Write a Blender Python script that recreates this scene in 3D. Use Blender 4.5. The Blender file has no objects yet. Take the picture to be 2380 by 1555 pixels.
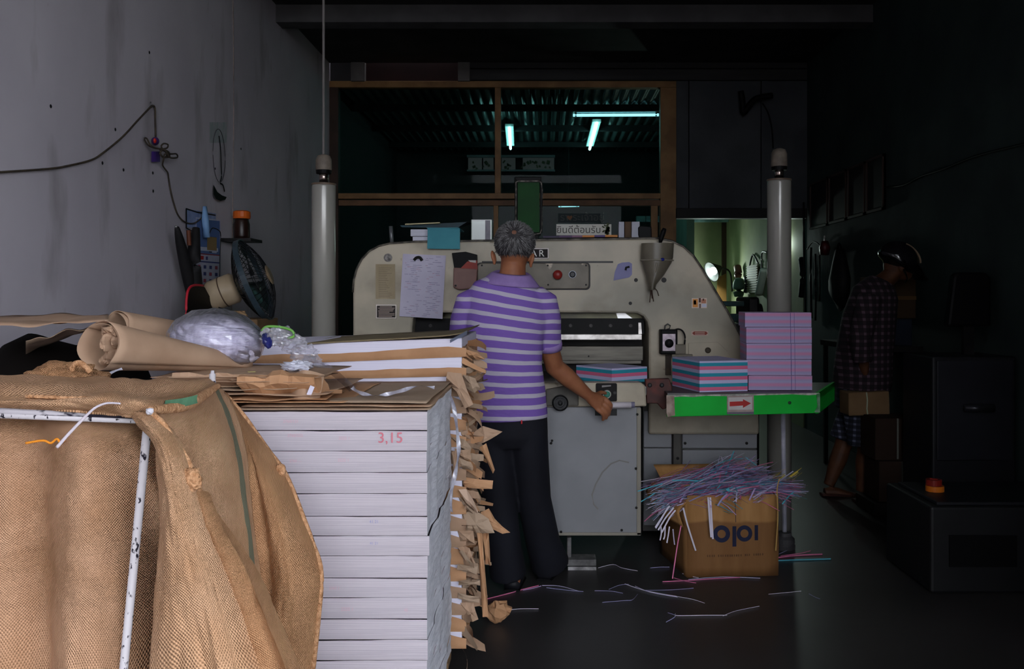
import bpy, bmesh, math, random
from mathutils import Vector, Matrix, noise
R = random.Random(11)
SC = bpy.context.scene
COL = SC.collection
PI = math.pi

# ------------------------------------------------------------------ camera, sky, exposure
F = 2100.0; VX, VY = 1265.0, 690.0; CH = 1.32          # focal length in pixels, vanishing point, eye height
cam = bpy.data.cameras.new('camera'); camo = bpy.data.objects.new('camera', cam); COL.objects.link(camo)
camo.location = (0, 0, CH); camo.rotation_euler = (PI/2, 0, 0)
cam.sensor_width = 36; cam.lens = F/2380*36
cam.shift_x = -(VX-1190)/2380; cam.shift_y = -(777.5-VY)/2380
cam.clip_start = 0.05; cam.clip_end = 200
SC.camera = camo
w = bpy.data.worlds.new('overcast_sky'); SC.world = w; w.use_nodes = True
w.node_tree.nodes['Background'].inputs[0].default_value = (0.86, 0.91, 1.0, 1)
w.node_tree.nodes['Background'].inputs[1].default_value = 1.0
SC.view_settings.view_transform = 'Standard'; SC.view_settings.look = 'None'
SC.view_settings.exposure = 3.0; SC.view_settings.gamma = 1; SC.view_settings.use_curve_mapping = False

# ------------------------------------------------------------------ helpers
def P(px, py, Y):
    return Vector(((px-VX)/F*Y, Y, CH-(py-VY)/F*Y))
def PX(px, Y): return (px-VX)/F*Y
def PZ(py, Y): return CH-(py-VY)/F*Y
def lin(c):
    o = []
    for v in c[:3]:
        v /= 255.0
        o.append(v/12.92 if v <= .04045 else ((v+.055)/1.055)**2.4)
    return (*o, 1)
MATS = {}
def mat(name, col, col2=None, scale=8, rough=.6, metal=0, bump=0, bscale=60, stretch=(1,1,1), ramp=(.38,.62),
        spec=.28, emit=0, ecol=None, bstretch=(1,1,1), detail=5):
    if name in MATS: return MATS[name]
    m = bpy.data.materials.new(name); m.use_nodes = True; MATS[name] = m
    nt = m.node_tree; N = nt.nodes; L = nt.links; b = N['Principled BSDF']
    b.inputs['Base Color'].default_value = lin(col)
    b.inputs['Roughness'].default_value = rough; b.inputs['Metallic'].default_value = metal
    b.inputs['Specular IOR Level'].default_value = spec
    tc = N.new('ShaderNodeTexCoord')
    if col2:
        mp = N.new('ShaderNodeMapping'); mp.inputs['Scale'].default_value = stretch
        L.new(tc.outputs['Object'], mp.inputs[0])
        n = N.new('ShaderNodeTexNoise'); n.inputs['Scale'].default_value = scale; n.inputs['Detail'].default_value = detail
        L.new(mp.outputs[0], n.inputs[0])
        r = N.new('ShaderNodeValToRGB'); e = r.color_ramp.elements
        e[0].position, e[1].position = ramp; e[0].color = lin(col); e[1].color = lin(col2)
        L.new(n.outputs[0], r.inputs[0]); L.new(r.outputs[0], b.inputs['Base Color'])
    if bump:
        mp = N.new('ShaderNodeMapping'); mp.inputs['Scale'].default_value = bstretch
        L.new(tc.outputs['Object'], mp.inputs[0])
        n = N.new('ShaderNodeTexNoise'); n.inputs['Scale'].default_value = bscale; n.inputs['Detail'].default_value = 6
        L.new(mp.outputs[0], n.inputs[0])
        bp = N.new('ShaderNodeBump'); bp.inputs['Strength'].default_value = bump; bp.inputs['Distance'].default_value = .01
        L.new(n.outputs[0], bp.inputs['Height']); L.new(bp.outputs[0], b.inputs['Normal'])
    if emit:
        b.inputs['Emission Color'].default_value = lin(ecol or col); b.inputs['Emission Strength'].default_value = emit
    return m
def bands_layer(m, col, fac_scale, lo, hi, stretch=(1,1,1), noise_detail=6):
    """mix one more noise-masked colour (dirt, rust, chipped paint) over a material's base colour"""
    nt = m.node_tree; N = nt.nodes; L = nt.links; b = N['Principled BSDF']
    old = b.inputs['Base Color'].links[0].from_socket if b.inputs['Base Color'].links else None
    tc = N.new('ShaderNodeTexCoord'); mp = N.new('ShaderNodeMapping'); mp.inputs['Scale'].default_value = stretch
    mp.inputs['Location'].default_value = (3.1, 1.7, 5.3)
    L.new(tc.outputs['Object'], mp.inputs[0])
    n = N.new('ShaderNodeTexNoise'); n.inputs['Scale'].default_value = fac_scale; n.inputs['Detail'].default_value = noise_detail
    L.new(mp.outputs[0], n.inputs[0])
    r = N.new('ShaderNodeMapRange'); r.inputs[1].default_value = lo; r.inputs[2].default_value = hi
    L.new(n.outputs[0], r.inputs[0])
    mx = N.new('ShaderNodeMix'); mx.data_type = 'RGBA'
    L.new(r.outputs[0], mx.inputs[0])
    if old: L.new(old, mx.inputs[6])
    else: mx.inputs[6].default_value = b.inputs['Base Color'].default_value
    mx.inputs[7].default_value = lin(col)
    L.new(mx.outputs[2], b.inputs['Base Color'])
    return m
def glass(name, tint=(255,255,255), gloss=.06, rough=.02, alpha=1.0, fres=True, milky=0):
    """clear film or pane: mostly see-through with a mirror share"""
    if name in MATS: return MATS[name]
    m = bpy.data.materials.new(name); m.use_nodes = True; MATS[name] = m
    nt = m.node_tree; N = nt.nodes; L = nt.links
    N.remove(N['Principled BSDF']); out = N['Material Output']
    t = N.new('ShaderNodeBsdfTransparent'); t.inputs[0].default_value = lin(tint)
    g = N.new('ShaderNodeBsdfGlossy'); g.inputs['Roughness'].default_value = rough
    mx = N.new('ShaderNodeMixShader')
    if fres:
        lw = N.new('ShaderNodeFresnel'); lw.inputs[0].default_value = 1.45
        mm = N.new('ShaderNodeMath'); mm.operation = 'MULTIPLY'; mm.inputs[1].default_value = gloss/.04
        L.new(lw.outputs[0], mm.inputs[0]); L.new(mm.outputs[0], mx.inputs[0])
    else: mx.inputs[0].default_value = gloss
    L.new(t.outputs[0], mx.inputs[1]); L.new(g.outputs[0], mx.inputs[2]); 
    if milky:
        d = N.new('ShaderNodeBsdfDiffuse'); d.inputs[0].default_value = (.8,.8,.84,1)
        m2 = N.new('ShaderNodeMixShader'); m2.inputs[0].default_value = milky
        L.new(mx.outputs[0], m2.inputs[1]); L.new(d.outputs[0], m2.inputs[2]); L.new(m2.outputs[0], out.inputs[0])
    else: L.new(mx.outputs[0], out.inputs[0])
    return m

class MB:
    def __init__(s): s.v = []; s.f = []; s.m = []; s.uv = {}
    def add(s, vs, fs, mi=0):
        o = len(s.v); s.v += [Vector(a) for a in vs]
        for f in fs: s.f.append([i+o for i in f]); s.m.append(mi)
        return o
    def box(s, x0, x1, y0, y1, z0, z1, mi=0):
        s.add([(x0,y0,z0),(x1,y0,z0),(x1,y1,z0),(x0,y1,z0),(x0,y0,z1),(x1,y0,z1),(x1,y1,z1),(x0,y1,z1)],
              [(0,3,2,1),(4,5,6,7),(0,1,5,4),(1,2,6,5),(2,3,7,6),(3,0,4,7)], mi); return s
    def pbox(s, x0, y0, x1, y1, Y, d, mi=0):
        """box whose front face fills pixel rectangle (x0,y0)-(x1,y1) at depth Y, d deep"""
        return s.box(PX(x0,Y), PX(x1,Y), Y, Y+d, PZ(y1,Y), PZ(y0,Y), mi)
    def rbox(s, c, size, M=None, mi=0):
        hx, hy, hz = size[0]/2, size[1]/2, size[2]/2
        vs = [Vector((a*hx,b*hy,e*hz)) for e in (-1,1) for a,b in ((-1,-1),(1,-1),(1,1),(-1,1))]
        if M is not None: vs = [M @ a for a in vs]
        c = Vector(c)
        s.add([a+c for a in vs], [(0,3,2,1),(4,5,6,7),(0,1,5,4),(1,2,6,5),(2,3,7,6),(3,0,4,7)], mi); return s
    def ring(s, c, t, ref, ra, rb, n):
        t = Vector(t).normalized(); ref = Vector(ref)
        a = ref - t*ref.dot(t)
        if a.length < 1e-5:
            ref = Vector((0,1,0)) if abs(t.y) < .9 else Vector((1,0,0)); a = ref - t*ref.dot(t)
        a.normalize(); b = t.cross(a)
        return [Vector(c) + a*(ra*math.cos(2*PI*i/n)) + b*(rb*math.sin(2*PI*i/n)) for i in range(n)]
    def loft(s, pts, rad, n=10, ref=(0,0,1), cap=True, mi=0, closed=False):
        pts = [Vector(p) for p in pts]; k = len(pts); rows = []
        for i, p in enumerate(pts):
            if closed: t = pts[(i+1) % k]-pts[i-1]
            else: t = pts[min(i+1,k-1)]-pts[max(i-1,0)]
            r = rad[i] if isinstance(rad, list) else rad
            ra, rb = r if isinstance(r, (list,tuple)) else (r, r)
            rows.append(s.ring(p, t, ref, ra, rb, n))
        o = len(s.v)
        for r in rows: s.v += r
        for i in range(k if closed else k-1):
            j = (i+1) % k
            for q in range(n):
                s.f.append([o+i*n+q, o+i*n+(q+1)%n, o+j*n+(q+1)%n, o+j*n+q]); s.m.append(mi)
        if cap and not closed:
            s.f.append([o+q for q in reversed(range(n))]); s.m.append(mi)
            s.f.append([o+(k-1)*n+q for q in range(n)]); s.m.append(mi)
        return s
    def cyl(s, p0, p1, r0, r1=None, n=14, mi=0):
        return s.loft([p0, p1], [r0, r1 if r1 is not None else r0], n, ref=(0,0,1) if abs((Vector(p1)-Vector(p0)).normalized().z) < .9 else (1,0,0), mi=mi)
    def lathe(s, prof, c, n=24, axis=(0,0,1), mi=0, cap=True):
        """prof: (radius, height along axis)"""
        ax = Vector(axis).normalized(); ref = (1,0,0) if abs(ax.x) < .9 else (0,0,1); c = Vector(c)
        o = len(s.v)
        for r, h in prof: s.v += s.ring(c+ax*h, ax, ref, max(r,1e-4), max(r,1e-4), n)
        for i in range(len(prof)-1):
            for q in range(n):
                s.f.append([o+i*n+q, o+i*n+(q+1)%n, o+(i+1)*n+(q+1)%n, o+(i+1)*n+q]); s.m.append(mi)
        if cap:
            s.f.append([o+q for q in reversed(range(n))]); s.m.append(mi)
            k = (len(prof)-1)*n; s.f.append([o+k+q for q in range(n)]); s.m.append(mi)
        return s
    def prism(s, poly, y0, y1, mi=0):
        """poly: list of (x,z) counter-clockwise seen from -Y; extruded in Y"""
        n = len(poly); o = len(s.v)
        s.v += [Vector((x,y0,z)) for x,z in poly] + [Vector((x,y1,z)) for x,z in poly]
        s.f.append([o+i for i in range(n)]); s.m.append(mi)
        s.f.append([o+n+i for i in reversed(range(n))]); s.m.append(mi)
        for i in range(n):
            j = (i+1) % n; s.f.append([o+i, o+n+i, o+n+j, o+j]); s.m.append(mi)
        return s
    def pprism(s, pix, Y, d, mi=0):
        """pixel polygon (clockwise on screen from top-left is fine) at depth Y"""
        return s.prism([(PX(x,Y), PZ(y,Y)) for x,y in pix], Y, Y+d, mi)
    def grid(s, fn, nu, nv, mi=0, su=1.0, sv=1.0):
        o = len(s.v)
        for j in range(nv+1):
            for i in range(nu+1):
                s.uv[len(s.v)] = (i/nu*su, j/nv*sv); s.v.append(Vector(fn(i/nu, j/nv)))
        for j in range(nv):
            for i in range(nu):
                a = o+j*(nu+1)+i
                s.f.append([a, a+1, a+nu+2, a+nu+1]); s.m.append(mi)
        return s
    def ball(s, c, rx, ry, rz, n=16, k=10, M=None, mi=0, fn=None):
        o = len(s.v); c = Vector(c)
        for j in range(k+1):
            th = PI*j/k
            for i in range(n):
                ph = 2*PI*i/n
                d = Vector((math.sin(th)*math.cos(ph), math.sin(th)*math.sin(ph), math.cos(th)))
                q = 1.0 if fn is None else fn(d)
                p = Vector((d.x*rx*q, d.y*ry*q, d.z*rz*q))
                if M is not None: p = M @ p
                s.v.append(c+p)
        for j in range(k):
            for i in range(n):
                s.f.append([o+j*n+i, o+(j+1)*n+i, o+(j+1)*n+(i+1)%n, o+j*n+(i+1)%n]); s.m.append(mi)
        return s

ORG = {}
def finish(o, mb, mats, smooth, origin, bevel, weld=False):
    me = o.data
    me.from_pydata([tuple(v-origin) for v in mb.v], [], mb.f)
    for m in (mats if isinstance(mats, (list,tuple)) else [mats]): me.materials.append(m)
    for p, mi in zip(me.polygons, mb.m):
        p.material_index = mi; p.use_smooth = smooth
    if mb.uv:
        ul = me.uv_layers.new(name='uv')
        for lp in me.loops: ul.data[lp.index].uv = mb.uv.get(lp.vertex_index, (0,0))
    me.update()
    bm = bmesh.new(); bm.from_mesh(me)
    if weld: bmesh.ops.remove_doubles(bm, verts=bm.verts, dist=1e-5)
    if not mb.uv: bmesh.ops.recalc_face_normals(bm, faces=bm.faces)
    bm.to_mesh(me); bm.free()
    if bevel:
        b = o.modifiers.new('bevel', 'BEVEL'); b.width = bevel; b.segments = 2; b.limit_method = 'ANGLE'
def tag(o, label=None, cat=None, group=None, kind=None):
    if label: o['label'] = label
    if cat: o['category'] = cat
    if group: o['group'] = group
    if kind: o['kind'] = kind
    return o
def obj(name, mb, mats, parent=None, smooth=False, bevel=0, label=None, cat=None, group=None, kind=None, weld=False):
    me = bpy.data.meshes.new(name); o = bpy.data.objects.new(name, me); COL.objects.link(o)
    if parent is not None:
        org = ORG[parent.name]; o.parent = parent; ORG[o.name] = org
        finish(o, mb, mats, smooth, org, bevel, weld)
    else:
        xs = [v.x for v in mb.v]; ys = [v.y for v in mb.v]; zs = [v.z for v in mb.v]
        org = Vector(((min(xs)+max(xs))/2, (min(ys)+max(ys))/2, min(zs)))
        finish(o, mb, mats, smooth, org, bevel, weld); o.location = org; ORG[o.name] = org
    return tag(o, label, cat, group, kind)
def thing(name, loc, label, cat, group=None):
    o = bpy.data.objects.new(name, None); COL.objects.link(o); o.empty_display_size = .05
    o.location = loc; ORG[o.name] = Vector(loc)
    return tag(o, label, cat, group)
def struct(name, mb, mats, parent=None, smooth=False, bevel=0):
    return obj(name, mb, mats, parent, smooth, bevel, kind=None if parent else 'structure')
def catmull(p, t):
    """p: list of Vectors, t in 0..1"""
    n = len(p)-1; x = min(max(t,0),1)*n; i = min(int(x), n-1); u = x-i
    a, b, c, d = p[max(i-1,0)], p[i], p[i+1], p[min(i+2,n)]
    return .5*((2*b)+(c-a)*u+(2*a-5*b+4*c-d)*u*u+(3*b-a-3*c+d)*u**3)
def patch(rows):
    """rows of control points -> fn(u,v)"""
    def fn(u, v): return catmull([catmull(r, u) for r in rows], v)
    return fn
def path(pts, k=6):
    return [catmull(pts, i/(k*(len(pts)-1))) for i in range(k*(len(pts)-1)+1)]
def text_mb(s, size, place, mi=0, depth=.0006, mb=None, flip=False, align='CENTER', space=1.0):
    """lettering as thin solid geometry; place(x, z) -> world point on the surface, letters stand out towards -Y"""
    cu = bpy.data.curves.new('lettering', 'FONT'); cu.body = s; cu.size = size; cu.align_x = align; cu.align_y = 'CENTER'
    cu.resolution_u = 3; cu.space_character = space
    to = bpy.data.objects.new('lettering', cu); COL.objects.link(to)
    dg = bpy.context.evaluated_depsgraph_get(); dg.update()
    me = to.evaluated_get(dg).to_mesh()
    mb = mb or MB()
    vs = []
    for v in me.vertices:
        x, z = v.co.x, v.co.y
        if flip: x, z = -x, -z
        vs.append(place(x, z))
    mb.add(vs, [list(p.vertices) for p in me.polygons], mi)
    to.evaluated_get(dg).to_mesh_clear()
    bpy.data.objects.remove(to); bpy.data.curves.remove(cu)
    return mb
def nz(x, y=0, z=0): return noise.noise(Vector((x, y, z)))
def at_front(cx, cy, Y, off=.001):
    """placer for lettering on a surface facing the camera at depth Y"""
    c = P(cx, cy, Y)
    return lambda x, z: Vector((c.x+x, Y-off, c.z+z))

# ------------------------------------------------------------------ common materials
M_steel_grey = mat('machine_paint', (192,180,158), (156,149,133), 2.0, .36, bump=.05, bscale=30)
bands_layer(M_steel_grey, (112,98,80), 2.6, .52, .82)
bands_layer(M_steel_grey, (70,56,44), 16, .70, .80)
M_steel_lower = mat('cabinet_paint', (142,142,146), (130,130,134), 3, .45, bump=.04, bscale=30)
bands_layer(M_steel_lower, (112,102,86), 2.6, .62, .85)
M_black = mat('black_plastic', (12,11,13), rough=.55, spec=.15)
M_dark = mat('dark_metal', (30,29,30), (42,40,40), 12, .4, .3)
M_chrome = mat('bare_steel', (170,168,165), (120,116,112), 30, .3, .9)
M_white = mat('white_plastic', (205,200,208), rough=.5)
M_kraft = mat('kraft_paper', (178,147,122), (161,130,106), 6, .75, bump=.15, bscale=25)
M_kraft2 = mat('kraft_paper_orange', (190,145,108), (170,126,91), 7, .75, bump=.15, bscale=25)
M_kraft3 = mat('kraft_paper_grey', (170,146,124), (156,132,110), 5, .75, bump=.1, bscale=25)
M_paper = mat('white_paper', (196,187,193), (180,172,180), 14, .8, stretch=(.3,.3,30), bump=.12, bscale=18, bstretch=(1,1,40))
M_wood = mat('brown_wood', (150,110,66), (124,88,50), 5, .5, stretch=(1,1,1), bump=.05)
# ------------------------------------------------------------------ the room
XL, XR, YB, ZC = -2.14, 2.62, 9.0, 3.65
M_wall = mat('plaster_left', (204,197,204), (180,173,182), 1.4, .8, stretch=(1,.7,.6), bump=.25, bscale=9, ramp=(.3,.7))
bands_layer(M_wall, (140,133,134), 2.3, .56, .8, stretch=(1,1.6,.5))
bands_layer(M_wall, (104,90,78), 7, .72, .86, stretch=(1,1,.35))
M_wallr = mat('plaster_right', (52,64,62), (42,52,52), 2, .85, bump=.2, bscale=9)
M_ceil = mat('ceiling_boards', (60,58,58), (48,46,46), 3, .8)
M_floor = mat('polished_concrete', (60,57,57), (46,44,44), 2.2, .36, spec=.2, bump=.03, bscale=14, ramp=(.3,.7))
bands_layer(M_floor, (62,58,56), 5, .62, .85)
M_pave = mat('pavement', (120,117,112), (104,101,98), 4, .9)

struct('floor', MB().box(XL-.2, XR+.2, 0.6, 13.2, -.12, 0), M_floor)
struct('pavement', MB().box(-25, 25, -40, .6, -.16, -.04), M_pave)
wl = MB().box(XL-.2, XL, .2, 13.2, 0, ZC+.3)
struct('shade_wall_outside', MB().box(XL-.3, XL-.02, -9, .2, 0, 5.0), mat('shade_wall_dark', (62,58,56), (50,48,46), 2, .9))  # unseen dark wall added outdoors to keep light off the right side
wall_left = struct('wall_left', wl, M_wall)
# hairline joint and pocked nail holes in the plaster
j = MB().loft(path([Vector((XL+.001, 6.2+.02*math.sin(k), 3.5-k*.5)) for k in range(7)], 3), .004, 5)
struct('plaster_seam', j, mat('old_filler', (150,132,126), (120,108,104), 20, .8), wall_left)
for px, py in ((347,122),(268,301),(238,379),(287,395),(355,402),(356,444),(560,346),(118,247),(500,392)):
    Y = XL*F/(px-VX)
    struct('nail_hole', MB().lathe([(.009,0),(.007,.002)], (XL, Y, PZ(py,Y)), 8, axis=(1,0,0)), M_black, wall_left)
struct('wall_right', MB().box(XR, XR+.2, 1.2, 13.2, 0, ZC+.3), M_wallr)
struct('shade_wall_front', MB().box(1.45, XR+.2, 1.0, 1.2, 0, ZC+.3), mat('shade_wall_grey', (70,72,74), (60,62,64), 3, .6))  # unseen shutter wall added so the right of the room stays dark
M_skyblock = mat('sky_blocker', (176,172,168), (150,148,146), 1.5, .9)
struct('sky_blocker', MB().box(-24, 24, -15, -14, -.1, 2.6), M_skyblock)  # unseen block added to keep bright sky out of the window glass
struct('shade_canopy', MB().box(XL-.4, XR+.4, -2.4, .8, 3.42, 3.5), M_ceil)  # unseen overhang added to cut high sky light on the foreground
struct('ceiling', MB().box(XL-.2, XR+.2, .8, YB, ZC, ZC+.2), M_ceil)
M_beam = mat('beam_paint', (92,90,92), (80,78,80), 4, .8)
for k, (yb) in enumerate((3.2, 5.2, 7.2)):
    struct('trim_%d' % (k+1), MB().box(XL, XR, yb, yb+.18, ZC-.14, ZC-.001), M_beam)

# --- partition at the back: timber window, posts, boarded transom
Yw = YB
def wp(x0, y0, x1, y1, d=.08, dy=0): return MB().pbox(x0, y0, x1, y1, Yw+dy, d)
win = struct('window_1', wp(765,188,1572,203,.1), M_wood, bevel=.004)
def wpart(name, mb, m, **k): return struct(name, mb, m, win, **k)
wpart('window_post', wp(1535,203,1572,1000,.1), M_wood, bevel=.004)
wpart('window_post', wp(762,203,786,1000,.1), mat('dark_wood', (60,40,30), (48,32,24), 5, .6), bevel=.004)
wpart('mullion', wp(1150,203,1164,450,.08,.01), M_wood, bevel=.003)
wpart('window_rail', wp(786,449,1535,462,.1), M_wood, bevel=.003)
wpart('window_rail', wp(786,465,1535,478,.06,.02), mat('mid_wood', (118,82,54), (98,68,44), 6, .55), bevel=.003)
wpart('mullion', wp(1147,478,1158,900,.06,.02), M_wood, bevel=.003)
wpart('sash_stile', wp(1513,478,1529,900,.05,.0), M_wood, bevel=.003)
wpart('window_rail', wp(786,900,1535,930,.1), M_wood, bevel=.003)
M_pane = glass('window_glass', (215,225,222), .002, .01)
for x0, y0, x1, y1 in ((786,203,1150,449),(1164,203,1535,449),(786,478,1147,900),(1158,478,1513,900)):
    wpart('pane', MB().pbox(x0, y0, x1, y1, Yw+.045, .006), M_pane)
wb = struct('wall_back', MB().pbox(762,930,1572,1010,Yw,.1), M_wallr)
struct('backing_board', MB().box(XL, XR, Yw+.062, Yw+.1, PZ(192,Yw), ZC+.3), mat('backing_dark', (24,23,24), rough=.9), wb)
struct('backing_board', MB().box(PX(1572,Yw), XR, Yw+.052, Yw+.1, PZ(486,Yw), PZ(192,Yw)), mat('backing_dark', (24,23,24)), wb)
# transom above the window: dark maroon board between two pale posts, planks to the right
struct('transom_board', MB().pbox(845,100,1065,188,Yw+.05,.04), mat('maroon_board', (44,16,16), (36,12,12), 4, .7), wb)
for x0, x1 in ((815,847),(1064,1092)):
    struct('transom_post', MB().pbox(x0,100,x1,188,Yw-.03,.1), mat('pale_post', (118,112,110), (100,96,94), 5, .8), wb, bevel=.004)
struct('transom_board', MB().pbox(758,100,815,188,Yw+.04,.04), mat('grey_board', (58,56,58), (48,46,48), 3, .8), wb)
M_plank = mat('grey_plank', (64,63,64), (52,51,52), 3, .8, stretch=(.3,1,4))
for y0, y1 in ((100,128),(131,158),(161,186)):
    struct('plank', MB().pbox(1092,y0,1876,y1,Yw-.02+R.uniform(-.02,.02),.05), M_plank, wb, bevel=.003)
M_ply = mat('grey_plywood', (74,76,80), (62,64,68), 2.5, .75)
for x0, x1 in ((1572,1600),(1602,1768),(1770,1876)):
    struct('wall_panel', MB().pbox(x0,188,x1,486,Yw,.05), M_ply, wb, bevel=.003)
struct('trim_4', MB().pbox(1572,484,1876,507,Yw-.04,.14), mat('dark_lintel', (20,18,18), (28,26,26), 4, .6), bevel=.004)

# --- back room seen through the glass and the doorway
YR = 13.0
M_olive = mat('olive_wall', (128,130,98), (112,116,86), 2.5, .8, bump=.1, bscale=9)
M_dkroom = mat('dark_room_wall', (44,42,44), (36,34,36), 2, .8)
struct('wall_side', MB().box(XL+.001, XL+.02, YB+.1, YR, 0, 4.2), M_dkroom)  # dark sheet added over the plaster to hold down the tube-lit wall
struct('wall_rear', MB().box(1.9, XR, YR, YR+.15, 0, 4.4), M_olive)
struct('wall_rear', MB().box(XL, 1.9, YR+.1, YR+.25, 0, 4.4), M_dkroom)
struct('wall_side', MB().box(XR-.012, XR, YB+.1, YR, 0, 2.5), M_olive)
struct('wall_side', MB().box(1.86, 1.96, YR-1.2, YR+.1, 0, 4.2), mat('teal_panel', (110,128,112), (98,116,102), 3, .7))
cg = MB().grid(lambda u, v: (XL+u*(XR-XL), YB+.1+v*(YR-YB), 3.45+.016*math.sin(u*2*PI*46)), 46*8, 2)
struct('ceiling', cg, mat('corrugated_sheet', (120,130,130), (100,112,112), 5, .35, .6), smooth=True)
for yy in (9.9, 11.1, 12.3):
    struct('trim_5', MB().box(XL, XR, yy, yy+.05, 3.36, 3.43), M_dkroom)
struct('trim_6', MB().box(XR-.07, XR-.012, YR-.07, YR-.001, 0, 2.6), mat('dark_wood', (60,40,30)))
struct('trim_7', MB().box(1.3, XR-.02, YR-.25, YR-.15, 2.38, 2.46), mat('teal_pipe', (120,150,150), (90,120,120), 8, .5))

# fluorescent lamps of the back room
M_tube = mat('fluorescent_tube', (200,250,250), emit=1.6, ecol=(165,245,245))
M_tube2 = mat('fluorescent_tube_dim', (170,225,245), emit=.4, ecol=(150,215,235))
M_lampw = mat('lamp_enamel', (210,225,222), rough=.4)
def tube_lamp(p0, p1, wdt, label, m):
    p0, p1 = Vector(p0), Vector(p1); t = thing('fluorescent_lamp', (p0+p1)/2, label, 'lamp', None)
    d = (p1-p0).normalized(); s = d.cross(Vector((0,0,1))).normalized(); u = Vector((0,0,1))
    hb = MB(); Mx = Matrix((s, d, u)).transposed()
    hb.rbox((p0+p1)/2+u*.045, (wdt, (p1-p0).length*.92, .03), Mx); obj('lamp_housing', hb, M_lampw, t)
    obj('lamp_tube', MB().cyl(p0, p1, .016), m, t, smooth=True)
    for q in (p0+d*.03, p1-d*.03):
        obj('lamp_holder', MB().rbox(q+u*.012, (.03,.02,.055), Mx), M_lampw, t)
    obj('lamp_cable', MB().cyl((p0+p1)/2+u*.06, (p0+p1)/2+u*(3.452-((p0+p1)/2).z), .004, n=6), M_dark, t)
tube_lamp((-.415,10.7,3.32), (-.455,12.2,3.32), .10, 'fluorescent lamp pointing away, beside the window mullion', M_tube)
tube_lamp((.607,10.4,3.32), (.614,12.25,3.32), .10, 'fluorescent lamp pointing away, below the long crosswise tube', M_tube)
tube_lamp(P(1332,268,10.1), P(1531,267,10.1), .06, 'long fluorescent tube running crosswise behind the upper right pane', M_tube2)
tube_lamp(P(1298,479,12.4), P(1346,478,12.4), .05, 'short dim tube lamp low behind the lower right pane', M_tube2)
tube_lamp(P(1490,538,12.4), P(1512,537,12.4), .05, 'tiny tube lamp glowing beside the right window post', M_tube2)
# street reflection in the glass, imitated by faintly glowing panes and leaf bits
tw = struct('street_reflection', MB().pbox(1085,360,1290,366,12.9,.05).pbox(1085,394,1290,398,12.9,.05), mat('reflection_frame', (120,120,125), rough=.6))
M_reflection = mat('reflection_glow', (34,38,38), rough=.5, emit=.006, ecol=(190,195,200))
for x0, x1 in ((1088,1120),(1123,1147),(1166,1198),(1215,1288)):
    struct('pane', MB().pbox(x0,366,x1,394,12.94,.01), M_reflection, tw)
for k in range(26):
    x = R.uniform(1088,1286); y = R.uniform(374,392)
    struct('reflection_leaf', MB().rbox(P(x,y,12.88), (R.uniform(.02,.06),.004,R.uniform(.02,.05)), Matrix.Rotation(R.uniform(0,3),3,'Y')), mat('reflection_green', (60,66,44), (90,84,60), 9, .6), tw)
# ------------------------------------------------------------------ paper cutter (guillotine)
YA, YT = 4.95, 4.38
M_screw = mat('screw_steel', (24,22,22), rough=.4, metal=.5)
pc = thing('paper_cutting_machine', (0, 4.8, 0), 'large grey paper cutting machine with arched steel frame behind the man in stripes', 'machine')
def pcp(name, mb, m, parent=None, **k): return obj(name, mb, m, parent or pc, **k)
outer = [(820,1010),(820,680),(822,650),(829,625),(841,602),(858,584),(880,572),(905,566),(960,562),(1100,560),(1300,557),(1500,554),(1530,554),
         (1560,560),(1588,573),(1612,595),(1632,624),(1660,672),(1690,722),(1722,782),(1750,835),(1762,880),(1765,1010)]
inner = [(1508,1010),(1508,765),(1504,747),(1495,735),(1480,728),(1300,727),(982,727),(968,731),(960,742),(958,760),(958,1010)]
arch = pcp('arch_frame', MB().pprism(outer+inner, YA, .42), M_steel_grey, bevel=.012)
rim = MB().loft([P(x, y, YA) + Vector((0,.006,0)) for x, y in outer[1:-1]], .007, 6)
pcp('arch_rim', rim, mat('worn_edge', (110,104,94), (60,56,52), 25, .4, .3), arch, smooth=True)
pcp('arch_groove', MB().pbox(1120,607,1425,611,YA-.002,.004), M_dark, arch)
for x, y, r in ((1478,651,4.5),(1543,651,6),(1465,705,4)):
    pcp('bolt_hole', MB().lathe([(r*YA/F,0),(r*YA/F,.004),(r*.6*YA/F,.004)], P(x,y,YA)+Vector((0,.001,0)), 14, axis=(0,-1,0)), M_screw, arch)
# name plate
npl = pcp('name_plate', MB().pbox(1162,576,1276,602,YA-.006,.006), mat('plate_rim', (215,205,200), rough=.4), bevel=.003)
pcp('plate_face', MB().pbox(1165,579,1273,599,YA-.0085,.003), mat('plate_black', (22,13,13), rough=.5, spec=.15), npl)
pcp('plate_lettering', text_mb('R', .052, at_front(1258.5,589.5,YA-.0085,.0012), mb=text_mb('A', .052, at_front(1240.5,589.5,YA-.0085,.0012), mb=text_mb('L', .052, at_front(1220,589.5,YA-.0085,.0012), mb=text_mb('O', .052, at_front(1200,589.5,YA-.0085,.0012), mb=text_mb('P', .052, at_front(1179,589.5,YA-.0085,.0012)))))), mat('letter_white', (228,224,220), rough=.5), npl)
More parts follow.
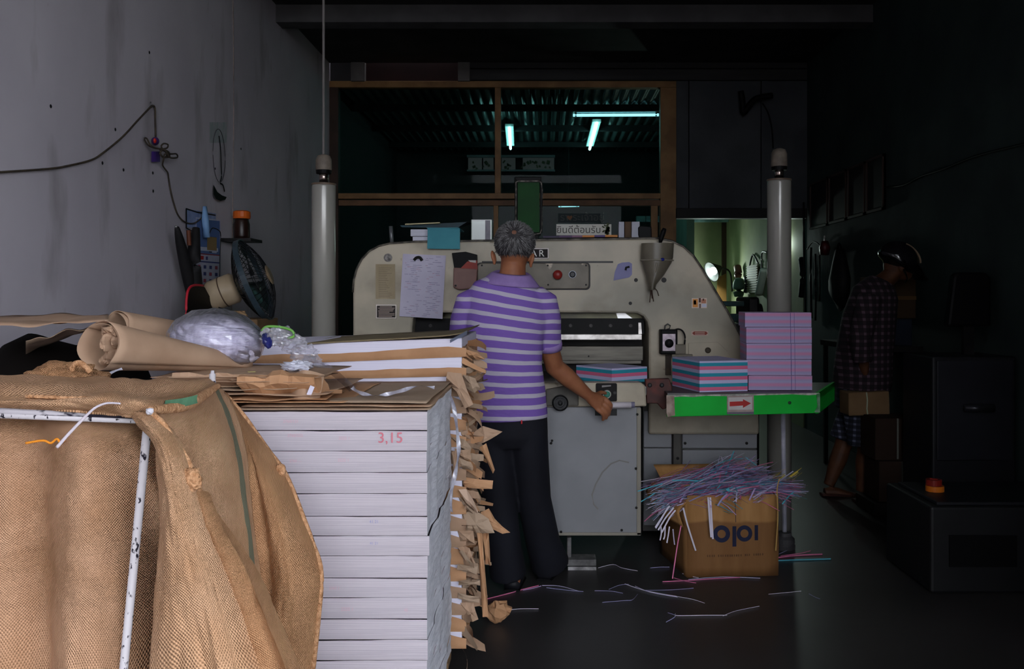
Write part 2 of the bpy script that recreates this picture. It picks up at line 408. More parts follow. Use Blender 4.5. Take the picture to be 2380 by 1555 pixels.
# control plate with red knob
def rrect(x0, y0, x1, y1, r, n=4):
    o = []
    for cx, cy, a in ((x1-r,y0+r,-90),(x1-r,y1-r,0),(x0+r,y1-r,90),(x0+r,y0+r,180)):
        for k in range(n+1):
            t = math.radians(a+90*k/n); o.append((cx+r*math.cos(t), cy+r*math.sin(t)))
    return o
M_plate = mat('worn_plate', (138,130,116), (110,102,90), 5, .45)
bands_layer(M_plate, (205,190,172), 9, .66, .70)
cpl = pcp('control_plate', MB().pprism(rrect(1110,612,1369,671,9), YA-.012, .012), M_plate, bevel=.004)
pcp('plate_shadow_gap', MB().pprism(rrect(1107,610,1372,674,10), YA-.003, .003), M_screw, cpl)
for x, y in ((1273,617),(1362,617),(1274,662),(1362,662),(1120,617),(1120,662)):
    pcp('screw', MB().lathe([(.005,0),(.005,.003),(.003,.004)], P(x,y,YA-.012), 10, axis=(0,-1,0)), M_screw, cpl)
pcp('red_knob', MB().lathe([(.012,0),(.012,.012),(.024,.016),(.026,.026),(.021,.034),(.008,.038)], P(1296,639,YA-.012), 20, axis=(0,-1,0)), mat('red_knob_plastic', (150,44,38), (128,36,32), 30, .35), cpl, smooth=True)
pcp('black_button', MB().lathe([(.021,0),(.021,.005),(.016,.006)], P(1330.5,638,YA-.012), 20, axis=(0,-1,0)), mat('pale_ring', (190,196,205), rough=.4), cpl)
pcp('button_face', MB().lathe([(.017,0),(.017,.008),(.012,.011)], P(1330.5,638,YA-.012), 20, axis=(0,-1,0)), mat('navy_black', (12,14,22), rough=.35), cpl)
# left side fittings
pcp('round_dial', MB().lathe([(.023,0),(.023,.005),(.018,.007),(.014,.004),(.008,.004),(.007,.009),(.002,.009)], P(902,599,YA), 22, axis=(0,-1,0)), mat('dial_white', (150,145,140), (90,86,84), 60, .4), smooth=False)
fr = pcp('instruction_card', MB().pbox(873,614,918,695,YA-.004,.004), mat('card_aged', (172,156,128), (150,134,106), 9, .7, stretch=(1,1,.5)))
for k in range(17):
    pcp('print_line', MB().pbox(880,622+k*4.2,880+R.uniform(16,32),623.6+k*4.2,YA-.0048,.0008), mat('faded_ink', (138,124,102), rough=.8), fr)
pl = pcp('data_plate', MB().pbox(873,707,922,741,YA-.005,.005), mat('alu_rim', (190,180,170), rough=.35, metal=.6), bevel=.002)
pcp('plate_face', MB().pbox(876,710.5,919,738,YA-.0065,.002), mat('plate_brown_black', (34,22,20), rough=.4), pl)
for k, (a, b) in enumerate(((6,34),(2,40),(5,38),(2,36),(3,28),(3,40),(3,40),(3,34))):
    pcp('print_line', MB().pbox(877+a*.98,712.5+k*3.2,877+b,713.9+k*3.2,YA-.0073,.0008), mat('plate_ink', (170,150,140), rough=.5), pl)
# right side fittings
sw = pcp('switch_box', MB().pbox(1535,766,1575,824,YA-.07,.07), M_black, bevel=.006)
pcp('switch_face', MB().pbox(1540,776,1570,816,YA-.074,.005), mat('face_alu', (178,164,172), (140,128,136), 40, .35, .4), sw, bevel=.001)
pcp('switch_dial', MB().lathe([(.024,0),(.024,.008),(.014,.012),(.013,.026),(.004,.028)], P(1555,798,YA-.074), 18, axis=(0,-1,0)), M_black, sw, smooth=False)
pcp('switch_clip', MB().loft([P(x,y,YA-.04) for x,y in ((1545,766),(1546,757),(1552,753),(1558,757),(1556,764),(1549,766))], .004, 6), M_dark, sw)
pcp('switch_cable', MB().loft(path([P(x,y,YA-.04) for x,y in ((1566,768),(1576,765),(1586,769),(1592,782),(1591,802))], 5), .0045, 7), M_black, sw, smooth=True)
br = pcp('sensor_bracket', MB().pbox(1570,801,1594,823,YA-.08,.05), mat('bracket_grey', (118,110,96), rough=.5), bevel=.003)
pcp('bracket_arm', MB().pbox(1562,824,1610,830,YA-.10,.04), mat('bracket_grey', (118,110,96)), br)
pcp('red_tip', MB().pbox(1604,829,1613,836,YA-.10,.02), mat('red_tip', (190,52,34), rough=.4), br)
pcp('bracket_stem', MB().pbox(1548,826,1560,872,YA-.03,.03), mat('stem_brown', (74,60,46), (54,44,36), 20, .6), br)
pcp('side_cover', MB().pprism([(1600,797),(1668,795),(1690,815),(1712,850),(1600,850)], YA-.008, .008), M_steel_grey, bevel=.003)
pcp('cover_knob', MB().lathe([(.016,0),(.016,.01),(.010,.013)], P(1645,814,YA-.008), 16, axis=(0,-1,0)), mat('knob_dark', (66,56,44), rough=.5))
st = pcp('picture_sticker', MB().pbox(1608,693,1643,716,YA-.0012,.0012), mat('sticker_white', (225,205,190), rough=.5))
for x0,y0,x1,y1,c in ((1610,695,1622,714,(226,150,70)),(1612,698,1618,708,(240,176,96)),(1624,693,1629,703,(86,52,38)),(1630,696,1641,705,(196,132,104)),(1633,694,1636,699,(120,70,52)),(1631,706,1642,714,(206,206,222)),(1625,706,1629,716,(120,92,84))):
    pcp('sticker_patch', MB().pbox(x0,y0,x1,y1,YA-.0016,.0006), mat('patch_%d_%d' % (x0,y0), c, rough=.5), st)
rl = pcp('warning_label', MB().pbox(1607,769,1646,780,YA-.0012,.0012), mat('label_pale', (196,170,156), rough=.5))
pcp('label_red', MB().pprism([(1609,774.5),(1613,770.5),(1641,770.5),(1645,774.5),(1641,778.5),(1613,778.5)], YA-.0018, .0008), mat('label_red', (134,50,34), rough=.5), rl)
for y in (772.5, 775.8):
    pcp('print_line', MB().pbox(1615,y,1638,y+1.2,YA-.0024,.0007), mat('label_ink', (205,180,165), rough=.5), rl)
# blade beam, knife and clamp in the opening
YI = 5.06
pcp('light_strip', MB().pbox(950,728,1495,740,YI+.02,.05), mat('yellowed_acrylic', (150,146,100), (96,88,70), 3, .25, stretch=(1,1,.2)))
pcp('strip_glare', MB().pprism([(1432,728),(1452,727),(1470,740),(1436,740)], YI+.016, .004), mat('glare_pale', (215,215,215), rough=.25, metal=.7))  # pale sliver put in as a painted glare on the strip
bb = pcp('blade_beam', MB().pbox(950,740,1497,777,YI,.12), mat('beam_black', (12,10,11), (18,16,17), 10, .5, 0, spec=.15))
for x in (1326,1373,1419,1466,1000,1050,1100):
    pcp('beam_bolt', MB().lathe([(.010,0),(.010,.004),(.006,.004),(.005,.001)], P(x,757,YI), 12, axis=(0,-1,0)), mat('bolt_dark', (46,44,44), rough=.35, metal=.7), bb)
pcp('knife_bar', MB().pbox(950,777,1492,790,YI-.02,.03), mat('brushed_steel', (205,200,196), (160,154,150), 26, .34, .75), bevel=.002)
pcp('knife_end_bracket', MB().pprism([(1484,750),(1490,750),(1492,776),(1484,777)], YI-.01, .02), mat('brushed_steel', (205,200,196)))
pcp('clamp_beam', MB().pbox(950,805,1495,838,YI-.03,.1), mat('clamp_steel', (112,107,98), (92,88,80), 9, .4, .35, stretch=(.5,1,5)), bevel=.003)
pcp('clamp_foot', MB().pbox(950,838,1490,845,YI-.02,.08), mat('clamp_steel', (112,107,98)))
for x in (1368,1010):
    pcp('clamp_hole', MB().lathe([(.005,0),(.005,.003)], P(x,828,YI-.03), 10, axis=(0,-1,0)), M_screw)
pcp('rear_guard', MB().box(-.72,.58,5.3,5.36,.86,1.25), M_screw)
# table and front apron
ZT = .885
pcp('cutting_table', MB().box(-.5,.5,YT+.02,5.45,ZT-.045,ZT), mat('table_steel', (120,116,112), (96,92,90), 8, .3, .6), bevel=.004)
ap = pcp('table_apron', MB().pprism([(1030,898),(1040,890),(1270,890),(1490,889),(1500,897),(1503,945),(1265,946),(1030,946)], YT-.02, .09), M_steel_grey, bevel=.008)
pcp('apron_recess', MB().pprism([(1268,905),(1330,893),(1345,900),(1345,944),(1268,944)], YT-.028, .012), mat('recess_paint', (98,93,86), (76,72,66), 8, .5), ap, bevel=.006)
pcp('hand_wheel', MB().lathe([(.039,0),(.039,.018),(.034,.022),(.032,.016),(.026,.016),(.025,.022),(.021,.022),(.020,.014),(.012,.014),(.011,.026),(.006,.028),(.005,.022)], P(1302,936,YT-.028), 28, axis=(0,-1,0)), mat('wheel_black', (18,18,20), (40,40,42), 70, .45, .1), ap)
bp = pcp('button_panel', MB().pprism(rrect(1385,891,1434,933,3), YT-.03, .012), mat('panel_black', (16,10,11), rough=.5, spec=.15), ap, bevel=.002)
pcp('panel_label', MB().pprism([(1399,896),(1420,895),(1420,898),(1399,900.5)], YT-.0312, .0015), mat('label_grey', (140,135,134), rough=.5), bp)
pcp('button_ring', MB().lathe([(.021,0),(.021,.008),(.017,.011)], P(1410.5,916,YT-.03), 20, axis=(0,-1,0)), mat('ring_grey', (176,176,170), rough=.35, metal=.5), bp)
pcp('green_button', MB().lathe([(.0155,0),(.0155,.012),(.012,.014)], P(1410.5,916,YT-.03), 20, axis=(0,-1,0)), mat('button_green', (22,112,92), rough=.35), bp)
pcp('screw', MB().lathe([(.007,0),(.007,.003),(.004,.003)], P(1429,913,YT-.03), 10, axis=(0,-1,0)), mat('bolt_dark', (46,44,44)), bp)
gb = pcp('grip_bar', MB().cyl(P(1392,942,YT-.06), P(1467,941,YT-.06), .0145, n=16), mat('grip_white', (205,196,202), rough=.5), smooth=True)
pcp('grip_end', MB().cyl(P(1467,941,YT-.06), P(1475,941,YT-.06), .0145, n=16), mat('grip_lilac', (120,116,140), rough=.5), gb)
for x in (1396,1470):
    pcp('grip_mount', MB().cyl(P(x,941,YT-.06), P(x,941,YT-.06)+Vector((0,.06,0)), .007, n=10), M_dark, gb)
pcp('dark_slot', MB().pbox(1383,951,1434,966,YT-.006,.012), mat('slot_black', (14,14,16), rough=.5))
# pedestal below the table
ped = pcp('pedestal', MB().pbox(1222,946,1490,1243,YT,.5), M_steel_lower, bevel=.006)
pcp('pedestal_edge', MB().pbox(1480,948,1490,1244,YT-.006,.02), mat('edge_cream', (140,134,122), rough=.5), ped, bevel=.002)
pcp('pedestal_edge', MB().pbox(1222,1238,1490,1245,YT-.006,.02), mat('edge_cream', (140,134,122)), ped, bevel=.002)
for x, y in ((1481,963),(1478,1089),(1479,1180),(1445,1232),(1281,1030),(1283,1024),(1304,1236)):
    pcp('screw', MB().lathe([(.006,0),(.006,.004),(.004,.005)], P(x,y,YT-.005), 10, axis=(0,-1,0)), M_screw, ped)
arcp = [(1462,1075),(1440,1070),(1420,1078),(1400,1098),(1385,1125),(1376,1150),(1380,1172),(1390,1183)]
pcp('rubbed_arc', MB().loft([P(x,y,YT-.0006) for x,y in arcp], (.0035,.0008), 6, ref=(0,0,1)), mat('arc_stain', (126,122,119), rough=.6), ped)
pcp('machine_foot', MB().pbox(1318,1301,1386,1316,YT-.02,.1).pbox(1318,1250,1328,1301,YT+.02,.05), mat('foot_grey', (110,108,108), (80,78,78), 20, .6), bevel=.004)
pcp('foot_plate', MB().pbox(1320,1318,1386,1325.5,YT-.02,.11), mat('foot_white', (176,172,172), (110,108,108), 20, .5))
pcp('machine_foot', MB().box(-.06,.02,4.7,4.8,0,.17), M_dark)
# side bodies under the arch
for mi in (1, -1):
    def sx(px): return mi*PX(px, 5.0)
    def sb(name, x0, y0, x1, y1, dy, d, m, **k):
        a, b = sorted((sx(x0), sx(x1))); return pcp(name, MB().box(a, b, 5.0+dy, 5.0+dy+d, max(PZ(y1,5.0), 0), PZ(y0,5.0)), m, **k)
    sb('side_body', 1495,905,1760,1236,.02,.36,mat('body_dark', (78,76,74), (66,64,62), 3, .5))
    sb('side_panel', 1496,955,1561,1040,0,.03,M_steel_lower, bevel=.004)
    sb('side_panel', 1496,1042,1561,1222,0,.03,M_steel_lower, bevel=.004)
    sb('body_post', 1563,950,1582,1230,-.03,.06,mat('post_grey', (88,84,78), (70,66,62), 6, .5), bevel=.004)
    sb('side_panel', 1586,962,1760,1042,0,.03,M_steel_lower, bevel=.004)
    sb('side_panel', 1586,1046,1760,1222,0,.03,M_steel_lower, bevel=.004)
    if mi == 1:
        for x, y in ((1592,1030),(1735,1030),(1575,1065),(1592,968),(1735,968)):
            pcp('screw', MB().lathe([(.008,0),(.008,.006),(.005,.007)], P(x,y,4.97 if x == 1575 else 5.0), 10, axis=(0,-1,0)), M_screw)
# red-brown hinge bracket to the side tray
hb = pcp('hinge_bracket', MB().pprism([(1500,882),(1556,880),(1562,900),(1562,945),(1540,952),(1528,938),(1503,938)], 4.42, .05), mat('oxide_red', (104,44,34), (70,34,30), 14, .5), bevel=.004)
for x in (1510,1538):
    pcp('hinge_bolt', MB().lathe([(.011,0),(.011,.008),(.006,.01)], P(x,895,4.42), 12, axis=(0,-1,0)), M_dark, hb)

# ------------------------------------------------------------------ stack lift columns either side
def column(cx, wpx, ytop, ycap0, ycap1, Y, label, zbase=0):
    r = wpx/2*Y/F; X = PX(cx, Y); t = thing('lift_column', (X,Y,0), label, 'column', 'lift columns beside the machine')
    m = mat('column_paint', (164,160,152), (142,138,131), 3, .22, .1, stretch=(1,1,.3), spec=.6); bands_layer(m, (96,74,54), 6, .70, .82)
    obj('column_tube', MB().lathe([(r,0),(r,PZ(ytop,Y)-.02),(r*.97,PZ(ytop,Y)),(r*.3,PZ(ytop,Y))], (X,Y,0), 40), m, t, smooth=True)
    obj('column_lip', MB().lathe([(r*1.03,PZ(ytop+4,Y)),(r*1.03,PZ(ytop,Y))], (X,Y,0), 40), mat('lip_rust', (110,92,78), rough=.5), t)
    obj('column_shaft', MB().lathe([(r*.38,PZ(ytop,Y)),(r*.38,PZ(ycap1,Y))], (X,Y,0), 24), mat('shaft_chrome', (190,170,160), rough=.18, metal=.95), t, smooth=True)
    obj('column_collar', MB().lathe([(r*.62,PZ(ycap1+7,Y)),(r*.66,PZ(ycap1,Y)+.003)], (X,Y,0), 24), M_black, t)
    z0, z1 = PZ(ycap1,Y), PZ(ycap0,Y)
    obj('column_cap', MB().lathe([(r*.64,z0),(r*.68,z0+.01),(r*.66,z1-.03),(r*.52,z1-.008),(r*.2,z1)], (X,Y,0), 30), mat('cap_cast', (132,120,108), (104,94,84), 18, .55), t, smooth=True)
    return t
ca = column(752.5, 55, 427, 359, 397, 5.15, 'grey steel lift column standing left of the machine')
obj('cable_conduit', MB().cyl((PX(752,5.15),5.15,PZ(360,5.15)), (PX(752,5.15),5.15,ZC), .007, n=8), mat('pale_conduit', (120,114,112), rough=.6), ca)
column(1811, 55, 417, 345, 389, 5.15, 'grey steel lift column right of the machine, behind the tall pink stack')

# ------------------------------------------------------------------ things on top of the machine
ZM = PZ(560, YA)
t = thing('folder_pile', P(1005,545,YA+.12), 'teal folder drooping over the front of white pads on the machine', 'folder')
obj('teal_cover', MB().pprism([(994,530),(1069,532),(1069,579),(993,578)], YA-.035, .004), mat('teal_card', (62,140,152), (50,124,138), 5, .6), t)
obj('cover_back', MB().box(PX(994,YA), PX(1069,YA), YA-.031, YA+.25, PZ(532,YA), PZ(530,YA)), mat('teal_card', (62,140,152)), t)
for k, (x0, y0, y1) in enumerate(((954,533,549),(959,550,560))):
    obj('notepad', MB().pbox(x0,y0,1062,y1,YA+.02,.2), mat('pad_white', (205,205,218), (190,190,204), 40, .8, stretch=(.2,.2,20)), label='white paper pad under the teal folder, %s of two' % ('upper','lower')[k], cat='notepad', group='pads on the machine', bevel=.002)
tf = MB().add
mb = MB(); mb.add([P(930,524,YA+.03), P(1085,516,YA+.03), P(1100,519,YA+.24), P(945,526,YA+.24), P(934,528,YA+.03), P(1062,530,YA+.03), P(1070,530,YA+.24), P(945,529,YA+.24)], [(0,1,2,3),(4,7,6,5),(0,4,5,1),(1,5,6,2),(2,6,7,3),(3,7,4,0)])
obj('document_folder', mb, mat('dark_teal_card', (24,66,78), (16,44,52), 6, .5), label='dark teal folder lying flat on top of the white pads', cat='folder')
obj('paper_sheet', MB().rbox(P(985,521.5,YA+.06), (.19,.12,.006), Matrix.Rotation(-.045,3,'Y')), mat('cream_sheet', (190,178,140), rough=.8), label='cream paper edge sticking out above the dark folder', cat='paper')
obj('steel_rod', MB().cyl((PX(897,YA),YA+.2,ZM-.02), (PX(894,YA),YA+.2,PZ(519,YA)), .011), mat('dull_steel', (110,112,114), rough=.4, metal=.5), smooth=True, label='short grey rod standing on the machine left end', cat='rod')
jr = thing('clear_container', (PX(1115,YA),YA+.18,ZM), 'clear plastic container with pale strip on the machine beside the folder', 'container')
jb = MB(); x0, x1, y0, y1, z0, z1 = PX(1092,YA), PX(1141,YA), YA+.1, YA+.24, ZM, PZ(507,YA)
for a in ((x0,x0+.003,y0,y1,z0,z1),(x1-.003,x1,y0,y1,z0,z1),(x0,x1,y0,y0+.003,z0,z1),(x0,x1,y1-.003,y1,z0,z1),(x0,x1,y0,y1,z0,z0+.003)): jb.box(*a)
obj('container_shell', jb, glass('container_plastic', (170,180,172), .08, .15), jr)
obj('container_strip', MB().box(PX(1125,YA),PX(1137,YA),y0-.003,y0-.001,z0+.003,z1-.004), mat('strip_grey', (140,138,145), (120,118,128), 20, .6), jr)
# green framed panel
gp = thing('signal_light', (PX(1229,YA),YA+.1,ZM), 'tall green glass signal light in black metal frame standing on the machine', 'signal light')
Yg = YA+.08
fb = MB()
for a in ((1196,415,1203,546),(1255,420,1261,541),(1196,411,1258,421),(1196,540,1257,547)): fb.pbox(*a, Yg, .04)
obj('panel_frame', fb, mat('frame_black', (14,14,14), rough=.55, spec=.15), gp, bevel=.004)
wr = MB().loft([P(x,y,Yg-.002) for x,y in ((1199,536),(1199,424),(1204,421),(1252,421),(1258,425),(1261,440),(1260,530),(1256,542),(1238,546))], .0035, 6)
obj('frame_edge', wr, mat('chipped_edge', (150,142,132), (60,56,54), 45, .5), gp, smooth=True)
obj('green_glass', MB().pbox(1203,424,1254,540,Yg+.018,.01), mat('green_pane', (6,70,18), (4,44,12), 2.5, .5, spec=.12), gp)
obj('panel_foot', MB().pbox(1210,547,1250,561,Yg,.08), M_black, gp)
# welcome sign and sticker
Ys = YA+.2
sg = thing('welcome_sign', P(1357,547,Ys), 'white sign with black Thai lettering on top of the machine', 'sign')
obj('sign_board', MB().pbox(1293,521,1421,547,Ys,.006), mat('sign_white', (196,194,186), (182,180,172), 8, .6), sg)
obj('sign_lettering', text_mb('ยินดีต้อนรับ', .054, at_front(1345,535,Ys,.001)), mat('sign_ink', (70,66,62), rough=.6), sg)
lf = MB()
for k in range(20):
    lf.rbox(P(R.uniform(1402,1416),R.uniform(520,545),Ys-.003), (R.uniform(.008,.02),.001,R.uniform(.006,.014)), Matrix.Rotation(R.uniform(0,3),3,'Y'))
obj('sign_foliage_print', lf, mat('foliage_print', (74,84,44), (46,52,28), 30, .6), sg)
sg2 = thing('slogan_sticker', P(1345,513,YB-.01), 'faint dark Thai slogan sticker with orange heart on the window pane', 'sticker')
Yk = YB+.035
obj('sticker_film', MB().pbox(1297,496,1396,517,Yk,.003), mat('sticker_dark', (52,64,66), rough=.6), sg2)
obj('sticker_lettering', text_mb('รา', .10, at_front(1312,506,Yk,.002), mb=text_mb('พระเจ้าอยู่', .10, at_front(1360,506,Yk,.002))), mat('sticker_ink', (92,96,92), rough=.6), sg2)
hp = [(16*math.sin(a)**3, 13*math.cos(a)-5*math.cos(2*a)-2*math.cos(3*a)-math.cos(4*a)) for a in [2*PI*k/24 for k in range(24)]]
hc = P(1324,506,Yk); obj('sticker_heart', MB().prism([(hc.x+x*.0017, hc.z+z*.0017) for x,z in hp], Yk-.003, Yk), mat('heart_orange', (150,104,74), rough=.6), sg2)
mg = thing('magazine_pile', P(1350,556,YA+.05), 'flat magazines with purple and orange edges below the welcome sign', 'magazine')
for k, (x0, x1, c) in enumerate(((1262,1300,(52,40,70)),(1300,1330,(80,52,92)),(1330,1354,(124,84,110)),(1354,1382,(196,120,48)),(1382,1407,(66,44,106)),(1407,1436,(200,128,50)))):
    obj('cover_edge', MB().box(PX(x0,YA), PX(x1,YA), YA+.02, YA+.16, PZ(552-k*.4,YA), PZ(547.5-k*.4,YA)), mat('magazine_%d' % k, c, rough=.5), mg)
obj('magazine_block', MB().box(PX(1258,YA), PX(1435,YA), YA+.025, YA+.17, ZM, PZ(552,YA)), mat('magazine_black', (20,18,20), rough=.6), mg)
for k, (x0, x1, m) in enumerate(((1438,1451,mat('bottle_white', (176,178,190), rough=.5)),(1468,1487,mat('bottle_white', (176,178,190))))):
    obj('paper_carton', MB().pbox(x0,515,x1,557,YA+.14,.05), m, label='small white carton on the machine, %s the brown wooden block' % ('left of','right of')[k], cat='carton', group='cartons on the machine', bevel=.003)
obj('wooden_block', MB().pbox(1452,515,1467,557,YA+.14,.05), mat('block_wood', (86,62,38), (72,52,32), 8, .6), label='small brown wooden block between two white cartons', cat='block', bevel=.002)
obj('dark_stapler', MB().pprism([(1484,528),(1489,524),(1514,527),(1515,556),(1487,556),(1484,545)], YA+.12, .05), M_black, label='small black device on the machine beside the right carton', cat='device', bevel=.004)

# ------------------------------------------------------------------ papers and pouches hung on the arch
nt_ = thing('note_sheet', P(984,738,YA-.004), 'large white handwritten note sheet hung on the machine front by magnet', 'paper')
def note_pt(u, v):
    a = P(937+(1037-937)*u, 590+(594-590)*u, YA); b = P(929+(1029-929)*u, 735+(741-735)*u, YA)
    p = a.lerp(b, v); p.y = YA-.008-.006*math.sin(v*3)*u-.004*v; return p
obj('sheet', MB().grid(note_pt, 10, 12), mat('note_paper', (196,190,208), (184,178,198), 5, .8), nt_, smooth=True)
ink = MB(); ink2 = MB()
for k in range(150):
    u = R.choice((R.uniform(.05,.38), R.uniform(.52,.85))); v = .04+.93*R.random(); v = round(v*34)/34
    L_ = R.uniform(.03,.12); q = ink if R.random() < .82 else ink2
    a, b = note_pt(u, v), note_pt(min(u+L_,.97), v+R.uniform(-.002,.002)); dz = Vector((0,-.0009,.0011)); dy = Vector((0,-.0009,-.0006))
    q.add([a+dy, b+dy, b+dz, a+dz], [(0,1,2,3)])
obj('handwriting', ink, mat('ink_grey_blue', (112,108,140), rough=.8), nt_, kind='stuff')
obj('handwriting', ink2, mat('ink_pink', (164,116,134), rough=.8), nt_, kind='stuff')
obj('black_magnet', MB().loft(path([P(x,y,YA-.016) for x,y in ((962,605),(968,599),(976,599),(981,606))], 3), (.008,.004), 8), M_black, nt_)
pp = thing('pen_pouch', P(1080,672,YA-.02), 'translucent pouch holding a red and black packet on the machine front', 'pouch')
obj('pouch_body', MB().pprism([(1054,622),(1110,625),(1106,670),(1066,674),(1053,668)], YA-.035, .035), mat('pouch_plastic', (142,106,98), (126,92,86), 6, .5), pp, bevel=.006)
obj('black_packet', MB().pprism([(1050,588),(1082,585),(1109,592),(1110,628),(1056,626)], YA-.026, .02), M_black, pp, bevel=.003)
obj('red_packet', MB().pprism([(1070,624),(1086,608),(1109,605),(1110,628)], YA-.032, .008), mat('packet_red', (156,40,24), (130,32,20), 9, .45), pp)
obj('packet_white', MB().pprism([(1088,605),(1106,605),(1106,611),(1093,609)], YA-.034, .004), mat('packet_white', (190,180,176), rough=.5), pp)
obj('pouch_screw', MB().lathe([(.006,0),(.006,.004)], P(1059,664,YA-.035), 10, axis=(0,-1,0)), M_screw, pp)
bl = thing('blue_note', P(1448,650,YA-.004), 'torn pale blue note held by a tiny black magnet', 'paper')
obj('note', MB().pprism([(1436,614),(1446,610),(1462,609),(1469,613),(1469,638),(1462,645),(1446,648),(1426,652),(1429,632)], YA-.006, .003), mat('blue_note_paper', (148,146,186), (136,134,176), 5, .8), bl)
obj('black_magnet', MB().loft([P(x,y,YA-.01) for x,y in ((1454,628),(1455,622),(1463,620))], .0055, 6), M_black, bl)
# cut bottle holder with screwdriver
bh = thing('cut_bottle_holder', P(1520,672,YA-.06), 'cut plastic bottle hung upside down on the machine as tool holder', 'holder')
M_pet = mat('cloudy_plastic', (112,104,90), (92,86,74), 6, .3)
prof = [(1488,567,1563),(1487,600,1561),(1490,612,1557),(1498,640,1540),(1502,662,1522),(1503,674,1519)]
bm_ = MB(); rows = []
for x0, y, x1 in prof:
    rows.append([(P((x0+x1)/2,y,YA)+Vector(((x1-x0)/2*YA/F*math.cos(a), -.06+.05*math.sin(a), 0))) for a in [2*PI*k/18 for k in range(18)]])
o_ = len(bm_.v)
for r in rows: bm_.v += r
for i in range(len(rows)-1):
    for q in range(18): bm_.f.append([i*18+q, i*18+(q+1)%18, (i+1)*18+(q+1)%18, (i+1)*18+q]); bm_.m.append(0)
obj('bottle_shell', bm_, M_pet, bh, smooth=True)
obj('bottle_band', MB().loft([P(1524,606,YA)+Vector((.088*math.cos(a),-.06+.054*math.sin(a),0)) for a in [2*PI*k/20 for k in range(20)]], .004, 6, closed=True), mat('band_pale', (140,132,118), rough=.4), bh, smooth=True)
obj('bottle_handle', MB().cyl(P(1527,610,YA-.115), P(1515,668,YA-.09), .005), mat('band_pale', (140,132,118)), bh)
obj('blue_cap', MB().ball(P(1540,603,YA-.11), .011,.008,.009), mat('cap_blue', (24,34,130), rough=.4), bh, smooth=True)
sd = thing('screwdriver', P(1532,605,YA-.06), 'screwdriver with black handle standing in the cut bottle', 'screwdriver')
obj('handle', MB().loft([P(1534,566,YA-.06), P(1536,556,YA-.06), P(1542,538,YA-.06), P(1545,531,YA-.06)], [.007,.013,.014,.010], 12), M_black, sd, smooth=True)
obj('shaft', MB().cyl(P(1527,606,YA-.06), P(1534,566,YA-.06), .0035), M_dark, sd)
for k, pts in enumerate((((1512,665),(1512,680),(1510,703)),((1515,664),(1516,682),(1519,701)),((1519,668),(1527,676),(1531,688)),((1514,664),(1513,675),(1516,694)))):
    obj('tie_string', MB().loft(path([P(x,y,YA-.1) for x,y in pts], 4), .0028, 6), mat('string_brown', (64,46,36), rough=.8), bh)
# ------------------------------------------------------------------ front stack of white reams
def ordinal(k): return ('topmost','second','third','fourth','fifth','sixth','seventh','eighth','ninth','tenth','eleventh','twelfth','thirteenth','fourteenth','fifteenth','sixteenth','seventeenth','eighteenth','nineteenth','twentieth')[k]
YF, YK = 2.40, 3.03
XFR, XFL = PX(993,YF), PX(993,YF)-.914
M_side = mat('ragged_sheet_edge', (228,228,236), (206,207,216), 10, .8, stretch=(1,2,6), bump=.5, bscale=22, bstretch=(1,1,5))
tops = [956,1000,1048,1098,1147,1200,1245,1292,1344,1389,1439,1487,1535,1583,1631,1679]
pal = thing('wooden_pallet', (XFL+.45,2.7,0), 'low wooden pallet beneath the front stack of white reams', 'pallet')
zp = PZ(1727, YF)
for k in range(5): obj('pallet_board', MB().box(XFL, XFR, YF+.01+k*.128, YF+.10+k*.128, zp-.02, zp), mat('pallet_wood', (120,96,70), (98,78,56), 6, .8), pal)
for k in range(3): obj('pallet_runner', MB().box(XFL+.02+k*.38, XFL+.11+k*.38, YF+.01, YK-.01, 0, zp-.02), mat('pallet_wood', (120,96,70)), pal)
reams = []
for k, y in enumerate(tops):
    z1 = PZ(y, YF); z0 = PZ(tops[k+1] if k+1 < len(tops) else 1727, YF)
    dx = R.uniform(-.0018,.0018)+(.005 if k in (6,) else 0); dyk = R.uniform(-.003,.003); sd_ = k*13.7
    def fr_pt(u, v, z0=z0, z1=z1, sd_=sd_, dx=dx, dyk=dyk):
        x = XFL+u*(XFR+dx-XFL)
        wob = .0022*nz(x*5, sd_)+.0012*nz(x*16, sd_+3)
        zz = z0+.0004+v*(z1-z0-.0008)
        if v > .93: zz += wob*1.0-.0012
        return Vector((x, YF+dyk+.0022*(1-math.sin(PI*v))**3+.0012*nz(x*3, v*9+sd_), zz))
    nu, nv, ns = 36, 6, 16
    mb = MB(); mb.grid(fr_pt, nu, nv)
    def sd_pt(u, v, f=fr_pt, sd_=sd_, z0=z0, z1=z1):
        a = f(1, v); yy = a.y+(YK-a.y)*u
        j = .010*nz(yy*9, a.z*7, 4)+.004*nz(yy*34, a.z*9, 7)+.0025*nz(yy*12, a.z*60)
        e = min(1, u*6)
        return Vector((a.x+j*e-.002*e, yy, z0-.001+v*(z1-z0+.002)))
    mb.grid(sd_pt, ns, nv, mi=1)
    zt = z1-.001
    mb.add([(XFL,YF+.006,zt),(XFR-.004,YF+.006,zt),(XFR-.006,YK,zt),(XFL,YK,zt),(XFL,YF+.004,z0+.001),(XFL,YK,z0+.001)], [(0,1,2,3),(0,3,5,4)])
    r_ = obj('paper_ream', mb, [M_paper, M_side], label='white paper ream with grey ragged side, %s in the front stack' % ordinal(k), cat='paper ream', group='reams of the front stack', smooth=True)
    reams.append((r_, z0, z1))
M_red = mat('red_pencil', (206,120,132), rough=.9); M_redf = mat('red_pencil_faint', (208,168,178), rough=.9); M_bluef = mat('blue_pencil_faint', (150,152,192), rough=.9)
def mark(k, s, px, py, size, m, flip=False):
    c = P(px, py, YF)
    mb = text_mb(s, size, lambda x, z: Vector((c.x+x, YF-.0045, c.z+z)), flip=flip)
    obj('pencil_mark', mb, m, reams[k][0])
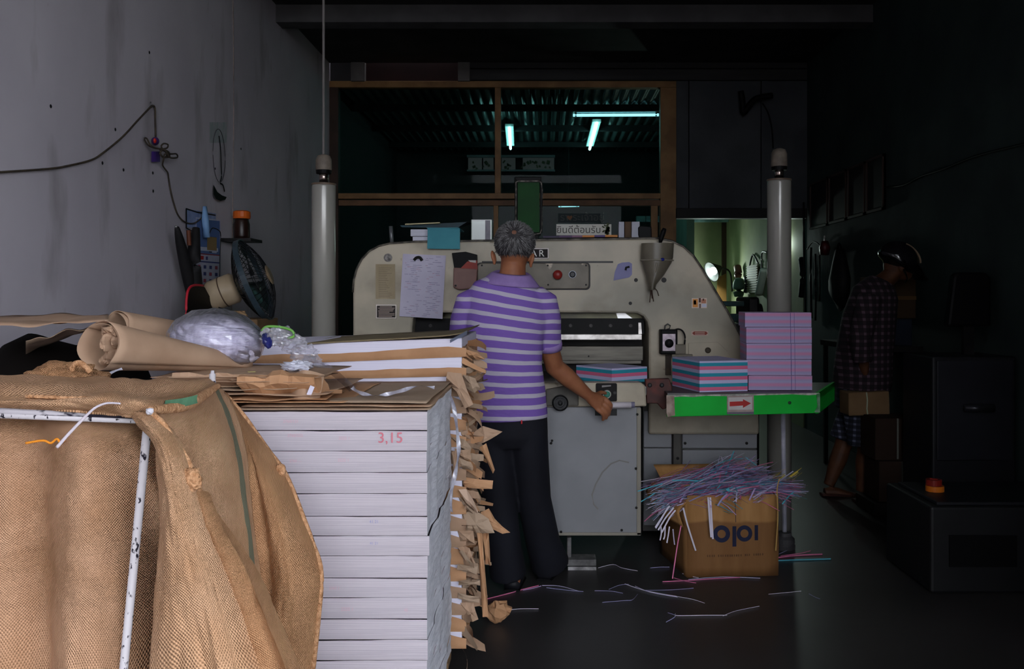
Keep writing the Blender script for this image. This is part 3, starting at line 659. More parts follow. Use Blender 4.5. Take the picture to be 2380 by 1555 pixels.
mark(0,'2760/121',677,979,.011,M_redf); mark(1,'3,15',908,1018,.040,M_red); mark(1,'2760/222',687,1012,.011,M_redf)
mark(1,'2222 1',801,1018,.011,M_redf); mark(2,'2222 1',799,1069,.011,M_redf); mark(2,'2760 ---',688,1071,.010,M_redf)
mark(5,'41 21',870,1212,.011,M_bluef); mark(6,'41 21',870,1262,.010,M_bluef); mark(8,'2262 1',778,1366,.010,M_redf)
mark(9,'2222 1',808,1415,.012,M_redf); mark(9,'42',944,1417,.010,M_redf); mark(1,'2',603,1030,.020,M_redf)

# ------------------------------------------------------------------ back stack of kraft-wrapped reams
YG, YH = 3.07, 3.71
XGR = PX(1082, YG); XGL = XGR-.91
zt_list = [806,843,881]
while zt_list[-1] < 1500: zt_list.append(zt_list[-1]+39)
def flap(mb, p, d, wv, L_, w, curl, mi=0, n=6):
    """a torn paper flap leaving point p in direction d, width along wv, curling by curl"""
    d = Vector(d).normalized(); wv = Vector(wv).normalized(); nn = d.cross(wv).normalized(); rows = []
    a = 0; q = Vector(p); tw = R.uniform(-.5,.5)
    for k in range(n+1):
        ww = w*(1-.35*(k/n)**2)*(1+.15*R.uniform(-1,1)); wk = (wv*math.cos(tw*k/n)+nn*math.sin(tw*k/n))
        rows.append((q-wk*ww/2, q+wk*ww/2))
        a += curl/n; q = q+(d*math.cos(a)+nn*math.sin(a))*(L_/n)
    o = len(mb.v)
    for a_, b_ in rows: mb.v += [a_, b_]
    for k in range(n): mb.f.append([o+2*k, o+2*k+1, o+2*k+3, o+2*k+2]); mb.m.append(mi)
for k in range(len(zt_list)-1):
    z1, z0 = PZ(zt_list[k],YG), PZ(zt_list[k+1],YG)
    t = thing('wrapped_ream', (XGL+.45,(YG+YH)/2,z0), 'torn kraft-wrapped paper ream, %s in the rear stack' % ordinal(k), 'paper ream', 'wrapped reams of the rear stack')
    sl_ = (.055,.04,.022)[k] if k < 3 else 0; sl_b = (.04,.022,0)[k] if k < 3 else 0; xm_ = XGL+.35
    bk_ = MB().box(XGL, XGR-.012, YG, YH, z0+.001, z1-.001)
    for v_ in bk_.v: v_.z += max(0, v_.x-xm_)*(sl_ if v_.z > (z0+z1)/2 else sl_b)
    obj('paper_block', bk_, mat('ream_white', (224,220,236), (214,210,228), 20, .8, stretch=(.2,.2,25)), t, bevel=.004)
    sdk = k*7.3
    cover = (.52,.45,.72)[k] if k < 3 else R.uniform(.75,1.0)
    def wr_pt(u, v, z0=z0, z1=z1, sdk=sdk, cover=cover, sl_=sl_, sl_b=sl_b, xm_=xm_):
        x = XGL-.003+u*(XGR+.006-XGL)
        top = cover*(1+.22*nz(x*4, sdk)+.1*nz(x*13, sdk)) if cover < 1 else 1
        if x > XGR-.06: top = max(top-.5*(x-(XGR-.06))/.06*cover*.6, .1)
        return Vector((x, YG-.004-.004*math.sin(PI*v)-.004*abs(nz(x*8, v*2+sdk)), z0-.002+v*(z1-z0)*min(top,1.02)+max(0,x-xm_)*(sl_b+(sl_-sl_b)*v)))
    w_ = MB().grid(wr_pt, 60, 5)
    w_.box(XGL-.002, XGR-.004, YG+.004, YH, z0-.0015, z0)
    obj('kraft_wrapper', w_, (M_kraft2, M_kraft2, M_kraft, M_kraft)[k % 4], t, smooth=True)
    w2 = MB()
    for q in range(9 if k < 16 else 4):
        yy = YG+R.uniform(0,.5)*(q/8 if q else 0); zz = R.uniform(z0-.01, z1)
        d = Vector((R.uniform(.5,1.2), R.uniform(-.6,.3), R.uniform(-.9,.35)))
        fm = MB(); flap(fm, (XGR-.012, yy, zz), d, Vector((R.uniform(-.2,.2), R.uniform(-1,1), R.uniform(.3,1))), R.uniform(.035,.10), R.uniform(.014,.045), R.uniform(-1.8,1.8))
        obj('torn_flap', fm, R.choice((M_kraft,M_kraft2,M_kraft3,M_kraft)), t, smooth=False)
    # pleated wrapper end at the right side
    def end_pt(u, v, z0=z0, z1=z1, sdk=sdk):
        yy = YG+u*(YH-YG)
        return Vector((XGR-.008+.012*nz(yy*14, v*3+sdk)+.006*nz(yy*40, v*6), yy, z0+v*(z1-z0)))
    obj('wrapper_end', MB().grid(end_pt, 30, 5), R.choice((M_kraft,M_kraft3,M_kraft2)), t, smooth=True)
# larger torn pieces hanging on the right side
def kraftpiece(pix, Y, m, label, bow=.012):
    c = P(sum(p[0] for p in pix)/len(pix), sum(p[1] for p in pix)/len(pix), Y); mb = MB()
    ring = []
    for i in range(len(pix)):
        a, b = pix[i], pix[(i+1) % len(pix)]
        for s in (0, .5): ring.append((a[0]+(b[0]-a[0])*s, a[1]+(b[1]-a[1])*s))
    vs = [c+Vector((0,-bow,0))]+[P(x, y, Y)+Vector((0, R.uniform(-.012,.012), 0)) for x, y in ring]
    mid = [(v+vs[0])/2+Vector((0,-bow*.3+R.uniform(-.004,.004),0)) for v in vs[1:]]; n = len(ring)
    mb.add(vs+mid, [(0,1+n+i,1+n+(i+1)%n) for i in range(n)]+[(1+n+i,1+i,1+(i+1)%n,1+n+(i+1)%n) for i in range(n)])
    return obj('kraft_scrap', mb, m, smooth=False, label=label, cat='paper scrap', group='torn kraft scraps beside the rear stack')
KP = [([(1048,1000),(1072,976),(1096,1000),(1092,1022),(1060,1012)],3.08,M_kraft,'square kraft scrap below the striped shirt hem'),
 ([(1095,1010),(1122,990),(1168,1003),(1140,1020),(1108,1036)],3.12,M_kraft,'kraft scrap with pointed tip jutting right at trouser waist'),
 ([(1114,1040),(1130,1030),(1150,1092),(1146,1100)],3.12,M_kraft2,'narrow pointed kraft scrap hanging below the tipped one'),
 ([(1048,1016),(1080,1020),(1096,1040),(1092,1058),(1066,1040)],3.06,M_kraft3,'folded kraft scrap under the square scrap'),
 ([(1056,1042),(1092,1046),(1096,1072),(1064,1060)],3.05,M_kraft,'kraft scrap tilted down, above the orange board strip'),
 ([(1066,1064),(1106,1078),(1098,1094),(1064,1086)],3.04,M_kraft3,'pale grey-brown kraft scrap just above the orange strip'),
 ([(1064,1106),(1146,1118),(1144,1137),(1080,1132),(1062,1120)],3.10,M_kraft2,'orange-brown kraft board strip poking out to the right'),
 ([(1066,1136),(1084,1136),(1112,1186),(1108,1194),(1084,1168)],3.05,mat('pale_kraft', (198,168,146), rough=.8),'pale kraft sliver slanting down at mid height'),
 ([(1056,1150),(1066,1146),(1104,1192),(1096,1196)],3.07,M_kraft3,'grey kraft sliver slanting beside the pale one'),
 ([(1070,1196),(1104,1186),(1136,1206),(1150,1238),(1118,1240),(1062,1232)],3.08,M_kraft3,'large grey-brown kraft flap near knee height'),
 ([(1112,1190),(1136,1182),(1150,1206),(1186,1238),(1168,1240),(1140,1226)],3.14,M_kraft2,'dark curled kraft flap with long pointed end at knee height'),
 ([(1108,1240),(1120,1238),(1128,1330),(1136,1432),(1122,1432)],3.09,M_kraft2,'long orange kraft strip standing upright by the floor'),
 ([(1120,1240),(1136,1238),(1140,1316),(1128,1310)],3.15,M_kraft2,'short kraft strip hanging beside the upright strip'),
 ([(1062,1232),(1100,1236),(1104,1262),(1070,1258)],3.06,M_kraft,'crumpled kraft fold under the large flap'),
 ([(1064,1270),(1092,1272),(1104,1310),(1080,1316)],3.06,M_kraft,'kraft scrap leaning on the upright strip, upper'),
 ([(1064,1310),(1110,1318),(1108,1334),(1062,1322)],3.05,M_kraft3,'grey strip lying crosswise, highest of three'),
 ([(1066,1348),(1116,1348),(1116,1360),(1066,1358)],3.05,M_kraft3,'grey strip lying crosswise, middle of three'),
 ([(1064,1378),(1114,1386),(1114,1400),(1064,1392)],3.05,M_kraft3,'grey strip lying crosswise, lowest of three'),
 ([(1070,1400),(1100,1396),(1112,1440),(1086,1446)],3.07,M_kraft,'kraft scrap near the floor beside the upright strip'),
 ([(1066,1280),(1074,1278),(1100,1310),(1094,1316)],3.02,M_kraft3,'thin dark kraft sliver crossing the leaning scrap'),
 ([(1072,808),(1110,820),(1128,836),(1106,836),(1080,826)],3.10,M_kraft2,'golden torn kraft tip beside the shirt at rear stack top'),
 ([(1040,864),(1072,868),(1084,900),(1100,940),(1080,950),(1062,910),(1036,890)],3.02,M_kraft,'big torn kraft end folded down at the rear stack corner'),
 ([(1076,870),(1104,880),(1116,902),(1102,914),(1080,900)],3.04,M_kraft3,'grey-brown torn kraft bulge beside the shirt'),
 ([(1050,1050),(1062,1046),(1068,1096),(1056,1100)],3.03,M_kraft,'narrow kraft tab behind the plastic ribbon')]
for a in KP: kraftpiece(*a)
sc_ = MB().ball(P(1158,1420,3.66), .048,.035,.040, 14, 9, fn=lambda d: 1+.55*nz(d.x*2.1,d.y*2.1,d.z*2.1))
obj('kraft_scrap', sc_, M_kraft2, smooth=False, label='crumpled ball of kraft paper lying on the floor', cat='paper scrap')
# curled cardboard sheet on top of the rear stack
def card_pt(u, v):
    x = PX(690,YG)+u*(PX(1080,YG)-PX(690,YG)); yy = YG-.01+v*(YH-YG-.02)
    z = PZ(803,YG)+.006+.055*max(0,x-(XGL+.35))+.018*max(0,u-.80)**2*16*(.7+.6*v)+.002*nz(x*9,yy*3)
    return Vector((x+.02*v*max(0,u-.7), yy+.012*nz(x*11,2), z))
sh = MB().grid(card_pt, 40, 8)
o = obj('cardboard_sheet', sh, mat('grey_board', (126,114,88), (112,100,76), 4, .8), smooth=True, label='olive-brown cardboard sheet with curled right end on the rear stack', cat='cardboard')
o.data.materials[0] = mat('olive_board', (136,122,94), (120,106,80), 4, .8)
sm = o.modifiers.new('thick', 'SOLIDIFY'); sm.thickness = .003
mb = MB().grid(lambda u, v: P(1046+40*u, 790-22*u+9*v, 3.03+.05*v), 6, 4)
obj('paper_sheet', mb, mat('blue_white_paper', (150,166,196), rough=.8), label='crumpled pale blue paper at the rear stack corner', cat='paper')

# ------------------------------------------------------------------ kraft sheets on the front stack
ZS = PZ(956, YF)
def ksheet(x0, x1, y0, y1, z, m, label, seed, amp=.004, fold=0, edge=.008, tip=0.0):
    """a wavy kraft sheet lying on the stack; x in pixels at YF, y depth"""
    X0, X1 = PX(x0,YF), PX(x1,YF)
    def fn(u, v):
        x = X0+u*(X1-X0); yy = y0+v*(y1-y0)+edge*nz(x*7, seed)*(1-v)
        zz = z+amp*(nz(x*5, yy*5, seed)+.5*nz(x*14, yy*9, seed))+fold*math.exp(-((u-.35)/.12)**2)*(1-.6*v)+tip*max(0,u-.75)*(1-v)
        return Vector((x+.006*nz(yy*9, seed+4)*(u*2-1), yy, max(zz, ZS+.0008)))
    o = obj('kraft_sheet', MB().grid(fn, 40, 10), m, smooth=True, label=label, cat='kraft paper', group='kraft sheets on the front stack')
    md = o.modifiers.new('thick', 'SOLIDIFY'); md.thickness = .0011; md.offset = 1
    return o
ksheet(330,998,YF-.006,YK-.03,ZS+.004,M_kraft3,'lowest kraft sheet directly on the white reams',3.1,.0025)
ksheet(560,1000,YF+.0,YK-.02,ZS+.012,M_kraft,'kraft sheet second from the bottom with ragged right end',8.2,.003)
ksheet(400,800,YF-.012,YK-.10,ZS+.024,M_kraft2,'orange-brown kraft sheet with torn front edge at centre',5.7,.005,edge=.016)
ksheet(640,992,YF+.004,YK-.01,ZS+.021,M_kraft3,'smooth broad grey-brown kraft sheet under the plastic ribbon',1.4,.0022)
ksheet(300,760,YF-.008,YK-.15,ZS+.044,M_kraft,'creased kraft sheet sticking out over the burlap sack',9.9,.006,edge=.014)
ksheet(340,700,YF+.02,YK-.2,ZS+.066,M_kraft,'kraft sheet below the folded kraft bundle',2.2,.006,edge=.012)
ksheet(350,740,YF+.0,YK-.2,ZS+.090,M_kraft,'top kraft sheet under the twine roll with rolled edge',6.4,.004,edge=.006)
def bundle(x0, x1, y, z, h, d, m, label, seed):
    """folded-over kraft: a flattened roll"""
    X0, X1 = PX(x0,YF), PX(x1,YF); mb = MB(); pts = []; rad = []
    for k in range(13):
        u = k/12; pts.append((X0+u*(X1-X0), y+.012*nz(u*4,seed), z+h/2+.004*nz(u*5,seed,2))); e = .75+.25*math.sin(PI*min(max(u,.05),.95))
        rad.append((h/2*e*(1+.25*nz(u*6,seed,1)), d/2*(1+.15*nz(u*5,seed,5))))
    mb.loft(pts, rad, 9, ref=(0,.4,1))
    for v_ in mb.v: v_ += Vector((.006*nz(v_.x*20,v_.y*20,v_.z*30), .012*nz(v_.x*16,v_.z*40,seed), .009*nz(v_.x*22,v_.y*18,seed+3)))
    return obj('kraft_bundle', mb, m, smooth=False, label=label, cat='kraft paper', group='folded kraft on the front stack')
ksheet(420,760,YF-.014,YF+.22,ZS+.034,M_kraft2,'torn orange-brown kraft edge between the folded layers',12.5,.010,edge=.02)
ksheet(470,720,YF-.010,YF+.25,ZS+.078,M_kraft,'creased kraft edge just under the top sheet',15.1,.009,edge=.018)
ksheet(430,690,YF-.004,YF+.25,ZS+.056,M_kraft3,'grey-brown creased kraft edge in the middle of the pile',17.7,.010,edge=.02)
bundle(390,640,YF+.09,ZS+.046,.040,.16,M_kraft,'flattened kraft fold left of the round folded corner',3)
bundle(560,735,YF+.06,ZS+.030,.062,.15,M_kraft2,'kraft fold with rounded corner next to the white paper tab',6)
kf = MB().grid(lambda u, v: P(660+75*u, 878+52*v-14*math.sin(PI*u)*(1-v), YF-.01)+Vector((0,.05*(1-math.sin(PI*u*.9+.1))+.05*(1-v),0)), 14, 8)
obj('kraft_corner', kf, M_kraft, smooth=True, label='rounded kraft corner folded down in front of the bundle', cat='kraft paper')
obj('paper_tab', MB().rbox(P(722,908,YF+.0), (.012,.002,.026), Matrix.Rotation(.4,3,'Y')), mat('tab_white', (206,202,220), rough=.7), label='small white paper tab beside the folded kraft corner', cat='paper tab')
obj('kraft_strip', MB().grid(lambda u, v: P(725+70*u, 912-8*u+9*v-2*math.sin(4*u), YF+.06+.03*(1-v)), 10, 2), M_kraft2, smooth=True, label='thin torn kraft strip pointing right from the white tab', cat='kraft paper')

# ------------------------------------------------------------------ rolled kraft at the left
def cone_roll(c0, r0, c1, r1, turns, m, label, seed, squash=1.0, ragged=.02):
    c0, c1 = Vector(c0), Vector(c1); ax = (c1-c0).normalized(); up = Vector((0,0,1)); a = (up-ax*up.dot(ax)).normalized(); b = ax.cross(a)
    def fn(u, v):
        th = u*turns*2*PI-.6; e = ragged*nz(u*7, seed)*(1-v)+ragged*.4*nz(u*3,seed+9)
        r = (r0+(r1-r0)*v)*(1-.16*u)*(1+.10*nz(math.cos(th)*1.3, math.sin(th)*1.3, seed+v))
        p = c0+(c1-c0)*v+ax*e
        return p+a*(r*math.sin(th)*squash)+b*(r*math.cos(th))
    o = obj('kraft_roll', MB().grid(fn, 60, 16), m, smooth=True, label=label, cat='paper roll', group='rolled kraft by the left wall')
    md = o.modifiers.new('thick', 'SOLIDIFY'); md.thickness = .0014
    return o
zk = ZS+.06
cone_roll(P(228,806,2.30), .074, P(575,846,2.74), .020, 1.45, M_kraft, 'kraft roll with open crumpled mouth beside the twine roll', 4.4, .92)
cone_roll(P(268,768,2.75), .068, P(470,800,3.0), .06, 1.6, M_kraft, 'kraft roll lying behind the open-mouthed one', 7.7, .95, .012)
cr = MB().grid(lambda u, v: P(226+52*u, 758+92*v, 2.30)+Vector((0, .10*abs(u-.5)+.05*nz(u*4,v*4,3)+.02*nz(u*9,v*7,8)-.03*(1-v), .012*nz(u*3,v*5,1))), 16, 16)
obj('kraft_crumple', cr, M_kraft, smooth=False, label='crumpled kraft tucked in the mouth of the open roll', cat='kraft paper')
def roof(u, v):
    return P(-120+372*u, 748-4*u+10*math.sin(PI*u)*(1-v)-14*v, 2.34+.45*v)+Vector((0,0,.012*nz(u*5,v*3,2)-.03*(1-v)*max(0,.12-u)*8))
o = obj('kraft_sheet', MB().grid(roof, 30, 8), M_kraft, smooth=True, label='broad kraft sheet arching over the dark gap at left', cat='kraft paper'); o.modifiers.new('t','SOLIDIFY').thickness = .0012
def inner(u, v):
    return P(60+150*u, 792-34*u+26*(1-u)*v+4*v, 2.40+.5*v)+Vector((0,0,.012*nz(u*4,v*4,6)))
o = obj('kraft_sheet', MB().grid(inner, 18, 8), M_kraft3, smooth=True, label='second kraft sheet slanting inside the dark gap at left', cat='kraft paper'); o.modifiers.new('t','SOLIDIFY').thickness = .0012

obj('shade_mass', MB().ball(Vector((-1.62,2.98,.64)), .44,.34,.54, 24, 18, fn=lambda d: 1+.12*nz(d.x*2,d.y*2,d.z*2)), mat('gap_shade', (22,18,16), (16,13,12), 4, .9, spec=.1), smooth=True, label='added dark mass in place of the deep shade under the arched kraft sheet', cat='shade filler')  # dark mass added to stand for the deep shade in the gap
# ------------------------------------------------------------------ twine roll and plastic
tr = thing('twine_roll', P(505,862,2.72), 'large roll of shiny clear plastic twine on the kraft sheets', 'twine roll')
M_twine = mat('plastic_twine', (222,217,234), (190,184,206), 30, .3, stretch=(3,1,1), bump=.6, bscale=40, bstretch=(1,1,3), spec=.7)
tc = P(503,796,2.74)
tb = MB().ball(tc, .132, .125, .086, 56, 32, M=Matrix.Rotation(.10,3,'Y'), fn=lambda d: 1+.05*nz(d.x*3,d.y*3,d.z*5)+.012*math.sin(40*d.z+9*nz(d.x*2,d.y*2))+.03*(1-abs(d.z)**4))
obj('twine_coil', tb, M_twine, tr, smooth=True)
tw_ = MB()
for k in range(70):
    ph = R.uniform(0,6.28); ti = R.uniform(-.9,.9); of = R.uniform(-.6,.6); pts = []
    for j in range(15):
        a = ph+j/14*R.uniform(1.6,2.2); d = Vector((math.cos(a), math.sin(a), of+ti*.5*math.sin(a*1.0))).normalized()
        pts.append(tc+Vector((d.x*.137, d.y*.131, d.z*.092)))
    tw_.loft(pts, R.uniform(.0006,.0016), 4)
obj('twine_strand', tw_, mat('twine_bright', (226,222,236), rough=.2, spec=.8), tr, kind='stuff')
fm = MB().ball(tc+Vector((0,0,.006)), .142, .136, .097, 40, 22, M=Matrix.Rotation(.10,3,'Y'), fn=lambda d: 1+.05*nz(d.x*5,d.y*5,d.z*5)+.03*nz(d.x*13,d.y*13,d.z*13))
obj('film_wrap', fm, glass('clear_film', (250,249,253), .10, .2, milky=.08), tr, smooth=False)
bt = thing('plastic_bottle', P(640,850,2.72), 'crumpled clear plastic wrap with blue knot beside the twine roll', 'plastic wrap')
bt.name = 'plastic_wrap'
ORG[bt.name] = P(640,850,2.72)
obj('blue_knot', MB().ball(P(621,792,2.70), .014,.014,.024, 14, 9, M=Matrix.Rotation(-.3,3,'Y'), fn=lambda d: 1+.25*nz(d.x*3,d.y*3,d.z*3)), mat('navy_film', (36,40,104), (22,26,74), 20, .25), bt)
obj('green_band', MB().loft(path([P(x,y,2.72) for x,y in ((608,770),(618,760),(640,759),(664,763),(680,770),(682,782),(668,786))], 4), (.004,.0015), 6), mat('green_strap', (104,160,74), rough=.35), bt, smooth=True)
M_film = glass('crinkled_film', (244,242,248), .16, .22, fres=False, milky=.22)
pts = [(632,782,.030),(655,782,.034),(682,800,.034),(705,822,.036),(725,846,.030)]
for k, (x, y, r) in enumerate(pts):
    obj('film_crumple', MB().ball(P(x,y,2.72+.02*k), r*1.05, r, r*.8, 26, 18, fn=lambda d, k=k: 1+.45*nz(d.x*3+k,d.y*3,d.z*3)+.28*nz(d.x*8,d.y*8+k,d.z*8)), M_film, bt)
obj('film_crumple', MB().ball(P(690,851,2.62), .042,.04,.015, 26, 14, fn=lambda d: 1+.4*nz(d.x*4,d.y*4,d.z*4)+.25*nz(d.x*9,d.y*9,d.z*9)), mat('bright_film', (205,205,218), rough=.2, spec=.8), bt)
def ribbon(pts, w, m, label, name='plastic_ribbon', seg=6, twist=1.0):
    q = path([Vector(p) for p in pts], seg); mb = MB(); o = len(mb.v)
    for k, p in enumerate(q):
        t = (q[min(k+1,len(q)-1)]-q[max(k-1,0)]).normalized(); s = t.cross(Vector((0,-1,.6))).normalized(); n = t.cross(s)
        a = twist*math.sin(k*.35); s2 = s*math.cos(a)+n*math.sin(a)
        mb.v += [p-s2*w/2, p+n*w*.12, p+s2*w/2]
    for k in range(len(q)-1):
        for j in (0,1): mb.f.append([o+3*k+j, o+3*k+j+1, o+3*k+j+4, o+3*k+j+3]); mb.m.append(0)
    return obj(name, mb, m, smooth=True, label=label, cat='ribbon', group='clear plastic ribbons')
M_rib = mat('ribbon_film', (196,194,206), (150,146,158), 30, .18, spec=.9)
ribbon([P(728,842,2.74),P(765,858,2.70),P(795,882,2.62),P(820,905,2.55)], .022, glass('ribbon_clear', (232,230,236), .35, .2, fres=False), 'clear wide ribbon running down from the crumpled wrap', twist=.2)
ribbon([P(818,900,2.555),P(835,912,2.53),P(865,919,2.51),P(895,917,2.52),P(930,909,2.545),P(972,897,2.59),P(1010,901,2.60)], .011, M_rib, 'shiny ribbon lying in a curve on the kraft sheet', twist=1.2)
ribbon([P(1040,912,3.0),P(1052,935,2.99),P(1060,980,2.98),P(1066,1040,2.97),P(1062,1080,2.97),P(1053,1125,2.96),P(1046,1155,2.97),P(1050,1190,2.98)], .014, M_rib, 'shiny ribbon hanging down beside the torn kraft scraps', twist=1.0)
ribbon([P(212,880,2.2),P(245,872,2.2),P(268,862,2.21),P(284,857,2.22)], .008, M_rib, 'short ribbon end poking up beside the burlap', twist=.4)
obj('label_scrap', MB().rbox(P(585,864,2.5), (.020,.01,.001), Matrix.Rotation(.2,3,'Z')), mat('yellow_scrap', (196,186,110), rough=.7), label='tiny yellow paper scrap at the foot of the twine roll', cat='paper scrap')

# ------------------------------------------------------------------ burlap sacks on a metal cart frame
def burlap(name, base, dark, stripe=None):
    m = bpy.data.materials.new(name); m.use_nodes = True; nt = m.node_tree; N = nt.nodes; L = nt.links; b = N['Principled BSDF']
    b.inputs['Roughness'].default_value = .9; b.inputs['Specular IOR Level'].default_value = .15
    uv = N.new('ShaderNodeTexCoord'); sp = N.new('ShaderNodeSeparateXYZ')
    dn = N.new('ShaderNodeTexNoise'); dn.inputs['Scale'].default_value = 30; dn.inputs['Detail'].default_value = 3
    L.new(uv.outputs['UV'], dn.inputs[0])
    mixv = N.new('ShaderNodeVectorMath'); mixv.operation = 'SCALE'; mixv.inputs['Scale'].default_value = .006
    L.new(dn.outputs['Color'], mixv.inputs[0])
    addv = N.new('ShaderNodeVectorMath'); L.new(uv.outputs['UV'], addv.inputs[0]); L.new(mixv.outputs[0], addv.inputs[1])
    L.new(addv.outputs[0], sp.inputs[0])
    def sine(o, f):
        a = N.new('ShaderNodeMath'); a.operation = 'MULTIPLY'; a.inputs[1].default_value = f; L.new(o, a.inputs[0])
        s = N.new('ShaderNodeMath'); s.operation = 'SINE'; L.new(a.outputs[0], s.inputs[0]); return s.outputs[0]
    f = 2*PI/.0050
    a, c = sine(sp.outputs[0], f), sine(sp.outputs[1], f)
    wv = N.new('ShaderNodeMath'); wv.operation = 'MULTIPLY'; L.new(a, wv.inputs[0]); L.new(c, wv.inputs[1])
    mr = N.new('ShaderNodeMapRange'); mr.inputs[1].default_value = -1; L.new(wv.outputs[0], mr.inputs[0])
    n2 = N.new('ShaderNodeTexNoise'); n2.inputs['Scale'].default_value = 9; n2.inputs['Detail'].default_value = 8; L.new(uv.outputs['UV'], n2.inputs[0])
    cr_ = N.new('ShaderNodeValToRGB'); e = cr_.color_ramp.elements; e[0].position = .3; e[1].position = .7; e[0].color = lin(dark); e[1].color = lin(base)
    L.new(n2.outputs[0], cr_.inputs[0])
    gap = N.new('ShaderNodeMix'); gap.data_type = 'RGBA'; gap.blend_type = 'MULTIPLY'; gap.inputs[0].default_value = .72
    g2 = N.new('ShaderNodeValToRGB'); g2.color_ramp.elements[0].position = .15; g2.color_ramp.elements[1].position = .6; g2.color_ramp.elements[0].color = (.35,.3,.25,1)
    L.new(mr.outputs[0], g2.inputs[0]); L.new(cr_.outputs[0], gap.inputs[6]); L.new(g2.outputs[0], gap.inputs[7])
    colr = gap.outputs[2]
    if stripe:      # dyed stripe woven into the cloth: (lo, hi) across u
        gt = N.new('ShaderNodeMath'); gt.operation = 'GREATER_THAN'; gt.inputs[1].default_value = stripe[0]; L.new(sp.outputs[0], gt.inputs[0])
        lt = N.new('ShaderNodeMath'); lt.operation = 'LESS_THAN'; lt.inputs[1].default_value = stripe[1]; L.new(sp.outputs[0], lt.inputs[0])
        mu = N.new('ShaderNodeMath'); mu.operation = 'MULTIPLY'; L.new(gt.outputs[0], mu.inputs[0]); L.new(lt.outputs[0], mu.inputs[1])
        m8 = N.new('ShaderNodeMath'); m8.operation = 'MULTIPLY'; m8.inputs[1].default_value = .8; L.new(mu.outputs[0], m8.inputs[0])
        st_ = N.new('ShaderNodeMix'); st_.data_type = 'RGBA'; L.new(m8.outputs[0], st_.inputs[0]); L.new(colr, st_.inputs[6]); st_.inputs[7].default_value = lin((92,112,96)); colr = st_.outputs[2]
    L.new(colr, b.inputs['Base Color'])
    bp = N.new('ShaderNodeBump'); bp.inputs['Strength'].default_value = .8; bp.inputs['Distance'].default_value = .004
    L.new(mr.outputs[0], bp.inputs['Height'])
    n3 = N.new('ShaderNodeTexNoise'); n3.inputs['Scale'].default_value = 16; n3.inputs['Detail'].default_value = 4; L.new(uv.outputs['UV'], n3.inputs[0])
    bp2 = N.new('ShaderNodeBump'); bp2.inputs['Strength'].default_value = .6; bp2.inputs['Distance'].default_value = .012
    L.new(n3.outputs[0], bp2.inputs['Height']); L.new(bp.outputs[0], bp2.inputs['Normal']); L.new(bp2.outputs[0], b.inputs['Normal'])
    return m
M_bur = burlap('burlap', (222,178,142), (198,152,114)); M_burs = burlap('burlap_striped', (224,180,144), (200,154,118), (.308,.345)); M_burd = burlap('burlap_brown', (212,162,120), (182,134,96))
M_burg = burlap('burlap_green_edge', (218,172,138), (194,148,112), (.60,.68))
M_rope = mat('jute_rope', (206,158,118), (170,122,84), 90, .9, bump=.9, bscale=140, stretch=(1,1,1))
def cloth(name, rows, m, parent, nu=70, nv=70, su=.6, sv=.6, fold=None, thick=.004, foldz=None):
    f0 = patch([[P(*q) for q in r] for r in rows])
    def fn(u, v):
        p = f0(u, v)
        if fold: p = p+Vector((0, fold(u, v), 0))
        if foldz: p = p+Vector((0, 0, foldz(u, v)))
        return p+Vector((0, .009*nz(u*7, v*7, 3)+.004*nz(u*17, v*15, 8)+.0016*nz(u*34, v*34, 5), 0))
    o = obj(name, MB().grid(fn, nu, nv, su=su, sv=sv), m, parent, smooth=True)
    md = o.modifiers.new('thick', 'SOLIDIFY'); md.thickness = thick; md.offset = 0
    return o
ct = thing('sack_cart', (-.95,1.95,0), 'white chipped metal frame cart holding the burlap sack', 'cart')
M_chip = mat('chipped_white_paint', (198,192,196), rough=.5); bands_layer(M_chip, (26,22,34), 110, .60, .64, stretch=(1,1,.6))
M_chipb = mat('chipped_black_bar', (40,36,50), rough=.5); bands_layer(M_chipb, (196,190,196), 34, .50, .55, stretch=(.4,1,1))
cA, cB = P(345,966,1.60), P(494,886,2.2); cC = P(-200,945,1.60); cD = cC+(cB-cA)
obj('top_rail', MB().cyl(cC, cA, .0085, n=12), M_chipb, ct, smooth=True)
obj('rail_underside', MB().cyl(cC+Vector((0,-.001,-.009)), cA+Vector((0,-.001,-.009)), .006, n=10), M_chip, ct, smooth=True)
for a, b in ((cA,cB),(cB,cD),(cD,cC)): obj('top_rail', MB().cyl(a.lerp(b,.22)+Vector((-.03,.01,-.045)), a.lerp(b,.9)+Vector((-.03,-.01,-.045)), .0085, n=12), M_chipb, ct, smooth=True)
for k, c in enumerate((cA, cB, cC, cD)):
    d = (cA-cB).normalized()*.02
    foot = Vector((c.x-.10 if k == 0 else c.x-.03, c.y+d.y, 0)); obj('leg', MB().cyl(foot, c+Vector((0,0,.018 if k == 1 else -.03 if k > 1 else .0)), .0074, n=14), M_chip, ct, smooth=True)
obj('post_tip', MB().cyl(cB+Vector((0,0,-.01)), cB+Vector((0,0,.026)), .009, .004, n=10), M_chipb, ct, smooth=True)
bs = thing('burlap_sack', (-1.0,1.7,.1), 'big burlap sack hanging inside the white cart frame', 'sack')
def bagfold(u, v): return -.035*math.exp(-((u-.60-.10*v)/.13)**2)+.03*math.exp(-((u-.36-.05*v)/.07)**2)+.03*math.exp(-((u-.86)/.06)**2)-.012*math.sin(u*22+v*3)*v
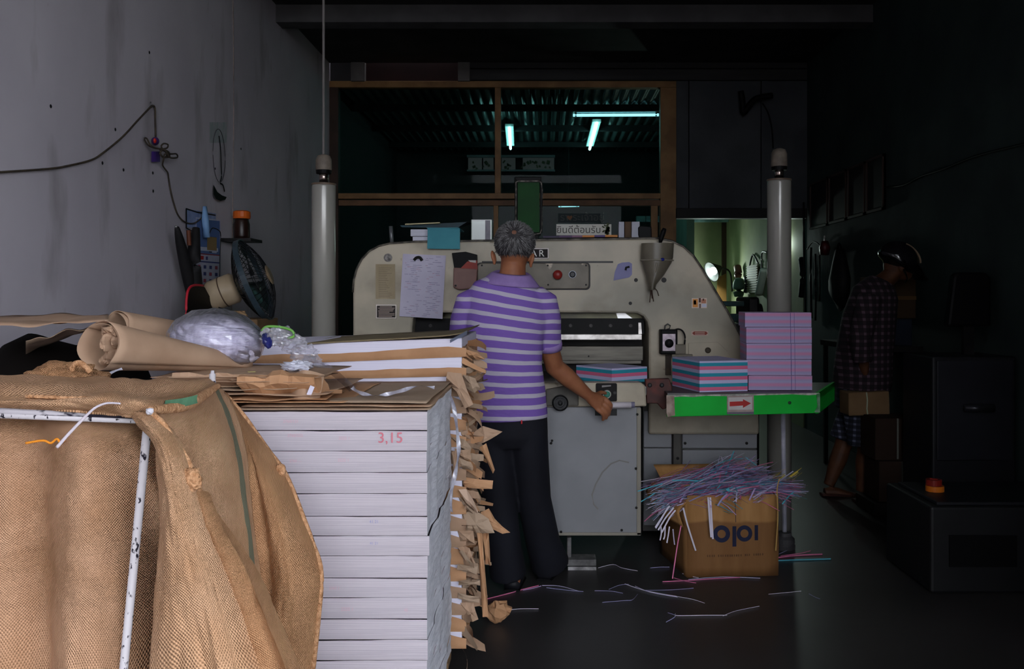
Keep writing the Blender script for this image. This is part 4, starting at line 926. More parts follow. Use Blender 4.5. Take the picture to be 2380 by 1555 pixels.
cloth('sack_body', [[(-260,945,1.70),(-60,950,1.68),(80,958,1.67),(200,964,1.66),(300,968,1.66),(380,965,1.72)],
                    [(-260,1050,1.68),(-60,1050,1.66),(80,1050,1.65),(200,1050,1.63),(310,1050,1.66),(400,1050,1.76)],
                    [(-260,1250,1.66),(-60,1250,1.65),(80,1250,1.64),(200,1250,1.62),(320,1250,1.66),(410,1250,1.78)],
                    [(-260,1450,1.66),(-60,1450,1.65),(80,1450,1.64),(200,1450,1.62),(330,1450,1.66),(420,1450,1.78)],
                    [(-260,1800,1.66),(-60,1800,1.66),(80,1800,1.65),(200,1800,1.64),(330,1800,1.68),(420,1800,1.80)]], M_burg, bs, 90, 80, .62, .66, bagfold)
cloth('sack_rim', [[(-260,872,2.10),(-60,874,2.08),(110,878,2.06),(250,880,2.08),(360,882,2.12),(440,884,2.17),(495,888,2.2)],
                   [(-260,878,1.95),(-60,880,1.93),(110,886,1.90),(250,886,1.94),(360,888,2.0),(450,888,2.08),(502,892,2.16)],
                   [(-260,890,1.74),(-60,893,1.72),(110,898,1.70),(250,901,1.72),(350,908,1.80),(440,908,1.96),(505,897,2.13)],
                   [(-260,912,1.60),(-60,915,1.59),(110,920,1.58),(250,926,1.585),(345,938,1.60),(425,933,1.84),(500,905,2.10)],
                   [(-260,932,1.575),(-60,935,1.57),(110,940,1.57),(240,948,1.575),(325,958,1.58),(400,948,1.76),(490,912,2.09)],
                   [(-260,940,1.585),(-60,944,1.58),(110,952,1.58),(240,961,1.585),(318,968,1.59),(390,958,1.74),(485,918,2.09)]], M_bur, bs, 110, 50, .62, .26,
      lambda u, v: .006*math.sin(v*20+u*5)+.005*nz(u*14, v*5), foldz=lambda u, v: .012*nz(u*12, v*5, 2)*(1-v)+.006*math.sin(v*16+u*6+3*nz(u*5,v*2))*math.sin(PI*v))
obj('rim_seam', MB().loft(path([P(x,y,Y) for x,y,Y in ((60,921,1.572),(170,925,1.572),(250,927,1.578),(305,937,1.585),(345,948,1.60),(380,954,1.68))], 8), .0035, 6), M_rope, bs, smooth=True)
obj('rim_hem', MB().loft(path([P(x,y,Y) for x,y,Y in ((345,953,1.585),(400,949,1.70),(440,938,1.80),(475,918,1.98),(508,896,2.14))], 8), [.006+.006*math.sin(PI*k/32) for k in range(33)], 10), M_rope, bs, smooth=True)
obj('green_patch', MB().grid(lambda u, v: P(416+26*u, 922+20*v+2*math.sin(3*u), 1.74)+Vector((0,-.012+.10*(u-.5)-.004*math.sin(PI*v),0)), 6, 6), mat('green_dye', (86,128,98), (70,108,82), 30, .9), bs, smooth=True)
bs2 = thing('burlap_sack', (-.55,1.8,.1), 'burlap sack draped outside the cart with green stripe and rope knot', 'sack')
cloth('right_bulge', [[(505,900,2.16),(520,910,2.18),(535,925,2.2),(548,945,2.2)],
                      [(520,970,2.10),(545,975,2.12),(570,985,2.16),(590,1000,2.2)],
                      [(530,1080,2.04),(570,1075,2.04),(615,1080,2.08),(656,1092,2.16)],
                      [(540,1200,2.02),(590,1200,2.0),(655,1195,2.02),(702,1200,2.12)],
                      [(540,1330,2.02),(600,1330,1.98),(680,1330,1.99),(746,1330,2.08)],
                      [(540,1450,2.02),(600,1450,1.98),(675,1450,1.99),(738,1450,2.08)],
                      [(540,1600,2.04),(600,1600,2.0),(665,1600,2.01),(722,1600,2.1)],
                      [(540,1850,2.08),(600,1850,2.04),(655,1850,2.05),(702,1850,2.14)]], M_burd, bs2, 60, 90, .26, .72,
      lambda u, v: -.02*math.exp(-((u-.72)/.16)**2)*math.sin(PI*min(v*1.1,1))+.022*math.exp(-((u-.42)/.07)**2)*min(1,v*2))
obj('bulge_hem', MB().loft(path([P(x,y,Y) for x,y,Y in ((530,925,2.19),(562,962,2.19),(592,1003,2.2),(625,1050,2.18),(657,1092,2.155),(680,1140,2.14),(703,1200,2.115),(725,1260,2.10),(746,1332,2.075),(738,1450,2.075),(722,1600,2.095))], 6), .0065, 8), M_rope, bs2, smooth=True)
obj('hem_knot', MB().ball(P(652,1094,2.13), .013,.012,.017, 12, 8, fn=lambda d: 1+.3*nz(d.x*3,d.y*3,d.z*3)), M_rope, bs2, smooth=True)
cloth('striped_flap', [[(340,955,1.62),(380,953,1.66),(430,943,1.80),(470,922,1.97),(500,902,2.12),(516,905,2.16)],
                       [(350,990,1.63),(390,990,1.665),(445,985,1.76),(495,975,1.90),(528,965,2.05),(550,968,2.10)],
                       [(370,1060,1.66),(410,1060,1.68),(460,1060,1.75),(515,1055,1.84),(552,1050,1.97),(572,1060,2.03)],
                       [(400,1150,1.70),(440,1150,1.71),(480,1150,1.76),(525,1150,1.83),(565,1150,1.92),(582,1160,1.99)],
                       [(430,1260,1.74),(470,1260,1.75),(505,1260,1.79),(545,1260,1.84),(580,1255,1.90),(592,1260,1.97)],
                       [(470,1370,1.80),(510,1370,1.80),(540,1370,1.82),(570,1370,1.86),(595,1370,1.91),(606,1370,1.97)],
                       [(500,1470,1.84),(540,1470,1.84),(565,1470,1.86),(590,1470,1.88),(612,1470,1.93),(622,1470,1.98)],
                       [(500,1750,1.88),(540,1750,1.88),(565,1750,1.90),(590,1750,1.92),(612,1750,1.96),(622,1750,2.0)]], M_burs, bs2, 70, 90, .40, .64,
      lambda u, v: -.010*math.exp(-((u-.93)/.06)**2)+.010*math.sin(u*13+v*2)*(.2+.6*v))
cloth('rolled_flap', [[(298,958,1.585),(312,957,1.58),(328,957,1.58),(345,957,1.59),(352,958,1.60)],
                      [(318,985,1.58),(335,985,1.565),(355,985,1.565),(375,985,1.58),(385,985,1.60)],
                      [(355,1030,1.58),(372,1030,1.56),(392,1030,1.56),(412,1030,1.58),(422,1032,1.60)],
                      [(365,1110,1.58),(388,1110,1.55),(415,1110,1.55),(442,1110,1.57),(456,1112,1.60)],
                      [(374,1200,1.58),(402,1200,1.54),(435,1200,1.54),(468,1200,1.57),(490,1200,1.62)],
                      [(366,1320,1.58),(405,1320,1.54),(455,1320,1.53),(505,1320,1.57),(545,1320,1.63)],
                      [(360,1450,1.58),(415,1450,1.54),(480,1450,1.53),(540,1450,1.57),(592,1450,1.64)],
                      [(350,1650,1.60),(430,1650,1.55),(510,1650,1.54),(590,1650,1.58),(650,1650,1.66)],
                      [(345,1850,1.60),(430,1850,1.55),(520,1850,1.55),(610,1850,1.60),(680,1850,1.68)]], M_bur, bs2, 50, 100, .20, .68,
      lambda u, v: -.012*math.sin(PI*u)+.014*math.sin(u*9+v*5)*v)
obj('seam_rope', MB().loft(path([P(x,y,Y) for x,y,Y in ((345,957,1.585),(380,990,1.58),(418,1045,1.59),(446,1095,1.58),(452,1118,1.575),(470,1160,1.60),(500,1225,1.63),(535,1290,1.65),(575,1370,1.66),(620,1450,1.67),(690,1600,1.69))], 7), [.005+.0025*abs(math.sin(k*.31)) for k in range(71)], 8), M_rope, bs2, smooth=True)
obj('seam_knot', MB().ball(P(446,1115,1.565), .017,.014,.020, 16, 10, fn=lambda d: 1+.4*nz(d.x*3,d.y*3,d.z*3)), M_rope, bs2, smooth=True)
obj('lower_fold', MB().grid(lambda u, v: patch([[P(438,1150,1.60),P(470,1140,1.585),P(500,1180,1.64)],[P(470,1230,1.60),P(505,1225,1.585),P(545,1250,1.66)],[P(510,1330,1.61),P(560,1320,1.595),P(600,1340,1.68)],[P(560,1450,1.62),P(615,1440,1.605),P(650,1450,1.69)],[P(640,1650,1.64),P(700,1640,1.63),P(740,1650,1.72)]])(u, v)+Vector((0,.012*math.sin(u*12+v*4)+.004*nz(u*9,v*20),0)), 30, 70, su=.2, sv=.6), M_burd, bs2, smooth=True)
bn = MB().ball(P(150,886,2.12), .085,.07,.042, 40, 26, fn=lambda d: 1+.35*nz(d.x*2.5,d.y*2.5,d.z*2.5)+.15*nz(d.x*7,d.y*7,d.z*7))
bo = obj('burlap_bundle', bn, M_burd, smooth=True, label='crumpled bunch of burlap behind the cart rail at far left', cat='burlap')
ul = bo.data.uv_layers.new(name='uv')
for lp in bo.data.loops:
    c_ = bo.data.vertices[lp.vertex_index].co; ul.data[lp.index].uv = (c_.x+c_.y*.5, c_.z+c_.y*.5)
M_burd_ = M_rope
obj('burlap_loop', MB().loft(path([P(x,y,2.05) for x,y in ((165,862),(172,848),(186,844),(198,852),(210,866))], 5), (.007,.004), 8), M_rope, smooth=True, label='small loop of burlap cord above the crumpled bunch', cat='cord')
obj('plastic_tie', MB().loft(path([P(x,y,1.545) for x,y in ((132,1040),(160,1008),(192,975),(212,955),(228,944),(250,937),(280,938))], 6), [(.0030-.0014*k/36, .0018) for k in range(37)], 8), mat('tie_plastic', (200,190,198), rough=.3), smooth=True, label='white plastic tie looped over the cart rail', cat='tie')
obj('orange_thread', MB().loft(path([P(x,y,1.60) for x,y in ((60,1030),(100,1024),(118,1030),(132,1020),(140,1028),(150,1023))], 5), .0022, 6), mat('orange_yarn', (226,140,40), rough=.8), smooth=True, label='bit of orange thread stitched on the hanging sack', cat='thread')
obj('twine_tie', MB().ball(P(348,956,1.565), .007,.005,.006, 10, 7, fn=lambda d: 1+.4*nz(d.x*4,d.y*4,d.z*4)), mat('tie_clear', (190,188,196), rough=.2), label='tiny clear plastic knot at the sack corner', cat='knot')
# ------------------------------------------------------------------ side tray and coloured paper blocks
def stripes(name, cols, period, phase=0.0, rough=.75, wob=.0012, soft=False, grain=0):
    m = bpy.data.materials.new(name); m.use_nodes = True; nt = m.node_tree; N = nt.nodes; L = nt.links; b = N['Principled BSDF']
    b.inputs['Roughness'].default_value = rough; b.inputs['Specular IOR Level'].default_value = .2
    tc = N.new('ShaderNodeTexCoord'); sp = N.new('ShaderNodeSeparateXYZ'); L.new(tc.outputs['Object'], sp.inputs[0])
    n = N.new('ShaderNodeTexNoise'); n.inputs['Scale'].default_value = 4; L.new(tc.outputs['Object'], n.inputs[0])
    a = N.new('ShaderNodeMath'); a.operation = 'MULTIPLY_ADD'; a.inputs[1].default_value = wob*2; L.new(n.outputs[0], a.inputs[0]); L.new(sp.outputs[2], a.inputs[2])
    d = N.new('ShaderNodeMath'); d.operation = 'MULTIPLY_ADD'; d.inputs[1].default_value = 1/period; d.inputs[2].default_value = phase; L.new(a.outputs[0], d.inputs[0])
    f = N.new('ShaderNodeMath'); f.operation = 'FRACT'; L.new(d.outputs[0], f.inputs[0])
    r = N.new('ShaderNodeValToRGB'); r.color_ramp.interpolation = 'LINEAR' if soft else 'CONSTANT'
    e = r.color_ramp.elements; e[0].color = lin(cols[0]); e[0].position = 0; e[1].position = 1/len(cols); e[1].color = lin(cols[1])
    for k in range(2, len(cols)): q = e.new(k/len(cols)); q.color = lin(cols[k])
    L.new(f.outputs[0], r.inputs[0]); L.new(r.outputs[0], b.inputs['Base Color'])
    return m
LIL, TEA, PNK = (196,192,226), (48,150,172), (222,110,146)
M_str = stripes('tricolour_sheets', (PNK, TEA, LIL), .0525, phase=.36)
M_pad = stripes('pink_lilac_sheets', ((196,150,190),(176,168,206),(170,160,200),(206,144,182)), .034, soft=True)
def rot_block(name, corner, ang, a, b, z0, z1, m, label, cat, group=None):
    """block with its nearest vertical edge at corner; sides a (to the right-back) and b (to the left-back)"""
    c = Vector(corner); u = Vector((math.cos(ang), math.sin(ang), 0)); v = Vector((-math.sin(ang), math.cos(ang), 0))
    pts = [c, c+u*a, c+u*a+v*b, c+v*b]
    mb = MB(); mb.add([Vector((p.x,p.y,z0)) for p in pts]+[Vector((p.x,p.y,z1)) for p in pts], [(0,3,2,1),(4,5,6,7),(0,1,5,4),(1,2,6,5),(2,3,7,6),(3,0,4,7)])
    return obj(name, mb, m, label=label, cat=cat, group=group)
c = P(1422,884,4.50)
rot_block('paper_block', (PX(1422,4.5),4.5,0), .62, .235, .29, ZT+.001, ZT+.0775, M_str, 'pink, teal and white striped paper block on the cutting table', 'paper block', 'tricolour paper blocks')
ZTR = PZ(914, 4.30)
tray = thing('side_tray', (1.0,4.5,ZTR-.1), 'green-fronted side tray carrying the coloured paper stacks', 'tray')
X0, X1 = PX(1552,4.3), PX(1904,4.3)
dk = MB(); q = [(X0,4.31),(X1,4.31),(PX(1940,4.85),4.85),(X0,4.85)]
dk.add([(x,y,ZTR-.03) for x,y in q]+[(x,y,ZTR-.001) for x,y in q], [(0,3,2,1),(4,5,6,7),(0,1,5,4),(1,2,6,5),(2,3,7,6),(3,0,4,7)])
obj('tray_deck', dk, mat('tray_steel', (90,88,88), (70,68,68), 8, .4, .4), tray)
M_green = mat('green_paint', (8,186,58), (6,168,48), 5, .55, spec=.2); bands_layer(M_green, (120,180,132), 7, .74, .9)
gf = obj('tray_front', MB().pprism([(1550,919),(1905,914),(1905,960),(1550,969)], 4.29, .02), M_green, tray, bevel=.002)
obj('chipped_edge', MB().pprism([(1550,918.5),(1905,913.5),(1905,917),(1880,918.5),(1840,916.5),(1700,921),(1640,920),(1610,923),(1590,921.5),(1550,924)], 4.288, .003), mat('chipped_white', (190,186,180), (140,138,130), 40, .6), gf)
obj('tape_end', MB().pprism([(1549,919),(1567,920),(1569,966),(1562,967),(1552,970),(1549,960)], 4.285, .006), mat('aged_tape', (176,156,142), (130,110,98), 22, .6), gf)
obj('worn_right_end', MB().pprism([(1898,916),(1906,914),(1906,959),(1893,958),(1900,945),(1899,930)], 4.286, .004), mat('worn_pale', (120,150,124), (60,120,70), 26, .6), gf)
ar = obj('arrow_card', MB().pprism([(1690,921),(1752,919.5),(1752,957),(1690,958)], 4.284, .005), mat('arrow_card', (170,150,144), (150,132,128), 12, .6), gf)
obj('arrow_label', MB().pprism([(1693,924),(1748,922.5),(1748,952),(1693,952.5)], 4.282, .003), mat('arrow_white', (198,192,190), (186,180,178), 10, .6), ar)
obj('red_arrow', MB().pprism([(1696,934),(1727,932.5),(1727,928),(1745.5,937.5),(1727,948),(1727,942.5),(1696,944.5)], 4.28, .003), mat('arrow_red', (180,38,34), (160,32,30), 14, .5), ar)
obj('card_foot', MB().pbox(1690,957,1752,963,4.286,.004), mat('foot_lilac', (104,96,110), rough=.6), ar)
obj('tray_screw', MB().lathe([(.008,0),(.008,.003),(.004,.004)], P(1835,936,4.29), 12, axis=(0,-1,0)), mat('screw_green', (10,66,26), rough=.5), gf)
sdp = MB(); a, b_ = Vector((X1,4.31,0)), Vector((PX(1940,4.85),4.85,0)); zz0, zz1 = PZ(962,4.3), ZTR+.002
sdp.add([(a.x,a.y,zz0),(b_.x,b_.y,zz0),(b_.x,b_.y,zz1),(a.x,a.y,zz1),(a.x-.015,a.y,zz0),(b_.x-.015,b_.y,zz0),(b_.x-.015,b_.y,zz1),(a.x-.015,a.y,zz1)], [(0,1,2,3),(4,7,6,5),(0,4,5,1),(3,2,6,7),(1,5,6,2),(0,3,7,4)])
obj('tray_side', sdp, M_green, tray)
lgm = mat('leg_white', (186,184,196), (160,158,172), 12, .4)
Yl = 4.74; Xl = PX(1819,Yl)
lg = obj('tray_leg', MB().cyl((PX(1824,Yl),Yl,.03), (Xl,Yl,ZTR-.03), .012, n=14), lgm, tray, smooth=True)
obj('leg_foot', MB().lathe([(.052,0),(.054,.02),(.048,.032),(.052,.034),(.050,.055),(.036,.068),(.034,.085),(.014,.088)], (PX(1824,Yl),Yl,0), 22), mat('rubber_foot', (66,64,66), (52,50,52), 14, .6), lg, smooth=False)
rot_block('paper_block', (PX(1626,4.33),4.33,0), .25, .252, .34, ZTR+.001, ZTR+.150, stripes('tricolour_sheets_tray', (PNK,TEA,LIL), .050, phase=-.16), 'pink, teal and white striped paper block on the green tray', 'paper block', 'tricolour paper blocks')
zc = ZTR+.001; hs = [.072,.078,.078,.078,.0715]
XT0 = PX(1741,4.38)
for k, h in enumerate(hs):
    dx = R.uniform(-.004,.004)+(4-k)*.0015*0; x0 = PX(1733,4.42)+dx-.004*k*.6+.010; x1 = PX(1887,4.42)+dx*.5
    blk = thing('paper_pad_block', ((x0+x1)/2,4.55,zc), 'pink and lilac paper block, %s of five in the tall pile' % ('lowest','second from the bottom','middle','second from the top','topmost')[k], 'paper block', 'tall pile of pink blocks')
    mb = MB(); L2 = .029
    mb.add([(x0,4.42,zc+.0006),(x1,4.42,zc+.0006),(x1-.0,4.66,zc+.0006),(x0+L2,4.70,zc+.0006),(x0,4.42,zc+h),(x1,4.42,zc+h),(x1-.0,4.66,zc+h),(x0+L2,4.70,zc+h)], [(0,3,2,1),(4,5,6,7),(0,1,5,4),(1,2,6,5),(2,3,7,6),(3,0,4,7)])
    obj('sheet_block', mb, M_pad, blk, bevel=.0015)
    for lx, ww in ((1839,.0014),(1846,.0009)):
        xx = PX(lx-k*.6+(2 if lx > 1840 else 0),4.42); obj('pen_line', MB().box(xx, xx+ww*1.5, 4.4185, 4.4195, zc+.001, zc+h-.001), mat('pen_blue', (70,66,130), rough=.7), blk)
    zc += h+.0008

# ------------------------------------------------------------------ cardboard box of paper strips
M_card = mat('corrugated_card', (176,130,80), (158,113,66), 4, .75, stretch=(4,4,.6), bump=.1, bscale=20)
bands_layer(M_card, (104,66,36), 2.2, .62, .78)
def water_stain(m, col, z0):
    '''damp lower part of the box with a wavy tide line'''
    nt = m.node_tree; N = nt.nodes; L = nt.links; b = N['Principled BSDF']; old = b.inputs['Base Color'].links[0].from_socket
    tc = N.new('ShaderNodeTexCoord'); sp = N.new('ShaderNodeSeparateXYZ'); L.new(tc.outputs['Object'], sp.inputs[0])
    n = N.new('ShaderNodeTexNoise'); n.inputs['Scale'].default_value = 4; L.new(tc.outputs['Object'], n.inputs[0])
    a = N.new('ShaderNodeMath'); a.operation = 'MULTIPLY_ADD'; a.inputs[1].default_value = .09; L.new(n.outputs[0], a.inputs[0]); L.new(sp.outputs[2], a.inputs[2])
    l = N.new('ShaderNodeMapRange'); l.inputs[1].default_value = z0; l.inputs[2].default_value = z0+.012; l.inputs[3].default_value = .62; l.inputs[4].default_value = 0; L.new(a.outputs[0], l.inputs[0])
    mx = N.new('ShaderNodeMix'); mx.data_type = 'RGBA'; L.new(l.outputs[0], mx.inputs[0]); L.new(old, mx.inputs[6]); mx.inputs[7].default_value = lin(col); L.new(mx.outputs[2], b.inputs['Base Color'])
water_stain(M_card, (96,60,34), .295)
bx = thing('cardboard_box', (.86,4.45,0), 'battered cardboard box printed with dark blue rings, full of paper strips', 'box')
q0, q1 = Vector((PX(1597,4.25),4.25,0)), Vector((PX(1808,4.28),4.28,0)); q3 = Vector((.60,4.66,0)); q2 = q1+(q3-q0); hB = .385
ex = (q1-q0).normalized(); nrm = Vector((ex.y,-ex.x,0))
def wallp(a, b, h0, h1, th=.006, wob=0.0, n=8):
    a, b = Vector(a), Vector(b); d = (b-a); nn = Vector((d.y,-d.x,0)).normalized()
    mb = MB().grid(lambda u, v: a+d*u+Vector((0,0,h0+(h1-h0)*v))+nn*(wob*math.sin(PI*u)*math.sin(PI*v)+wob*.4*nz(u*4,v*4,h1)), n, n)
    return mb
def solid(o, t):
    m = o.modifiers.new('thick','SOLIDIFY'); m.thickness = t; m.offset = 0; return o
bf = solid(obj('front_wall', wallp(q0,q1,0,hB,wob=.012), M_card, bx, smooth=True), .006)
solid(obj('left_wall', wallp(q3,q0,0,hB-.02,wob=.01), M_card, bx, smooth=True), .006)
solid(obj('right_wall', wallp(q1,q2,0,hB,wob=.006), M_card, bx, smooth=True), .006)
solid(obj('back_wall', wallp(q2,q3,0,hB,wob=.006), M_card, bx, smooth=True), .006)
obj('box_bottom', MB().add([q0+Vector((0,0,.004)),q1+Vector((0,0,.004)),q2+Vector((0,0,.004)),q3+Vector((0,0,.004))],[(0,1,2,3)]) and MB() or MB(), M_card, bx) if False else None
bb_ = MB(); bb_.add([p+Vector((0,0,.004)) for p in (q0,q1,q2,q3)]+[p for p in (q0,q1,q2,q3)], [(0,1,2,3),(7,6,5,4),(0,4,5,1),(1,5,6,2),(2,6,7,3),(3,7,4,0)])
obj('box_bottom', bb_, M_card, bx)
# left flap folded down and outwards, back flap standing
fl = patch([[q3+Vector((0,0,hB-.02)), q3.lerp(q0,.5)+Vector((0,0,hB-.02)), q0+Vector((0,0,hB-.03))],
            [q3+Vector((-.05,-.02,hB-.02)), q3.lerp(q0,.5)+Vector((-.055,-.02,hB-.05)), q0+Vector((-.04,-.01,hB-.075))],
            [q3+Vector((-.08,-.04,hB-.06)), q3.lerp(q0,.5)+Vector((-.085,-.05,hB-.11)), q0+Vector((-.02,-.02,hB-.145))]])
solid(obj('left_flap', MB().grid(fl, 10, 8), M_card, bx, smooth=True), .005)
solid(obj('back_flap', MB().grid(lambda u, v: q3.lerp(q2,u)+Vector((-.03*v,.05*v,hB+.06*v)), 6, 4), M_card, bx, smooth=True), .005)
M_navy = mat('navy_print', (30,34,62), (24,28,52), 14, .7)
def onfront(px, py):
    """point on the bowed front wall seen at that pixel"""
    d = P(px,py,1.0)-Vector((0,0,CH)); cpt = Vector((0,0,CH)); t_ = (q0-cpt).dot(nrm)/d.dot(nrm); p = cpt+d*t_
    u = (p-q0).dot(ex)/(q1-q0).length; v = p.z/hB
    return p+nrm*(.012*math.sin(PI*min(max(u,0),1))*math.sin(PI*min(max(v,0),1))+.0052+.0048*max(0,nz(u*4,v*4,hB)))
def print_poly(name, pix, par):
    mb = MB(); vs = [onfront(x,y) for x,y in pix]; mb.add(vs, [list(range(len(vs)))]); return obj(name, mb, M_navy, par)
def print_ring(cx, cy, ro, ri, par):
    mb = MB(); n = 28
    for r in (ro, ri): mb.v += [onfront(cx+r*math.cos(2*PI*k/n), cy+r*1.02*math.sin(2*PI*k/n)) for k in range(n)]
    for k in range(n): mb.f.append([k,(k+1)%n,n+(k+1)%n,n+k]); mb.m.append(0)
    obj('logo_ring', mb, M_navy, par)
print_ring(1675,1239,19.5,9.5,bf); print_ring(1728,1238,18.5,9.5,bf)
print_poly('logo_bar', [(1700,1221),(1709,1221),(1709,1268),(1700,1268)], bf); print_poly('logo_bar', [(1752,1219),(1760,1219),(1760,1254),(1752,1254)], bf)
print_poly('arrow_shaft', [(1707,1160),(1708.3,1160),(1708.3,1212),(1707,1212)], bf); print_poly('arrow_head', [(1707.5,1155),(1713,1168),(1707.5,1162),(1702,1169)], bf)
tk = MB()
for k in range(26):
    x = 1642+k*5.1+R.uniform(-.5,.5)
    if k in (4, 16, 20): continue
    w_ = R.uniform(2,3.6); yb = 1291-.03*(x-1642)
    tk.add([onfront(x,yb-2.8), onfront(x+w_,yb-2.8), onfront(x+w_,yb+2.2), onfront(x,yb+2.2)], [(0,1,2,3)])
obj('print_line', tk, mat('faded_print', (92,62,40), rough=.8), bf, kind='stuff')
# strips
SC_COL = [(226,126,166),(196,172,220),(208,202,232),(92,184,204),(168,164,206),(228,220,236),(226,204,90)]
SM = [mat('strip_%d' % k, c_, rough=.7) for k, c_ in enumerate(SC_COL)]
def strip(mb, p0, d, L_, w, sag, mi, n=4):
    d = Vector(d).normalized(); s = d.cross(Vector((R.uniform(-.4,.4),R.uniform(-.4,.4),1))).normalized()
    o = len(mb.v)
    for k in range(n+1):
        t = k/n; p = Vector(p0)+d*(L_*t)+Vector((0,0,-sag*(t*2-1)**2))
        p.z = max(p.z, .004); mb.v += [p-s*w/2, p+s*w/2]
    for k in range(n): mb.f.append([o+2*k,o+2*k+1,o+2*k+3,o+2*k+2]); mb.m.append(mi)
pile = MB(); cen = (q0+q2)/2
for k in range(2000):
    u, v = R.random(), R.random(); p = q0+(q1-q0)*u+(q3-q0)*v
    hh = hB-.03+.105*math.exp(-((u-.62)/.34)**2-((v-.5)/.55)**2)*R.random()**.35+.02*R.random()
    a = R.gauss(0,.55)+(.25 if u > .5 else 0); L_ = R.uniform(.09,.30)
    d = Vector((math.cos(a), math.sin(a)*.7, R.gauss(.06,.16)))
    st0 = p-d*L_*.5; st0.z = hh
    q_ = nz(p.x*9, p.y*7, hh*28)
    mi = R.choices(range(7), ((7,4,1,.6,1.5,.6,.1) if q_ > .12 else (1,3,4,5,2,2,.1) if q_ < -.2 else (2,6,3,1.2,4,1,.12)))[0]
    strip(pile, st0, d, L_, R.uniform(.004,.0085), R.uniform(0,.03), mi)
for k in range(260):     # fan at the upper right and loose brush at the top
    b0 = P(R.uniform(1660,1720), R.uniform(1132,1148), 4.42); a = R.uniform(.15,.75)
    strip(pile, b0, (math.cos(a), R.uniform(-.25,.25), math.sin(a)*.55), R.uniform(.10,.21), R.uniform(.0025,.0045), .004, R.choices(range(7),(4,6,3,1.4,3,1,.1))[0])
for k in range(24):
    b0 = P(R.choice((1800,1835))+R.uniform(-8,8), R.uniform(1104,1122), 4.45)
    strip(pile, b0, (.8,R.uniform(-.2,.2),.55), R.uniform(.04,.07), .005, 0, 6)
for k in range(240):     # overhang to the right
    b0 = P(R.uniform(1745,1800), R.uniform(1118,1146), 4.36)
    strip(pile, b0, (1,R.uniform(-.3,.2),R.gauss(-.02,.10)), R.uniform(.08,.18), R.uniform(.004,.008), R.uniform(0,.012), R.choices(range(7),(5,5,3,2,3,1,.1))[0])
for k in range(230):     # left overhang spilling over the folded flap
    b0 = P(R.uniform(1560,1615), R.uniform(1136,1178), 4.30); a = R.uniform(2.75,3.75)
    strip(pile, b0, (math.cos(a), R.uniform(-.35,.1), math.sin(a)*.8), R.uniform(.06,.15), R.uniform(.003,.0055), R.uniform(0,.02), R.choices(range(7),(1.2,1.5,4,3.2,1.5,5,0))[0])
obj('paper_strip_pile', pile, SM, label='tangle of pink, lilac and teal paper strips heaped in the box', cat='paper strips', kind='stuff')
def loose(pix, Y, w, m, label, group=None):
    """a single strip through pixels; Y per point or one depth"""
    Ys = Y if isinstance(Y,(list,tuple)) else [Y]*len(pix)
    pts = path([P(x,y,a) for (x,y),a in zip(pix,Ys)], 4); mb = MB()
    for k, p in enumerate(pts):
        t = (pts[min(k+1,len(pts)-1)]-pts[max(k-1,0)]).normalized(); s = t.cross(Vector((0,1,0))); s = s.normalized() if s.length > 1e-4 else Vector((1,0,0))
        s = (s+Vector((0,-.5,0))).normalized(); mb.v += [p-s*w/2, p+s*w/2]
    for k in range(len(pts)-1): mb.f.append([2*k,2*k+1,2*k+3,2*k+2]); mb.m.append(0)
    return obj('paper_strip', mb, m, label=label, cat='paper strip', group=group)
W_, PK, TL, YE = SM[5], SM[0], SM[3], SM[6]
H = [([(1646,1156),(1649,1200),(1653,1249)],4.205,.009,W_,'broad white strip hanging down the box front, left of the ring print'),
 ([(1651,1156),(1654,1205),(1657,1253)],4.203,.008,W_,'white strip hanging just right of the broad one'),
 ([(1588,1180),(1598,1220),(1617,1280)],4.22,.008,W_,'white strip slanting down the left corner of the box'),
 ([(1583,1222),(1574,1270),(1563,1345)],[4.2,4.18,4.15],.005,PK,'pink strip hanging from the folded flap to the floor'),
 ([(1812,1112),(1806,1140),(1808,1200),(1803,1280)],4.24,.005,mat('strip_ochre', (176,140,80), rough=.7),'ochre strip hanging down the right edge of the box'),
 ([(1556,1176),(1540,1200),(1523,1226)],4.26,.007,W_,'white strip drooping left over the folded flap, leftmost'),
 ([(1566,1180),(1546,1205),(1530,1232)],4.25,.007,W_,'white strip drooping left, next to the leftmost'),
 ([(1570,1186),(1556,1204),(1538,1238)],4.24,.007,W_,'white strip drooping over the flap toward lower left'),
 ([(1552,1178),(1538,1206),(1524,1228)],4.27,.006,SM[2],'lilac strip drooping behind the white ones'),
 ([(1536,1222),(1537,1240),(1534,1256)],4.24,.006,W_,'short white strip end below the flap, left'),
 ([(1546,1224),(1545,1245),(1542,1254)],4.24,.006,W_,'short white strip end below the flap, middle'),
 ([(1556,1224),(1553,1245),(1550,1262)],4.23,.006,W_,'longer white strip end below the flap, right'),
 ([(1564,1230),(1566,1250),(1568,1266)],4.22,.005,SM[2],'lilac strip end below the flap near the pink strip'),
 ([(1482,1142),(1510,1133),(1540,1124)],4.30,.006,TL,'teal strip sticking far out to the left, upper of two'),
 ([(1490,1166),(1505,1157),(1524,1145)],4.30,.006,TL,'teal strip sticking out to the left, lower of two'),
 ([(1562,1117),(1590,1116),(1622,1118)],4.33,.007,TL,'teal strip lying along the back flap'),
 ([(1732,1062),(1748,1074),(1760,1083)],4.42,.003,TL,'thin teal strip rising from the top of the heap'),
 ([(1818,1172),(1832,1155),(1846,1142)],4.30,.008,TL,'teal strip hanging at the lower right of the heap'),
 ([(1690,1136),(1693,1139),(1696,1139)],4.20,.016,TL,'small teal paper square at the box rim'),
 ([(1668,1176),(1678,1160),(1690,1148)],4.205,.010,SM[4],'grey-violet strip lying slanted below the rim')]
for a in H: loose(*a, group='loose strips on the cardboard box')
